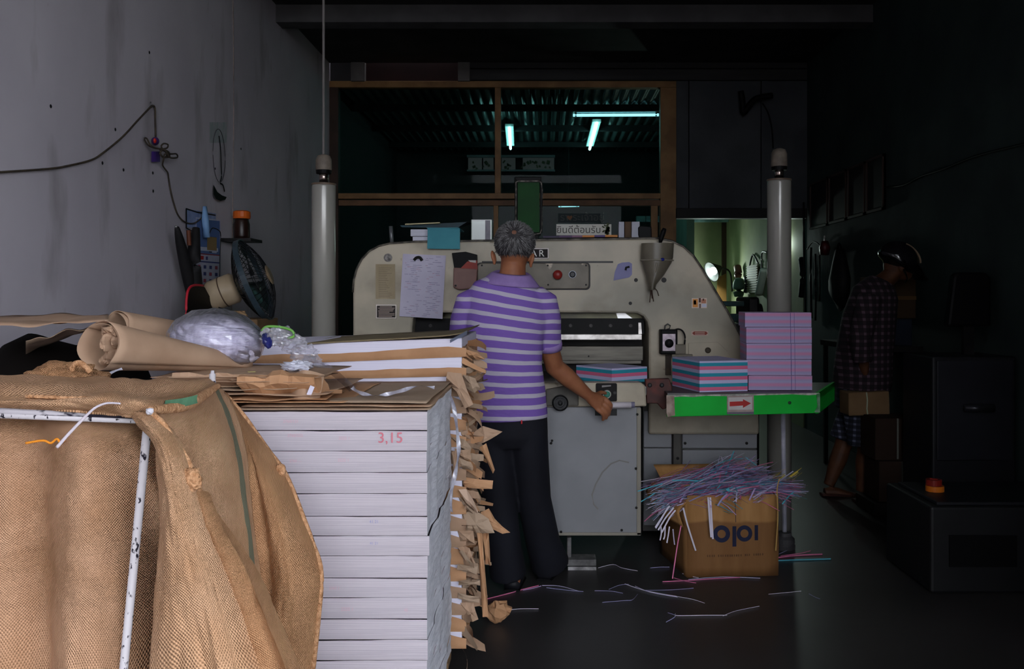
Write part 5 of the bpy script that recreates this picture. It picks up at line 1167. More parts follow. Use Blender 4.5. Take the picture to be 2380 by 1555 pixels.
def fy(y): return CH*F/(y-VY)
FL = [([(1540,1352),(1600,1349),(1660,1345),(1720,1342)],.006,PK,'pink strip lying along the front of the box'),
 ([(1600,1347),(1680,1341),(1767,1344)],.004,SM[2],'pale strip on the floor at the box front right'),
 ([(1566,1343),(1590,1350),(1618,1355)],.004,SM[0],'short pink strip bent at the foot of the hanging strip'),
 ([(1586,1333),(1604,1339),(1624,1343)],.004,W_,'pale strip at the front left box corner'),
 ([(1808,1296),(1850,1291),(1912,1288)],.008,PK,'pink strip on the floor right of the box'),
 ([(1814,1292),(1860,1286),(1884,1280)],.005,SM[0],'thinner pink strip on the floor behind the first'),
 ([(1808,1303),(1860,1301),(1931,1299)],.008,TL,'teal strip on the floor right of the box'),
 ([(1810,1288),(1830,1279),(1846,1272)],.004,SM[4],'grey strip on the floor by the tray leg foot'),
 ([(1132,1392),(1180,1380),(1215,1370),(1252,1361)],.006,PK,'pink strip on the floor behind the shoes'),
 ([(1215,1372),(1240,1367),(1258,1362)],.004,SM[1],'lilac strip beside the pink one behind the shoes'),
 ([(1182,1418),(1210,1415),(1252,1415)],.003,W_,'white thread-thin strip near the crumpled kraft ball'),
 ([(1260,1361),(1300,1362),(1345,1374)],.003,SM[2],'thin strip on the floor in front of the right shoe'),
 ([(1270,1366),(1320,1372),(1356,1375)],.003,SM[4],'thin grey strip crossing in front of the right shoe'),
 ([(1382,1373),(1420,1374),(1448,1379)],.003,SM[4],'faint grey strip in the middle of the floor'),
 ([(1415,1370),(1440,1360),(1462,1358)],.003,SM[4],'faint grey strip pointing at the pedestal foot'),
 ([(1452,1357),(1490,1370),(1530,1379),(1573,1386)],.004,W_,'white strip slanting across the floor centre'),
 ([(1476,1362),(1510,1376),(1575,1388)],.004,SM[2],'lilac strip slanting beside the white one'),
 ([(1570,1386),(1610,1393),(1638,1402)],.003,W_,'white strip end pointing to the lower right'),
 ([(1500,1372),(1560,1371),(1612,1367)],.003,SM[4],'grey strip crossing the slanting white strips'),
 ([(1400,1400),(1450,1396),(1470,1394),(1482,1381)],.003,SM[4],'bent grey strip near the centre bottom'),
 ([(1390,1320),(1425,1312),(1445,1320),(1482,1327)],.003,W_,'white strip lying just behind the pedestal foot'),
 ([(1511,1320),(1535,1318),(1556,1318)],.004,SM[4],'grey strip on the floor left of the box'),
 ([(1786,1381),(1820,1378),(1862,1374)],.003,W_,'faint white strip at the lower right of the floor'),
 ([(1880,1380),(1895,1388),(1906,1392)],.003,SM[4],'tiny grey strip at far lower right'),
 ([(1570,1426),(1575,1431),(1640,1430),(1690,1430)],.004,W_,'white bent strip at the bottom of the floor'),
 ([(1680,1432),(1710,1420),(1765,1409)],.003,W_,'white strip rising to the right at the bottom'),
 ([(1552,1424),(1570,1432),(1548,1446)],.003,SM[4],'grey bent strip at the bottom edge')]
for pix, w_, m, lab in FL: loose(pix, [fy(y+2)-.0 for x, y in pix], w_, m, lab, 'paper strips on the floor')
# ------------------------------------------------------------------ people
def voxel(o, size, smooth_it=4, sub=0):
    m = o.modifiers.new('join', 'REMESH'); m.mode = 'VOXEL'; m.voxel_size = size; m.use_smooth_shade = True
    if smooth_it:
        s = o.modifiers.new('relax', 'SMOOTH'); s.iterations = smooth_it; s.factor = .5
    return o
def finger(mb, pts, r0, r1):
    q = path([Vector(p) for p in pts], 3); n = len(q)
    mb.loft(q, [r0+(r1-r0)*k/(n-1) for k in range(n)], 8, ref=(.3,.2,1)); mb.ball(q[-1], r1, r1, r1, 8, 6)
def hand(mb, W, d, side, back, s=1.0, curl=.6):
    """relaxed hand: W wrist, d towards the fingers, side towards the thumb, back = back of the hand"""
    W = Vector(W); d = Vector(d).normalized(); side = Vector(side).normalized(); back = Vector(back).normalized()
    mb.loft([W-d*.01, W+d*.03*s, W+d*.085*s], [(.026*s,.018*s),(.036*s,.017*s),(.040*s,.013*s)], 12, ref=side)
    for k, (o, L_) in enumerate(((.030,.072),(.011,.080),(-.010,.075),(-.029,.060))):
        b = W+d*.08*s+side*o*s; c = curl*(.9+.1*k)
        p1 = b+(d*math.cos(c*.4)-back*math.sin(c*.4))*L_*.42*s; p2 = p1+(d*math.cos(c)-back*math.sin(c))*L_*.33*s; p3 = p2+(d*math.cos(c*1.6)-back*math.sin(c*1.6))*L_*.25*s
        finger(mb, (b-d*.02*s, b, p1, p2, p3), .0098*s, .0078*s)
    b = W+d*.03*s+side*.026*s; finger(mb, (b-side*.01*s, b+(d+side)*.018*s, b+(d*1.3+side*.6)*.03*s-back*.01*s, b+(d*1.5+side*.5)*.042*s-back*.018*s), .012*s, .0085*s)
M_skin = mat('skin_brown', (158,102,72), (138,84,58), 12, .5, bump=.04, bscale=90)
Y1 = 4.05
def Q(px, py, dy=0): return P(px, py, Y1+dy)
s1 = Y1/F
man = thing('person', (PX(1185,Y1),Y1,0), 'man seen from behind in purple striped polo shirt, pressing a machine button', 'person')
b = MB()
# head facing the machine
HC = Q(1196,572,.03)
b.ball(HC, .074,.092,.106, 24, 16)
b.ball(HC+Vector((.002,.035,-.062)), .055,.062,.052, 18, 12)                    # jaw
b.loft([HC+Vector((0,.090,.012)), HC+Vector((0,.104,-.016)), HC+Vector((0,.098,-.034))], [.008,.014,.010], 8)   # nose
b.loft([HC+Vector((-.022,.088,-.064)), HC+Vector((0,.095,-.064)), HC+Vector((.022,.088,-.064))], [.004,.007,.004], 6)   # lips
for sgn, ex_, ey_ in ((-1,1147,597),(1,1236,603)):
    ec = Q(ex_,ey_,.035); b.ball(ec, .010,.020,.031, 12, 10, M=Matrix.Rotation(sgn*.25,3,'Y') @ Matrix.Rotation(sgn*.35,3,'Z'))
    b.ball(ec+Vector((-sgn*.004,-.004,-.026)), .008,.010,.013, 10, 8)
b.loft([Q(1194,600,.03), Q(1192,630,.015), Q(1188,668,.01)], [(.056,.060),(.058,.060),(.075,.068)], 18, ref=(1,0,0))
# trunk under the shirt
b.loft([Q(1186,668,.02),Q(1182,700,.02),Q(1178,760,.03),Q(1174,850,.03),Q(1182,930,.02),Q(1184,975,.02),Q(1184,1000,.02)],
       [(.11,.06),(.165,.085),(.155,.10),(.135,.10),(.14,.105),(.15,.11),(.12,.10)], 20, ref=(1,0,0))
# right arm reaching to the button
SR, ER, WR = Q(1262,705,.02), Q(1289,852,.14), P(1371,922,4.25)
b.loft([SR, Q(1271,770,.055), Q(1278,812,.095), ER, ER.lerp(WR,.35), ER.lerp(WR,.75), WR], [.050,.046,.046,(.048,.045),(.048,.044),(.036,.033),(.030,.026)], 14, ref=(0,1,0))
# right hand: palm, thumb on the button, four fingers round the grip bar
KI, KP = P(1403,924,4.285), P(1388,952,4.255); kd = (KP-KI)
b.loft([WR, WR.lerp((KI+KP)/2,.45), (KI+KP)/2], [(.030,.024),(.038,.021),(.042,.017)], 12, ref=kd)
for k, (t_, L_) in enumerate(((0,.92),(.34,1.0),(.67,.94),(1.0,.76))):
    K = KI.lerp(KP, t_); px_ = 1403-15*t_; py_ = 924+28*t_; yk = 4.285-.03*t_
    finger(b, (K-(K-WR)*.25, K, P(px_+11*L_,py_+9*L_,yk-.004), P(px_+19*L_,py_+19*L_,yk+.006), P(px_+17*L_,py_+31*L_,yk+.028)), .0108, .0085)
finger(b, (P(1380,926,4.26), P(1387,917,4.285), P(1398,912,4.315), P(1408,914,4.342)), .0135, .0095)
# left arm reaching forward to the table
SL, EL, WL = Q(1092,705,.02), Q(1066,815,.14), P(1112,872,4.42)
b.loft([SL, Q(1076,765,.06), EL, EL.lerp(WL,.4), WL], [.055,.050,.045,.042,.028], 14, ref=(0,1,0))
hand(b, WL, (.35,.9,-.12), (1,-.3,0), (0,.1,1), 1.0, .5)
# legs and feet
AL, AR = P(1192,1352,4.055), P(1266,1330,4.205)
b.loft([Q(1148,990,.02), Q(1162,1160,.01), Q(1176,1290,.03), AL+Vector((0,.05,.0))], [.085,.058,.048,.036], 14, ref=(1,0,0))
b.loft([Q(1224,990,.02), Q(1238,1150,.06), Q(1262,1270,.17), AR+Vector((0,.06,0))], [.085,.058,.048,.036], 14, ref=(1,0,0))
for A, dx in ((AL,.01),(AR,.07)):
    b.loft([Vector((A.x,A.y-.005,.045)), Vector((A.x+dx*.3,A.y+.08,.05)), Vector((A.x+dx*.7,A.y+.16,.04)), Vector((A.x+dx,A.y+.235,.03))], [(.033,.034),(.036,.04),(.044,.032),(.034,.02)], 14, ref=(1,0,0))
body = voxel(obj('body', b, M_skin, man, smooth=True), .0052, 3)
for sgn in (-1, 1):
    e_ = HC+Vector((sgn*.031,.083,.012)); eo = obj('eye', MB().ball(e_, .011,.011,.011, 12, 8), mat('eye_white', (210,205,198), rough=.3), man, smooth=True)
    obj('iris', MB().ball(e_+Vector((0,.0075,0)), .0055,.005,.0055, 10, 8), mat('iris_dark', (24,16,12), rough=.3), eo, smooth=True)
# spectacles: temples and rims
gl = MB()
for sgn, x_ in ((-1,1149),(1,1240)):
    gl.cyl(Q(x_,588,.03), HC+Vector((sgn*.066,.10,.012)), .0022, n=6)
    cc = HC+Vector((sgn*.033,.108,.008)); gl.loft([cc+Vector((.026*math.cos(a),0,.018*math.sin(a))) for a in [2*PI*k/16 for k in range(16)]], .0018, 6, closed=True)
gl.cyl(HC+Vector((-.008,.11,.012)), HC+Vector((.008,.11,.012)), .0018, n=6)
obj('spectacles', gl, mat('spectacle_frame', (150,146,140), rough=.3, metal=.8), man, smooth=True)
# hair: cap plus strands radiating from the thin crown
XC = Q(1196.5,562,.022); HRX, HRY, HRZ = .0905,.103,.0925
def hshape(d): return 1+.02*nz(d.x*4,d.y*4,d.z*4)-(.25 if d.y > .55 and d.z < .3 else 0)-.10*max(0,-d.z-.55)
M_h = [mat('hair_light', (128,126,126), rough=.5), mat('hair_mid', (82,80,82), rough=.5), mat('hair_dark', (40,39,42), rough=.55)]
hb_ = MB().ball(XC, HRX, HRY, HRZ, 36, 24, fn=hshape)
hair = obj('hair', hb_, mat('hair_base', (64,60,60), (46,44,46), 24, .7, bump=.4, bscale=70), man, smooth=True)
crown = Vector((.0,-.93,.36)).normalized(); hs_ = MB()
for k in range(5200):
    d = Vector((R.gauss(0,1), R.gauss(0,1), R.gauss(0,1))).normalized()
    if d.y > .5 or d.z < -.93: continue
    ca_ = d.dot(crown)
    if ca_ > .985 or (ca_ > .95 and R.random() < .6): continue
    tan = -(crown-d*ca_).normalized(); tan = (tan+Vector((R.gauss(0,.16),R.gauss(0,.1),R.gauss(0,.16)))).normalized()
    r_ = hshape(d); p0 = XC+Vector((d.x*HRX, d.y*HRY, d.z*HRZ))*r_
    nrm_ = Vector((d.x/HRX, d.y/HRY, d.z/HRZ)).normalized(); L_ = R.uniform(.016,.032); lift = R.uniform(.001,.0045)
    w_ = tan.cross(nrm_)*R.uniform(.0004,.0009); p1 = p0+tan*L_*.5+nrm_*lift*.8; p2 = p0+tan*L_+nrm_*(lift*.5-.5*L_*L_/.09)
    lightp = .62+.5*d.z; mi = 0 if R.random() < lightp*.75 else (1 if R.random() < .6+.3*d.z else 2)
    o_ = len(hs_.v); hs_.v += [p0-w_, p0+w_, p1+w_, p1-w_, p2]; hs_.f += [[o_,o_+1,o_+2,o_+3],[o_+3,o_+2,o_+4]]; hs_.m += [mi,mi]
obj('hair_strands', hs_, M_h, hair, kind='stuff')
obj('thin_crown', MB().ball(XC+Vector((crown.x*HRX,crown.y*HRY,crown.z*HRZ))*.90, .016,.012,.016, 12, 8), mat('scalp', (120,82,64), rough=.6), hair, smooth=True)
# shirt
def shirt_mat():
    m = bpy.data.materials.new('striped_jersey'); m.use_nodes = True; nt = m.node_tree; N = nt.nodes; L = nt.links; bs_ = N['Principled BSDF']
    bs_.inputs['Roughness'].default_value = .85; bs_.inputs['Specular IOR Level'].default_value = .2
    tc = N.new('ShaderNodeTexCoord'); sp = N.new('ShaderNodeSeparateXYZ'); L.new(tc.outputs['Object'], sp.inputs[0])
    def op(o, a, b_=None, c_=None):
        n = N.new('ShaderNodeMath'); n.operation = o
        for i, v in enumerate((a, b_, c_)):
            if v is None: continue
            if isinstance(v, (int,float)): n.inputs[i].default_value = v
            else: L.new(v, n.inputs[i])
        return n.outputs[0]
    n_ = N.new('ShaderNodeTexNoise'); n_.inputs['Scale'].default_value = 7; n_.inputs['Detail'].default_value = 2; L.new(tc.outputs['Object'], n_.inputs[0])
    up = op('MAXIMUM', op('SUBTRACT', sp.outputs[2], .86), 0.0)
    xs = op('MINIMUM', op('MAXIMUM', sp.outputs[0], -.17), .14)
    z = op('ADD', op('ADD', sp.outputs[2], op('MULTIPLY', op('MULTIPLY', xs, up), .42)), op('MULTIPLY', op('SUBTRACT', n_.outputs[0], .5), .012))
    fr_ = op('FRACT', op('MULTIPLY_ADD', z, 1/.0490, .10))
    gr = op('LESS_THAN', fr_, .37)
    mx = N.new('ShaderNodeMix'); mx.data_type = 'RGBA'; L.new(gr, mx.inputs[0])
    mx.inputs[6].default_value = lin((122,92,172)); mx.inputs[7].default_value = lin((186,178,196))
    L.new(mx.outputs[2], bs_.inputs['Base Color'])
    n2 = N.new('ShaderNodeTexNoise'); n2.inputs['Scale'].default_value = 9; n2.inputs['Detail'].default_value = 3
    mp = N.new('ShaderNodeMapping'); mp.inputs['Scale'].default_value = (1,1,1.8); mp.inputs['Rotation'].default_value = (0,.6,0); L.new(tc.outputs['Object'], mp.inputs[0]); L.new(mp.outputs[0], n2.inputs[0])
    bp = N.new('ShaderNodeBump'); bp.inputs['Strength'].default_value = .55; bp.inputs['Distance'].default_value = .02; L.new(n2.outputs[0], bp.inputs['Height']); L.new(bp.outputs[0], bs_.inputs['Normal'])
    return m
sh_ = MB()
TR = [(648,1190,46,.075),(660,1188,66,.088),(674,1184,84,.098),(694,1180,97,.108),(730,1178,98,.122),(790,1173,90,.128),(850,1174,86,.128),(910,1180,88,.130),(950,1183,89,.132),(973,1184,90,.132)]
sh_.loft([Q(cx,y,.015) for y,cx,hw,dp in TR], [(hw*s1,dp) for y,cx,hw,dp in TR], 40, ref=(1,0,0))
sh_.loft([Q(1240,690,.02), Q(1262,705,.02), Q(1271,745,.04), Q(1274,780,.07), Q(1276,806,.09)], [(.060,.060),(.070,.066),(.066,.064),(.060,.060),(.058,.058)], 22, ref=(1,0,0))
sh_.loft([Q(1118,692,.02), Q(1092,706,.02), Q(1080,745,.05), Q(1074,785,.09), Q(1070,802,.12)], [(.060,.060),(.070,.066),(.066,.066),(.062,.062),(.060,.060)], 22, ref=(1,0,0))
shirt = voxel(obj('polo_shirt', sh_, shirt_mat(), man, smooth=True), .0065, 5)
M_col = mat('lavender_knit', (150,124,180), (140,114,170), 30, .85)
cl = MB(); NC = 32
def colring(cx, y, hw, dp, tilt, r=1.0): return [Q(cx,y,.012)+Vector((hw*s1*math.cos(2*PI*k/NC), dp*math.sin(2*PI*k/NC), -tilt*math.cos(2*PI*k/NC)*.5+.012*math.sin(2*PI*k/NC))) for k in range(NC)]
for row in (colring(1190,645,36,.066,.008), colring(1189,633,40,.072,.012), colring(1188,637,47,.080,.014), colring(1186,652,62,.094,.02), colring(1185,660,70,.101,.026)): cl.v += row
for i in range(4):
    for k in range(NC): cl.f.append([i*NC+k, i*NC+(k+1)%NC, (i+1)*NC+(k+1)%NC, (i+1)*NC+k]); cl.m.append(0)
co = obj('shirt_collar', cl, M_col, shirt, smooth=True); co.modifiers.new('thick','SOLIDIFY').thickness = .004
obj('sleeve_cuff', MB().loft([Q(1275.2,795,.082), Q(1276,802,.088), Q(1276.5,811,.094)], [(.0605,.0605),(.0610,.0610),(.0600,.0600)], 26, ref=(1,0,0)), M_col, shirt, smooth=True)
obj('sleeve_cuff', MB().loft([Q(1073,790,.10), Q(1070,804,.122)], [(.063,.063),(.062,.062)], 26, ref=(1,0,0)), M_col, shirt, smooth=True)
# trousers
tr_ = MB()
tr_.loft([Q(1184,955,.02), Q(1184,980,.02), Q(1185,1012,.02), Q(1186,1036,.02)], [(.168,.122),(.172,.125),(.172,.125),(.15,.105)], 30, ref=(1,0,0))
tr_.loft([Q(1148,990,.02), Q(1152,1060,.015), Q(1160,1160,.01), Q(1172,1270,.02), Q(1181,1336,.05)], [(.092,.112),(.088,.10),(.078,.082),(.078,.080),(.084,.088)], 24, ref=(1,0,0))
tr_.loft([Q(1224,990,.02), Q(1230,1060,.03), Q(1241,1160,.06), Q(1262,1260,.14), Q(1279,1311,.205)], [(.094,.112),(.088,.10),(.078,.082),(.080,.082),(.092,.090)], 24, ref=(1,0,0))
trs = voxel(obj('trousers', tr_, mat('navy_trouser', (22,23,32), (16,16,24), 5, .8, bump=.5, bscale=7, bstretch=(1,1,.5)), man, smooth=True), .007, 4)
obj('red_tab', MB().rbox(Q(1212.5,981,-.112), (.006,.004,.016)), mat('red_tab', (190,40,46), rough=.7), trs)
for A, dx in ((AL,.01),(AR,.07)):
    sb_ = MB().loft([Vector((A.x-.004,A.y-.012,.026)), Vector((A.x+dx*.2,A.y+.06,.03)), Vector((A.x+dx*.6,A.y+.15,.036)), Vector((A.x+dx*.9,A.y+.225,.03)), Vector((A.x+dx*1.05,A.y+.265,.02))], [(.036,.025),(.042,.03),(.050,.036),(.044,.03),(.02,.014)], 18, ref=(1,0,0))
    so = obj('shoe', sb_, mat('shoe_black', (14,14,20), (22,22,28), 16, .55), man, smooth=True)
    obj('shoe_sole', MB().loft([Vector((A.x-.004,A.y-.016,.006)), Vector((A.x+dx*.3,A.y+.08,.006)), Vector((A.x+dx*.7,A.y+.17,.006)), Vector((A.x+dx*1.05,A.y+.268,.006))], [(.037,.006),(.042,.006),(.051,.006),(.024,.006)], 16, ref=(1,0,0)), M_black, so)

# --- second person, far right, helmet on, walking right with a parcel
Y2 = 5.9
def Q2(px, py, dy=0): return P(px, py, Y2+dy)
s2 = Y2/F
p2 = thing('person', (PX(1990,Y2),Y2,0), 'person in dark helmet, plaid shirt and plaid shorts carrying a brown parcel', 'person')
b = MB()
HC2 = Q2(2088,612); Mh = Matrix.Rotation(.55,3,'Y')
b.ball(HC2, .092,.074,.108, 20, 14, M=Mh)
b.ball(HC2+Vector((.035,0,-.065)), .055,.052,.05, 14, 10)
b.loft([HC2+Vector((.085,0,-.02)), HC2+Vector((.104,0,-.052)), HC2+Vector((.092,0,-.066))], [.008,.014,.010], 8)
b.loft([HC2+Vector((.072,-.02,-.088)), HC2+Vector((.082,0,-.088)), HC2+Vector((.072,.02,-.088))], [.004,.007,.004], 6)
for s_ in (-1,1): b.ball(HC2+Vector((-.006,s_*.076,-.03)), .02,.009,.03, 10, 8)
b.loft([Q2(2078,632), Q2(2062,648), Q2(2042,668)], [.056,.058,.075], 14, ref=(0,1,0))
b.loft([Q2(2040,664), Q2(2030,690), Q2(2018,760), Q2(2008,840), Q2(2004,910), Q2(2004,940)], [(.13,.09),(.17,.12),(.17,.13),(.155,.13),(.16,.13),(.15,.12)], 18, ref=(0,1,0))
for s_, el, wr in ((-1,(1998,790),(2012,872)),(1,(2030,790),(2040,872))):
    sh0 = Q2(2024,690,s_*.17); e0 = Q2(*el, s_*.21); w0 = Q2(*wr, s_*.15-.02)
    b.loft([sh0, sh0.lerp(e0,.5), e0, e0.lerp(w0,.5), w0], [.055,.050,.042,.038,.027], 12, ref=(1,0,0))
    hand(b, w0, (.12,-.05,-1), (1,0,0), (0,s_*-1 if s_ < 0 else 1,0), 1.0, .7)
for s_, kn, an in ((1,(1958,1040),(1926,1128)),(-1,(2014,1040),(2002,1142))):
    h0 = Q2(1998,930,s_*.09); k0 = Q2(*kn, s_*.09); a0 = Q2(*an, s_*.09)
    b.loft([h0, h0.lerp(k0,.5), k0, k0.lerp(a0,.35), k0.lerp(a0,.8), a0], [.088,.078,.056,.058,.040,.036], 14, ref=(0,1,0))
    z0 = a0.z-.06; b.loft([a0+Vector((-.03,0,-.045)), a0+Vector((.05,0,-.045)), a0+Vector((.12,0,-.06)), a0+Vector((.18,0,-.068))], [(.03,.03),(.036,.034),(.042,.024),(.034,.014)], 12, ref=(0,1,0))
voxel(obj('body', b, mat('skin_dark', (92,56,36), (78,46,30), 12, .55), p2, smooth=True), .006, 3)
for s_ in (-1,1): obj('eye', MB().ball(HC2+Vector((.078,s_*.03,-.018)), .010,.010,.010, 10, 8), mat('eye_white', (210,205,198)), p2, smooth=True)
def plaid(name, base, line, cross, per):
    m = bpy.data.materials.new(name); m.use_nodes = True; nt = m.node_tree; N = nt.nodes; L = nt.links; bs_ = N['Principled BSDF']; bs_.inputs['Roughness'].default_value = .9
    tc = N.new('ShaderNodeTexCoord'); sp = N.new('ShaderNodeSeparateXYZ'); L.new(tc.outputs['Object'], sp.inputs[0]); prev = None
    for k, ax in enumerate((0,2)):
        a = N.new('ShaderNodeMath'); a.operation = 'MULTIPLY'; a.inputs[1].default_value = 1/per; L.new(sp.outputs[ax], a.inputs[0])
        f_ = N.new('ShaderNodeMath'); f_.operation = 'FRACT'; L.new(a.outputs[0], f_.inputs[0])
        l_ = N.new('ShaderNodeMath'); l_.operation = 'LESS_THAN'; l_.inputs[1].default_value = .38; L.new(f_.outputs[0], l_.inputs[0])
        prev = l_.outputs[0] if prev is None else (lambda n: (L.new(prev, n.inputs[0]), L.new(l_.outputs[0], n.inputs[1]), n.outputs[0])[2])(N.new('ShaderNodeMath'))
    r = N.new('ShaderNodeValToRGB'); r.color_ramp.interpolation = 'CONSTANT'; e = r.color_ramp.elements
    h_ = N.new('ShaderNodeMath'); h_.operation = 'MULTIPLY'; h_.inputs[1].default_value = .45; L.new(prev, h_.inputs[0])
    e[0].color = lin(base); e[1].position = .3; e[1].color = lin(cross); q = e.new(.7); q.color = lin(line); L.new(h_.outputs[0], r.inputs[0]); L.new(r.outputs[0], bs_.inputs['Base Color'])
    return m
ps = MB()
ps.loft([Q2(2050,654), Q2(2034,682), Q2(2020,740), Q2(2010,810), Q2(2004,880), Q2(2002,905)], [(.10,.085),(.195,.14),(.20,.165),(.20,.175),(.205,.185),(.20,.18)], 28, ref=(0,1,0))
for s_, el in ((-1,(1998,790)),(1,(2030,790))):
    sh0 = Q2(2024,690,s_*.15); e0 = Q2(*el, s_*.21); ps.loft([sh0, sh0.lerp(e0,.5), e0, e0+Vector((.02,0,-.14))], [.08,.075,.066,.058], 16, ref=(1,0,0))
voxel(obj('plaid_shirt', ps, plaid('plaid_maroon', (22,14,20), (92,72,84), (44,28,36), .045), p2, smooth=True), .009, 4)
sp_ = MB(); sp_.loft([Q2(2004,890), Q2(2002,950)], [(.185,.16),(.19,.165)], 24, ref=(0,1,0))
for s_, kn in ((1,(1968,1026)),(-1,(2014,1030))):
    h0 = Q2(2000,935,s_*.09); sp_.loft([h0, Q2(*kn, s_*.09)], [(.10,.115),(.105,.12)], 20, ref=(0,1,0))
voxel(obj('plaid_shorts', sp_, plaid('plaid_blue', (16,18,28), (104,106,126), (40,43,60), .036), p2, smooth=True), .009, 3)
hm = MB().ball(HC2+Vector((-.004,0,.022)), .135,.118,.122, 30, 20, M=Mh, fn=lambda d: 1 if d.z > -.25 else max(.72, 1+.9*(d.z+.25)))
ho = obj('helmet', hm, mat('helmet_black', (20,18,22), (30,27,32), 6, .14, spec=.9), p2, smooth=True)
vz = MB().grid(lambda u, v: HC2+Mh @ Vector((.095+.115*v*math.cos((u-.5)*1.6), .112*math.sin((u-.5)*2.2)*(1-.1*v), .045-.05*v-.012*(abs(u-.5)*2)**2)), 14, 6)
vo = obj('helmet_visor', vz, M_black, ho, smooth=True); vo.modifiers.new('thick','SOLIDIFY').thickness = .006
obj('helmet_stripe', MB().loft([HC2+Vector((-.004,0,.022))+Mh @ Vector((.132*math.sin(a), -.060, .112*math.cos(a)*.93)) for a in [-.2+.12*k for k in range(12)]], (.006,.003), 6), mat('helmet_stripe', (150,128,104), rough=.3), ho)
obj('chin_strap', MB().loft(path([HC2+Vector((.0,-.088,-.04)), HC2+Vector((.03,-.07,-.10)), HC2+Vector((.045,0,-.122))], 4), (.008,.003), 6), M_black, ho)
for s_, an in ((1,(1926,1128)),(-1,(2002,1142))):
    a0 = Q2(*an, s_*.09); zf = 0.0
    obj('sandal', MB().loft([Vector((a0.x-.05,a0.y,.011)), Vector((a0.x+.06,a0.y,.011)), Vector((a0.x+.2,a0.y,.011))], [(.042,.011),(.046,.011),(.04,.011)], 14, ref=(0,1,0)), mat('sandal_brown', (70,40,34), rough=.7), p2)
pr = thing('parcel', P(2019,967,5.68), 'brown kraft parcel tied with string, held by the helmeted person', 'parcel')
obj('parcel_body', MB().prism([(PX(x,5.66),PZ(y,5.66)) for x,y in ((1972,913),(2067,909),(2069,964),(1973,967))], 5.66, 5.84), mat('parcel_kraft', (126,98,68), (112,86,58), 5, .75), pr, bevel=.008)
obj('parcel_string', MB().loft([P(x,y,5.655) for x,y in ((2014,912),(2016,930),(2015,950),(2017,966))], .004, 6), mat('string_white', (176,186,160), rough=.6), pr)
# ------------------------------------------------------------------ things on the left wall
def WL_(px, py, off=.0):
    """point on the left wall (off metres into the room) seen at that pixel"""
    X = XL+off; Y = X*F/(px-VX); return Vector((X, Y, PZ(py, Y)))
M_cord = mat('grimy_cord', (74,64,52), (54,46,40), 30, .7)
wc = thing('wall_cable', WL_(352,245,.01), 'sagging cable nailed to the left plaster wall with a tangled loop', 'cable')
obj('cable_run', MB().loft(path([WL_(x,y,.012) for x,y in ((-60,404),(108,393),(160,385),(212,372),(240,355),(285,318),(320,280),(342,257),(354,246),(360,252),(361,285),(362,318))], 6), .0048, 7), M_cord, wc, smooth=True)
obj('cable_loop', MB().loft(path([WL_(x,y,o) for x,y,o in ((362,345,.02),(345,338,.03),(336,324,.03),(341,322,.03),(352,340,.04),(372,346,.05),(388,344,.05),(390,336,.05),(380,334,.05),(375,342,.05),(386,352,.06),(395,366,.06),(412,366,.05),(410,358,.05),(398,358,.05),(384,358,.06),(380,372,.05),(378,384,.03),(386,396,.02),(390,402,.015),(392,415,.01),(396,440,.01),(404,472,.01),(414,500,.01),(430,516,.015),(450,519,.02),(470,505,.03),(478,488,.03))], 6), .0045, 7), M_cord, wc, smooth=True)
obj('cable_loop', MB().loft(path([WL_(x,y,.05) for x,y in ((372,348),(384,352),(388,362),(380,366),(372,356),(380,348),(392,354),(394,364),(384,366))], 5), .005, 7), M_cord, wc, smooth=True)
obj('cable_nail', MB().cyl(WL_(350,238,0), WL_(350,238,.03), .004, n=8), M_dark, wc)
am = thing('hanging_charm', WL_(361,330,.03), 'small purple and red charm hanging from the wall cable', 'charm')
obj('charm_ball', MB().ball(WL_(361,328,.03), .02,.022,.022, 14, 10), mat('charm_purple', (58,34,92), rough=.35), am, smooth=True)
obj('charm_red', MB().ball(WL_(360,327,.047), .008,.014,.014, 12, 8), mat('charm_red', (176,36,30), rough=.35), am, smooth=True)
obj('charm_tag', MB().grid(lambda u, v: WL_(352+20*u, 352+24*v, .022+.006*math.sin(3*u)), 4, 4), mat('charm_tag', (70,44,120), rough=.5), am)
stn = MB().grid(lambda u, v: WL_(487+40*u, 284+48*v, .0012), 4, 4)
ob = struct('paint_smear', stn, mat('teal_smear', (150,166,162), (180,176,182), 26, .8, stretch=(1,4,.6)), wall_left)
hk = thing('hanging_strap', WL_(510,380,.02), 'black strap with thin wire loop hanging on the left wall', 'strap')
obj('wire_loop', MB().loft([WL_(509+14*math.cos(a)+2*math.sin(a), 362+62*math.sin(a), .025) for a in [2*PI*k/30 for k in range(30)]], .0024, 6, closed=True), mat('wire_grey', (58,56,60), rough=.4), hk, smooth=True)
obj('strap_band', MB().loft(path([WL_(x,y,.02) for x,y in ((509,316),(511,330),(513,350),(514,385),(515,410),(512,425),(518,430),(522,445))], 4), [(.006,.003)]*29, 7), M_black, hk, smooth=True)
cr3 = [(497,430),(505,446),(516,454),(527,458),(524,464),(512,467),(502,462),(496,450)]
cm = MB(); n_ = len(cr3); cm.add([WL_(x,y,.004) for x,y in cr3]+[WL_(x,y,.03) for x,y in cr3], [list(range(n_)), [n_+i for i in reversed(range(n_))]]+[[i,n_+i,n_+(i+1)%n_,(i+1)%n_] for i in range(n_)])
obj('strap_cup', cm, M_black, hk)
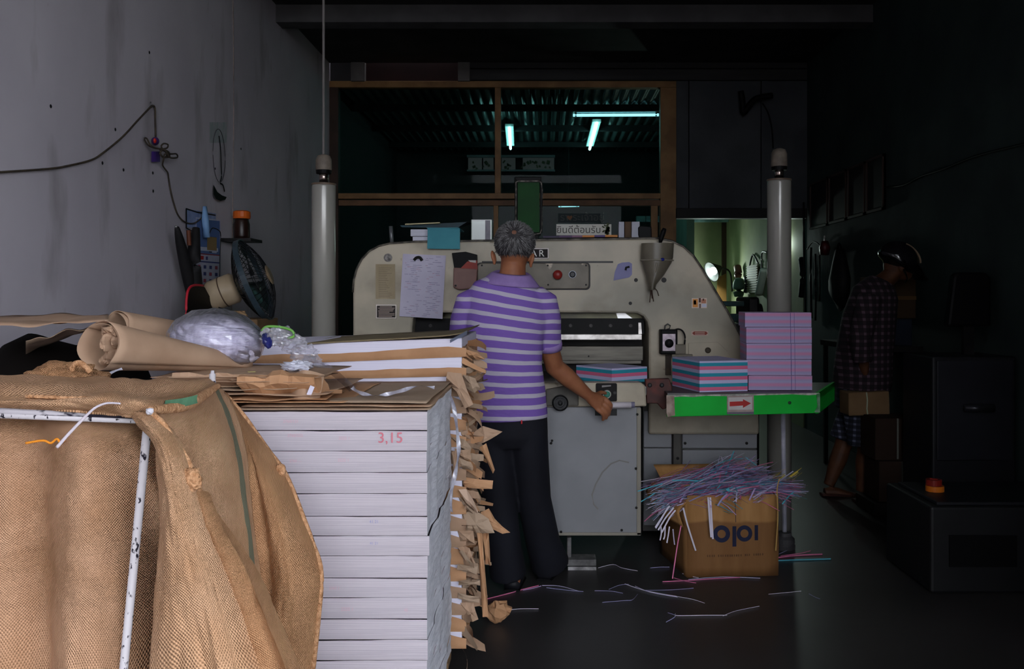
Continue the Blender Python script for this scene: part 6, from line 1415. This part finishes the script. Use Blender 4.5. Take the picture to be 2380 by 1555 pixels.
# calendar
cal = thing('wall_calendar', WL_(482,665,.02), 'wall calendar with blue picture and numbers hanging on the left wall', 'calendar')
def cp(u, v, o=.02): return WL_(455+ (513-455)*u - 3*v*(1-u), 505+6*u+ (664-505-2*u)*v, o+.006*math.sin(2*u+v))
obj('calendar_sheet', MB().grid(lambda u, v: cp(u, v), 8, 10), mat('calendar_paper', (190,190,208), (176,176,196), 6, .7), cal, smooth=True)
def cblk(name, u0, v0, u1, v1, c, o=.0215): obj(name, MB().grid(lambda u, v: cp(u0+(u1-u0)*u, v0+(v1-v0)*v, o), 3, 2), mat('cal_%d_%d_%d' % c, c, rough=.7), cal)
cblk('calendar_photo', .04,.02,.96,.52,(86,112,164))
for k in range(14): cblk('photo_patch', R.uniform(.1,.8), R.uniform(.25,.44), R.uniform(.82,.9), R.uniform(.45,.5), R.choice(((44,40,44),(150,124,84),(190,196,214),(60,64,84))), .0222+.0002*k) if k < 5 else None
cblk('calendar_line', .02,.52,.98,.535,(150,44,52)); cblk('calendar_line', .02,.63,.98,.65,(60,70,130)); cblk('calendar_mark', .2,.555,.34,.61,(178,44,44)); cblk('calendar_mark', .42,.56,.5,.61,(60,64,120))
for i in range(4):
    for j_ in range(3): cblk('calendar_number', .12+.22*i, .69+.1*j_, .22+.22*i, .74+.1*j_, (56,62,120) if (i+j_) % 3 else (160,70,90))
obj('calendar_board', MB().grid(lambda u, v: WL_(434+68*u, 486+10*u+ (42-4*u)*v, .012), 4, 3), mat('board_pale', (150,166,204), (120,136,180), 14, .6), cal)
for a, b2 in (((433,485),(458,493)),((458,493),(500,500)),((433,485),(433,530)),((433,530),(448,538))):
    obj('calendar_frame', MB().cyl(WL_(*a,.016), WL_(*b2,.016), .004, n=6), M_black, cal)
obj('paper_roll', MB().loft([WL_(476,480,.05), WL_(477,510,.055), WL_(480,552,.06)], [.012,.022,.02], 12), mat('roll_blue', (120,156,196), (104,140,182), 9, .5), smooth=True, label='pale blue paper roll stuck upright in front of the calendar', cat='paper roll')
obj('wire_hook', MB().loft(path([WL_(x,y,.03) for x,y in ((486,545),(494,530),(508,535),(513,548),(511,600),(510,650))], 5), .0028, 6), M_dark, smooth=True, label='thin dark wire hook hanging over the calendar edge', cat='hook')
um = thing('folded_umbrella', WL_(430,600,.12), 'folded black umbrella leaning on the wall beside the calendar, left one', 'umbrella', 'black umbrellas by the calendar')
obj('umbrella_cloth', MB().loft(path([WL_(x,y,.10) for x,y in ((411,528),(418,560),(430,610),(441,660),(450,705))], 4), [.012+.022*math.sin(PI*min(k/16,1)*.8) for k in range(17)], 12), mat('umbrella_black', (16,15,17), (24,22,24), 12, .7), um, smooth=True)
obj('umbrella_tip', MB().ball(WL_(409,527,.10), .008,.008,.008, 8, 6), M_chrome, um)
um = thing('folded_umbrella', WL_(452,600,.12), 'folded black umbrella in front of the calendar, right one', 'umbrella', 'black umbrellas by the calendar')
obj('umbrella_cloth', MB().loft(path([WL_(x,y,.12) for x,y in ((456,530),(452,570),(450,620),(454,665),(458,705))], 4), [.020+.022*math.sin(PI*min(k/16,1)*.8) for k in range(17)], 12), mat('umbrella_black', (16,15,17)), um, smooth=True)
obj('umbrella_handle', MB().cyl(WL_(438,535,.13), WL_(440,570,.13), .012), mat('handle_brown', (90,46,28), rough=.5), um)
pz = thing('racket_pouch', WL_(462,720,.2), 'black pouch with red piping below the calendar', 'pouch')
pc_ = [(436,672),(446,664),(462,662),(476,668),(488,690),(496,722),(494,790),(438,790),(432,740)]
cm = MB(); n_ = len(pc_); cm.add([WL_(x,y,.20) for x,y in pc_]+[WL_(x,y,.14) for x,y in pc_], [list(range(n_)), [n_+i for i in reversed(range(n_))]]+[[i,n_+i,n_+(i+1)%n_,(i+1)%n_] for i in range(n_)])
obj('pouch_shell', cm, M_black, pz)
obj('pouch_piping', MB().loft(path([WL_(x,y,.2) for x,y in ((440,790),(433,740),(434,690),(440,670),(452,663),(472,664))], 5), .007, 8), mat('piping_red', (186,34,52), rough=.5), pz, smooth=True)
# bottle with orange cap on a wall shelf
sl = thing('wall_shelf', WL_(560,560,.1), 'small dark wall bracket shelf under the orange-capped bottle', 'shelf')
pS = WL_(562,556,.10); obj('shelf_board', MB().box(XL, XL+.2, pS.y-.12, pS.y+.12, pS.z-.02, pS.z), M_dark, sl)
bo_ = thing('brown_bottle', (pS.x,pS.y,pS.z), 'dark brown bottle with orange cap on the wall above the fan', 'bottle')
obj('bottle_body', MB().lathe([(.05,0),(.053,.02),(.053,.10),(.046,.125),(.044,.14)], (pS.x,pS.y,pS.z), 18), mat('bottle_brown', (44,26,20), (34,20,16), 8, .3), bo_, smooth=True)
obj('bottle_cap', MB().lathe([(.055,.138),(.058,.15),(.056,.185),(.04,.192)], (pS.x,pS.y,pS.z), 18), mat('cap_orange', (206,96,28), (190,84,24), 9, .45), bo_, smooth=False)
# fan
Yf = 5.35; FC = P(590,652,Yf); ax = Vector((.93,.09,.36)).normalized(); FR = .252
e1 = (Vector((0,0,1))-ax*ax.z).normalized(); e2 = ax.cross(e1)
fan = thing('electric_fan', FC-Vector((0,0,.3)), 'black caged electric fan facing right, mounted by the left wall', 'fan')
def fp(r, a, h): return FC+e1*(r*math.cos(a))+e2*(r*math.sin(a))+ax*h
M_cage = mat('cage_black', (20,20,22), rough=.4)
for name, sg_ in (('front_guard',1),('back_guard',-1)):
    g = MB()
    for k in range(44):
        a = 2*PI*k/44; g.loft([fp(FR*q, a+.25*(1-q), sg_*(.012+.085*(1-q**2.2))) for q in (1,.9,.75,.55,.36,.22)], .0019, 5, cap=False)
    for q in (.55,.8): g.loft([fp(FR*q, 2*PI*k/40, sg_*(.012+.085*(1-q**2.2))) for k in range(40)], .0019, 5, closed=True)
    obj(name, g, M_cage, fan)
obj('rim_band', MB().loft([fp(FR, 2*PI*k/60, 0) for k in range(60)], (.005,.016), 8, ref=tuple(e1), closed=True) if False else (lambda mb: ([mb.v.extend([fp(FR+.003,2*PI*k/60,-.016), fp(FR+.003,2*PI*k/60,.016), fp(FR-.003,2*PI*k/60,.016), fp(FR-.003,2*PI*k/60,-.016)]) for k in range(60)], [(mb.f.append([4*k+q, 4*k+(q+1)%4, 4*((k+1)%60)+(q+1)%4, 4*((k+1)%60)+q]), mb.m.append(0)) for k in range(60) for q in range(4)], mb)[2])(MB()), mat('rim_slate', (58,72,80), (46,58,66), 10, .3), fan, smooth=False)
obj('front_plate', MB().lathe([(FR*.23,.088),(FR*.24,.098),(FR*.18,.104)], FC, 24, axis=ax), mat('plate_tan', (150,126,100), rough=.4), fan)
for k in range(3):
    a0 = 2*PI*k/3
    obj('fan_blade', MB().grid(lambda u, v, a0=a0: fp(.03+.185*u, a0+(v-.5)*(.5+.9*u), .03*(v-.5)+.005), 8, 8), mat('blade_smoke', (40,42,46), rough=.25), fan, smooth=True)
obj('fan_motor', MB().lathe([(.03,-.30),(.075,-.29),(.090,-.25),(.092,-.12),(.07,-.10)], FC, 26, axis=ax), mat('motor_cream', (176,156,130), (160,140,114), 6, .45), fan, smooth=True)
obj('motor_seam', MB().lathe([(.0935,-.19),(.0935,-.183)], FC, 26, axis=ax), mat('seam_brown', (80,62,48), rough=.6), fan)
mc = FC-ax*.22; obj('fan_bracket', MB().loft(path([mc+Vector((0,0,-.08)), mc+Vector((-.02,0,-.18)), Vector((XL+.06,mc.y,mc.z-.2)), Vector((XL,mc.y,mc.z-.2))], 4), .018, 10), M_dark, fan, smooth=True)
obj('fan_cable', MB().loft(path([mc+Vector((.02,-.05,-.08)), P(575,735,5.3), P(560,752,5.2), P(545,800,5.2)], 5), .004, 6), M_black, fan)
obj('cardboard_carton', MB().box(-2.05,-1.62,5.1,5.5,0,PZ(742,5.1)), mat('carton_dim', (130,100,70), (112,86,60), 6, .8), label='brown carton stacked below the fan beside the wall', cat='carton', bevel=.006)
obj('cleaning_rag', MB().ball(P(556,735,5.08), .045,.04,.03, 18, 10, fn=lambda d: 1+.35*nz(d.x*3,d.y*3,d.z*3)), mat('rag_tan', (150,120,88), rough=.9), label='crumpled tan rag on the carton below the fan', cat='rag')

# ------------------------------------------------------------------ right wall and dark right side
def WR_(px, py, off=.0):
    X = XR-off; Y = X*F/(px-VX); return Vector((X, Y, PZ(py, Y)))
rng = [(1888,1928),(1932,1972),(1976,2016),(2020,2060)]
for k, (a, b2) in enumerate(rng):
    def bt(x): return 430-(x-1885)*.42
    def bb2(x): return 535-(x-1885)*.28
    t = thing('framed_board', WR_((a+b2)/2, bb2(a)), 'dark framed board on the right wall, %s of four from the door' % ('first','second','third','fourth')[k], 'board', 'dark boards on the right wall')
    A, B = WR_(a,bt(a)), WR_(b2,bt(b2)); A0 = WR_(a,bb2(a)); zt_, zb_ = (A.z+B.z)/2, A0.z
    obj('board_back', MB().box(XR-.02, XR-.004, B.y, A.y, zb_, zt_), mat('board_dark', (34,30,32), (26,23,25), 5, .5), t)
    fr_ = MB()
    for y0_, y1_, z0_, z1_ in ((B.y,A.y,zt_-.02,zt_),(B.y,A.y,zb_,zb_+.02),(B.y,B.y+.02,zb_,zt_),(A.y-.02,A.y,zb_,zt_)): fr_.box(XR-.03, XR-.004, y0_, y1_, z0_, z1_)
    obj('board_frame', fr_, mat('board_frame', (62,44,40), rough=.5), t)
obj('wall_cable', MB().loft(path([WR_(x,y,.012) for x,y in ((2050,437),(2100,430),(2140,410),(2190,394),(2271,362),(2400,330))], 6), .007, 6), M_black, smooth=True, label='thin dark cable sagging along the right wall', cat='cable')
bg = thing('hanging_bag', WR_(1952,690,.06), 'black bag hanging on the right wall left of the helmet', 'bag')
obj('bag_body', MB().loft([WR_(1952,582,.06), WR_(1952,610,.07), WR_(1951,650,.09), WR_(1950,680,.09), WR_(1950,694,.05)], [(.04,.05),(.06,.09),(.08,.17),(.08,.18),(.04,.12)], 18, ref=(1,0,0)), mat('bag_black', (14,13,14), (20,19,20), 6, .7), bg, smooth=True)
obj('bag_strap', MB().loft(path([WR_(1944,590,.06), WR_(1950,566,.02), WR_(1958,590,.06)], 5), .01, 6), M_black, bg)
for k, (pts, r_) in enumerate((([(1868,470),(1868,560),(1870,660),(1872,740)],.010),([(1885,575),(1884,640),(1886,740)],.012),([(1895,590),(1896,680),(1895,745)],.010),([(1905,585),(1905,700)],.008),([(1876,580),(1890,562),(1905,570),(1912,590)],.006),([(1862,600),(1866,640),(1862,690)],.03))):
    obj('hanging_cable', MB().loft(path([WR_(x,y,.05) for x,y in pts], 5), r_, 7), M_black, smooth=True, label='dark cable hanging by the doorway, ' + ('leftmost long one','second thick one','third long one','short rightmost one','arched upper one','thick bundled one')[k], cat='cable', group='dark cables by the doorway')
rb = thing('red_hand_tool', WR_(1917,585,.05), 'small dark red tool hanging on the right wall by the cables', 'tool')
obj('tool_body', MB().loft([WR_(1917,560,.05), WR_(1917,575,.05), WR_(1916,592,.05)], [.03,.05,.04], 10), mat('tool_red', (70,22,24), rough=.4), rb, smooth=True)
obj('tool_hook', MB().cyl(WR_(1917,548,.05), WR_(1917,561,.05), .008), M_chrome, rb)
# dangling fan bracket and cord high by the right column
br_ = thing('ceiling_bracket', P(1740,240,8.9), 'dark angled bracket fixed to the grey panels above the doorway', 'bracket')
obj('bracket_arm', MB().loft(path([P(x,y,8.88) for x,y in ((1722,212),(1726,238),(1728,262),(1745,240),(1760,228),(1795,222))], 4), .03, 8), M_black, br_, smooth=True)
obj('bracket_cord', MB().loft(path([P(x,y,8.5) for x,y in ((1772,240),(1785,262),(1794,300),(1797,345))], 5), .008, 6), M_black, br_, smooth=True)
# shelf, boxes and machines on the dark right side
M_dim = mat('dim_steel', (34,34,38), (28,28,32), 4, .5)
sh2 = thing('side_bench', (2.42,6.4,0), 'dark bench along the right wall behind the helmeted person', 'bench')
obj('bench_top', MB().box(2.2,2.6,6.2,7.2,.94,.98), M_dark, sh2)
for x_, y_ in ((2.22,6.22),(2.56,6.22),(2.22,7.16),(2.56,7.16)): obj('leg', MB().box(x_,x_+.03,y_,y_+.03,0,.94), M_dark, sh2)
bxs = MB().box(2.29,2.56,6.24,6.5,.982+.19,.982+.46)
obj('paper_packet', MB().box(2.34,2.54,6.24,6.48,.982,1.170), mat('packet_blue', (26,34,50), (22,28,42), 5, .6), label='dark blue paper packet on the bench under the brown carton', cat='packet', bevel=.004)
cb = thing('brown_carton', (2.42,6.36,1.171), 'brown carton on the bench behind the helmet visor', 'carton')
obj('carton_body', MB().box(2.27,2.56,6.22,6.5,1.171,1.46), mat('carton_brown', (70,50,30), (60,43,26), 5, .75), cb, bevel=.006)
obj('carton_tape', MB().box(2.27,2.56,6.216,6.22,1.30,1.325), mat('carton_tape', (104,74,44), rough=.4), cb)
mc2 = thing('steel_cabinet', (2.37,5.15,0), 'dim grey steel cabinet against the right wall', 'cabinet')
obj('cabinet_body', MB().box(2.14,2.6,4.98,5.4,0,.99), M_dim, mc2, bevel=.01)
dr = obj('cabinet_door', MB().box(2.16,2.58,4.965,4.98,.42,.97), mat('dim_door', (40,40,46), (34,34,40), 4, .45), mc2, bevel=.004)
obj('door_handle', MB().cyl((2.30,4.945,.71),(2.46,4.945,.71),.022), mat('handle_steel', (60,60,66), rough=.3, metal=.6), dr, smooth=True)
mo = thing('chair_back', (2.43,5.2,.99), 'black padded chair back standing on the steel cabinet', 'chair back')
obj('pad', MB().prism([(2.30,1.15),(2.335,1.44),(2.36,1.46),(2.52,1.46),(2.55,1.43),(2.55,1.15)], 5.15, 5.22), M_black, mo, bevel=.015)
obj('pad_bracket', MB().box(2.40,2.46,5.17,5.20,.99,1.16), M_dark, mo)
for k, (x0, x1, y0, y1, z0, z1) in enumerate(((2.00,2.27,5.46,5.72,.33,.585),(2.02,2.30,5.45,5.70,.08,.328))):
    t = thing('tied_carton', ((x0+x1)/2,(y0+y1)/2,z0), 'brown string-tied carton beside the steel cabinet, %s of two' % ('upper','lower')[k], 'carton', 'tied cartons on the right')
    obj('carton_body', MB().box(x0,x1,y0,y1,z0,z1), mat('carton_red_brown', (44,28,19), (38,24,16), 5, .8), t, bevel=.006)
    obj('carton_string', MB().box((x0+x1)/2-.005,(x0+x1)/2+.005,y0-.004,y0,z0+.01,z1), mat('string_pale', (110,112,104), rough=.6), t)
obj('low_plinth', MB().box(1.98,2.34,5.42,5.74,0,.078), M_dark, label='low dark plinth under the two tied cartons', cat='plinth')
mb_ = thing('floor_machine', (2.05,4.2,0), 'low dark grey machine housing at the lower right, tape roll on top', 'machine')
obj('housing', MB().box(1.72,2.45,4.02,4.55,0,.385), mat('housing_grey', (30,30,32), (24,24,26), 4, .5), mb_, bevel=.012)
obj('housing_lid', MB().box(1.76,2.42,4.05,4.5,.385,.40), M_dim, mb_, bevel=.004)
obj('housing_vent', MB().box(1.8,2.1,4.012,4.02,.12,.26), M_black, mb_)
tp = thing('tape_roll', (1.87,4.25,.40), 'red and orange tape rolls stacked on the low dark machine', 'tape')
tp.location = (1.85,4.28,.40); ORG[tp.name] = Vector((1.85,4.28,.40))
obj('orange_tape', MB().lathe([(.020,.0),(.042,.0),(.042,.026),(.020,.026),(.020,0)], (1.85,4.28,.401), 24, cap=False), mat('tape_orange', (208,112,30), rough=.35), tp)
obj('red_tape', MB().lathe([(.018,.027),(.036,.027),(.036,.055),(.018,.055),(.018,.027)], (1.845,4.28,.401), 24, cap=False), mat('tape_red', (132,34,26), rough=.35), tp)
# roller pair behind the machine and tools in the back room
pr2 = thing('small_press', (1.5,7.2,0), 'small dark printing press with two rollers in front of the doorway', 'press')
Yp = 7.2
for y_, r_ in ((706,6),(739,10)):
    obj('press_roller', MB().cyl(P(1640,y_,Yp), P(1728,y_,Yp), r_*Yp/F, n=20), mat('roller_teal', (120,150,150), (100,130,130), 6, .3, .5), pr2, smooth=True)
obj('press_frame', MB().box(PX(1728,Yp),PX(1752,Yp),Yp-.2,Yp+.3,0,PZ(690,Yp)).box(PX(1610,Yp),PX(1640,Yp),Yp-.2,Yp+.3,0,PZ(690,Yp)), M_dark, pr2, bevel=.02)
obj('press_bed', MB().box(PX(1640,Yp),PX(1728,Yp),Yp-.15,Yp+.3,.3,PZ(752,Yp)), M_dark, pr2)
obj('press_wheel', MB().lathe([(.10,0),(.10,.04),(.03,.04)], P(1756,735,Yp-.1), 20, axis=(1,0,0)), M_black, pr2)
def work_lamp(p, d, label, power, name='work_lamp'):
    t = thing(name, p, label, 'lamp'); p = Vector(p); d = Vector(d).normalized()
    obj('lamp_hood', MB().lathe([(.03,-.10),(.05,-.07),(.14,.06),(.145,.07),(.13,.06),(.045,-.06)], p, 20, axis=d, cap=False), mat('hood_black', (24,24,24), rough=.5), t, smooth=True)
    obj('lamp_bulb', MB().ball(p+d*.035, .055,.055,.055, 14, 10), mat('bulb_glow', (230,255,250), emit=3.0, ecol=(225,255,248)), t, smooth=True)
    obj('lamp_stem', MB().loft(path([p-d*.09, p-d*.2+Vector((.05,0,-.1)), p-d*.15+Vector((.12,0,-.35))], 5), .012, 8), M_dark, t, smooth=True)
    ld = bpy.data.lights.new('lamp_light', 'POINT'); ld.energy = power; ld.color = (.82,1.0,.93); ld.shadow_soft_size = .06
    lo = bpy.data.objects.new('lamp_light', ld); COL.objects.link(lo); lo.parent = t; lo.location = d*.14
work_lamp(P(1662,628,12.35), (-.75,-.35,-.35), 'glowing work lamp in the back room left of the brown post', 4.0)
work_lamp(P(1846,556,9.7), (-.8,-.3,-.35), 'glowing work lamp seen right of the lift column', .7)
def wtool(name, pts, r_, m, label, off=.05):
    return obj(name, MB().loft(path([WR_(x,y,off) for x,y in pts], 4), r_, 8), m, smooth=True, label=label, cat='tool', group='tools hung in the back room')
wb_ = thing('wire_basket', WR_(1750,680,.06), 'tall ribbed basket hanging on the olive back room wall', 'basket')
Ab, Bb = WR_(1740,618,.03), WR_(1764,618,.03)
yb0, yb1 = sorted((Ab.y, Bb.y)); zb1 = Ab.z; zb0 = WR_(1750,680,.03).z
obj('basket_panel', MB().box(XR-.05, XR-.04, yb0, yb1, zb0, zb1), mat('basket_ochre', (112,100,64), (96,84,54), 6, .7), wb_)
for k in range(12): obj('basket_rib', MB().box(XR-.062, XR-.05, yb0, yb1, zb0+(zb1-zb0)*k/12, zb0+(zb1-zb0)*(k+.35)/12), mat('basket_dark', (50,44,30), rough=.7), wb_)
obj('basket_handle', MB().loft(path([WR_(1742,618,.045), WR_(1750,592,.03), WR_(1762,612,.045)], 5), .012, 6), M_dark, wb_)
wtool('green_bag', ((1718,648),(1717,665),(1717,690)), [.05+.03*math.sin(k/8*3) for k in range(9)], mat('bag_green', (60,84,70), rough=.7), 'dull green bag hanging left of the ribbed basket', .12)
wtool('white_ruler', ((1776,626),(1770,655),(1764,684)), (.03,.05), mat('ruler_white', (150,160,150), rough=.5), 'pale ruler leaning right of the ribbed basket', .052)
wtool('yellow_bar', ((1748,690),(1748,725)), (.045,.045), mat('bar_yellow', (130,126,50), rough=.5), 'yellow bar below the ribbed basket', .047)
wtool('red_clamp', ((1714,620),(1716,634),(1715,642)), .05, mat('clamp_red', (92,56,46), rough=.6), 'brownish clamp above the green bag', .08)
wtool('wire_hanger', ((1772,645),(1770,610),(1772,586),(1784,587)), .010, M_dark, 'thin wire hanger beside the ruler', .04)
wtool('hand_saw', ((1733,645),(1736,660),(1733,678)), .03, M_dark, 'small dark saw between bag and basket', .05)
obj('leaning_board', MB().pprism([(1668,645),(1688,636),(1690,911),(1655,911)], 12.55, .03), mat('board_ochre', (120,84,40), (100,70,34), 5, .7), label='ochre board leaning against the back room wall under the lamp', cat='board')
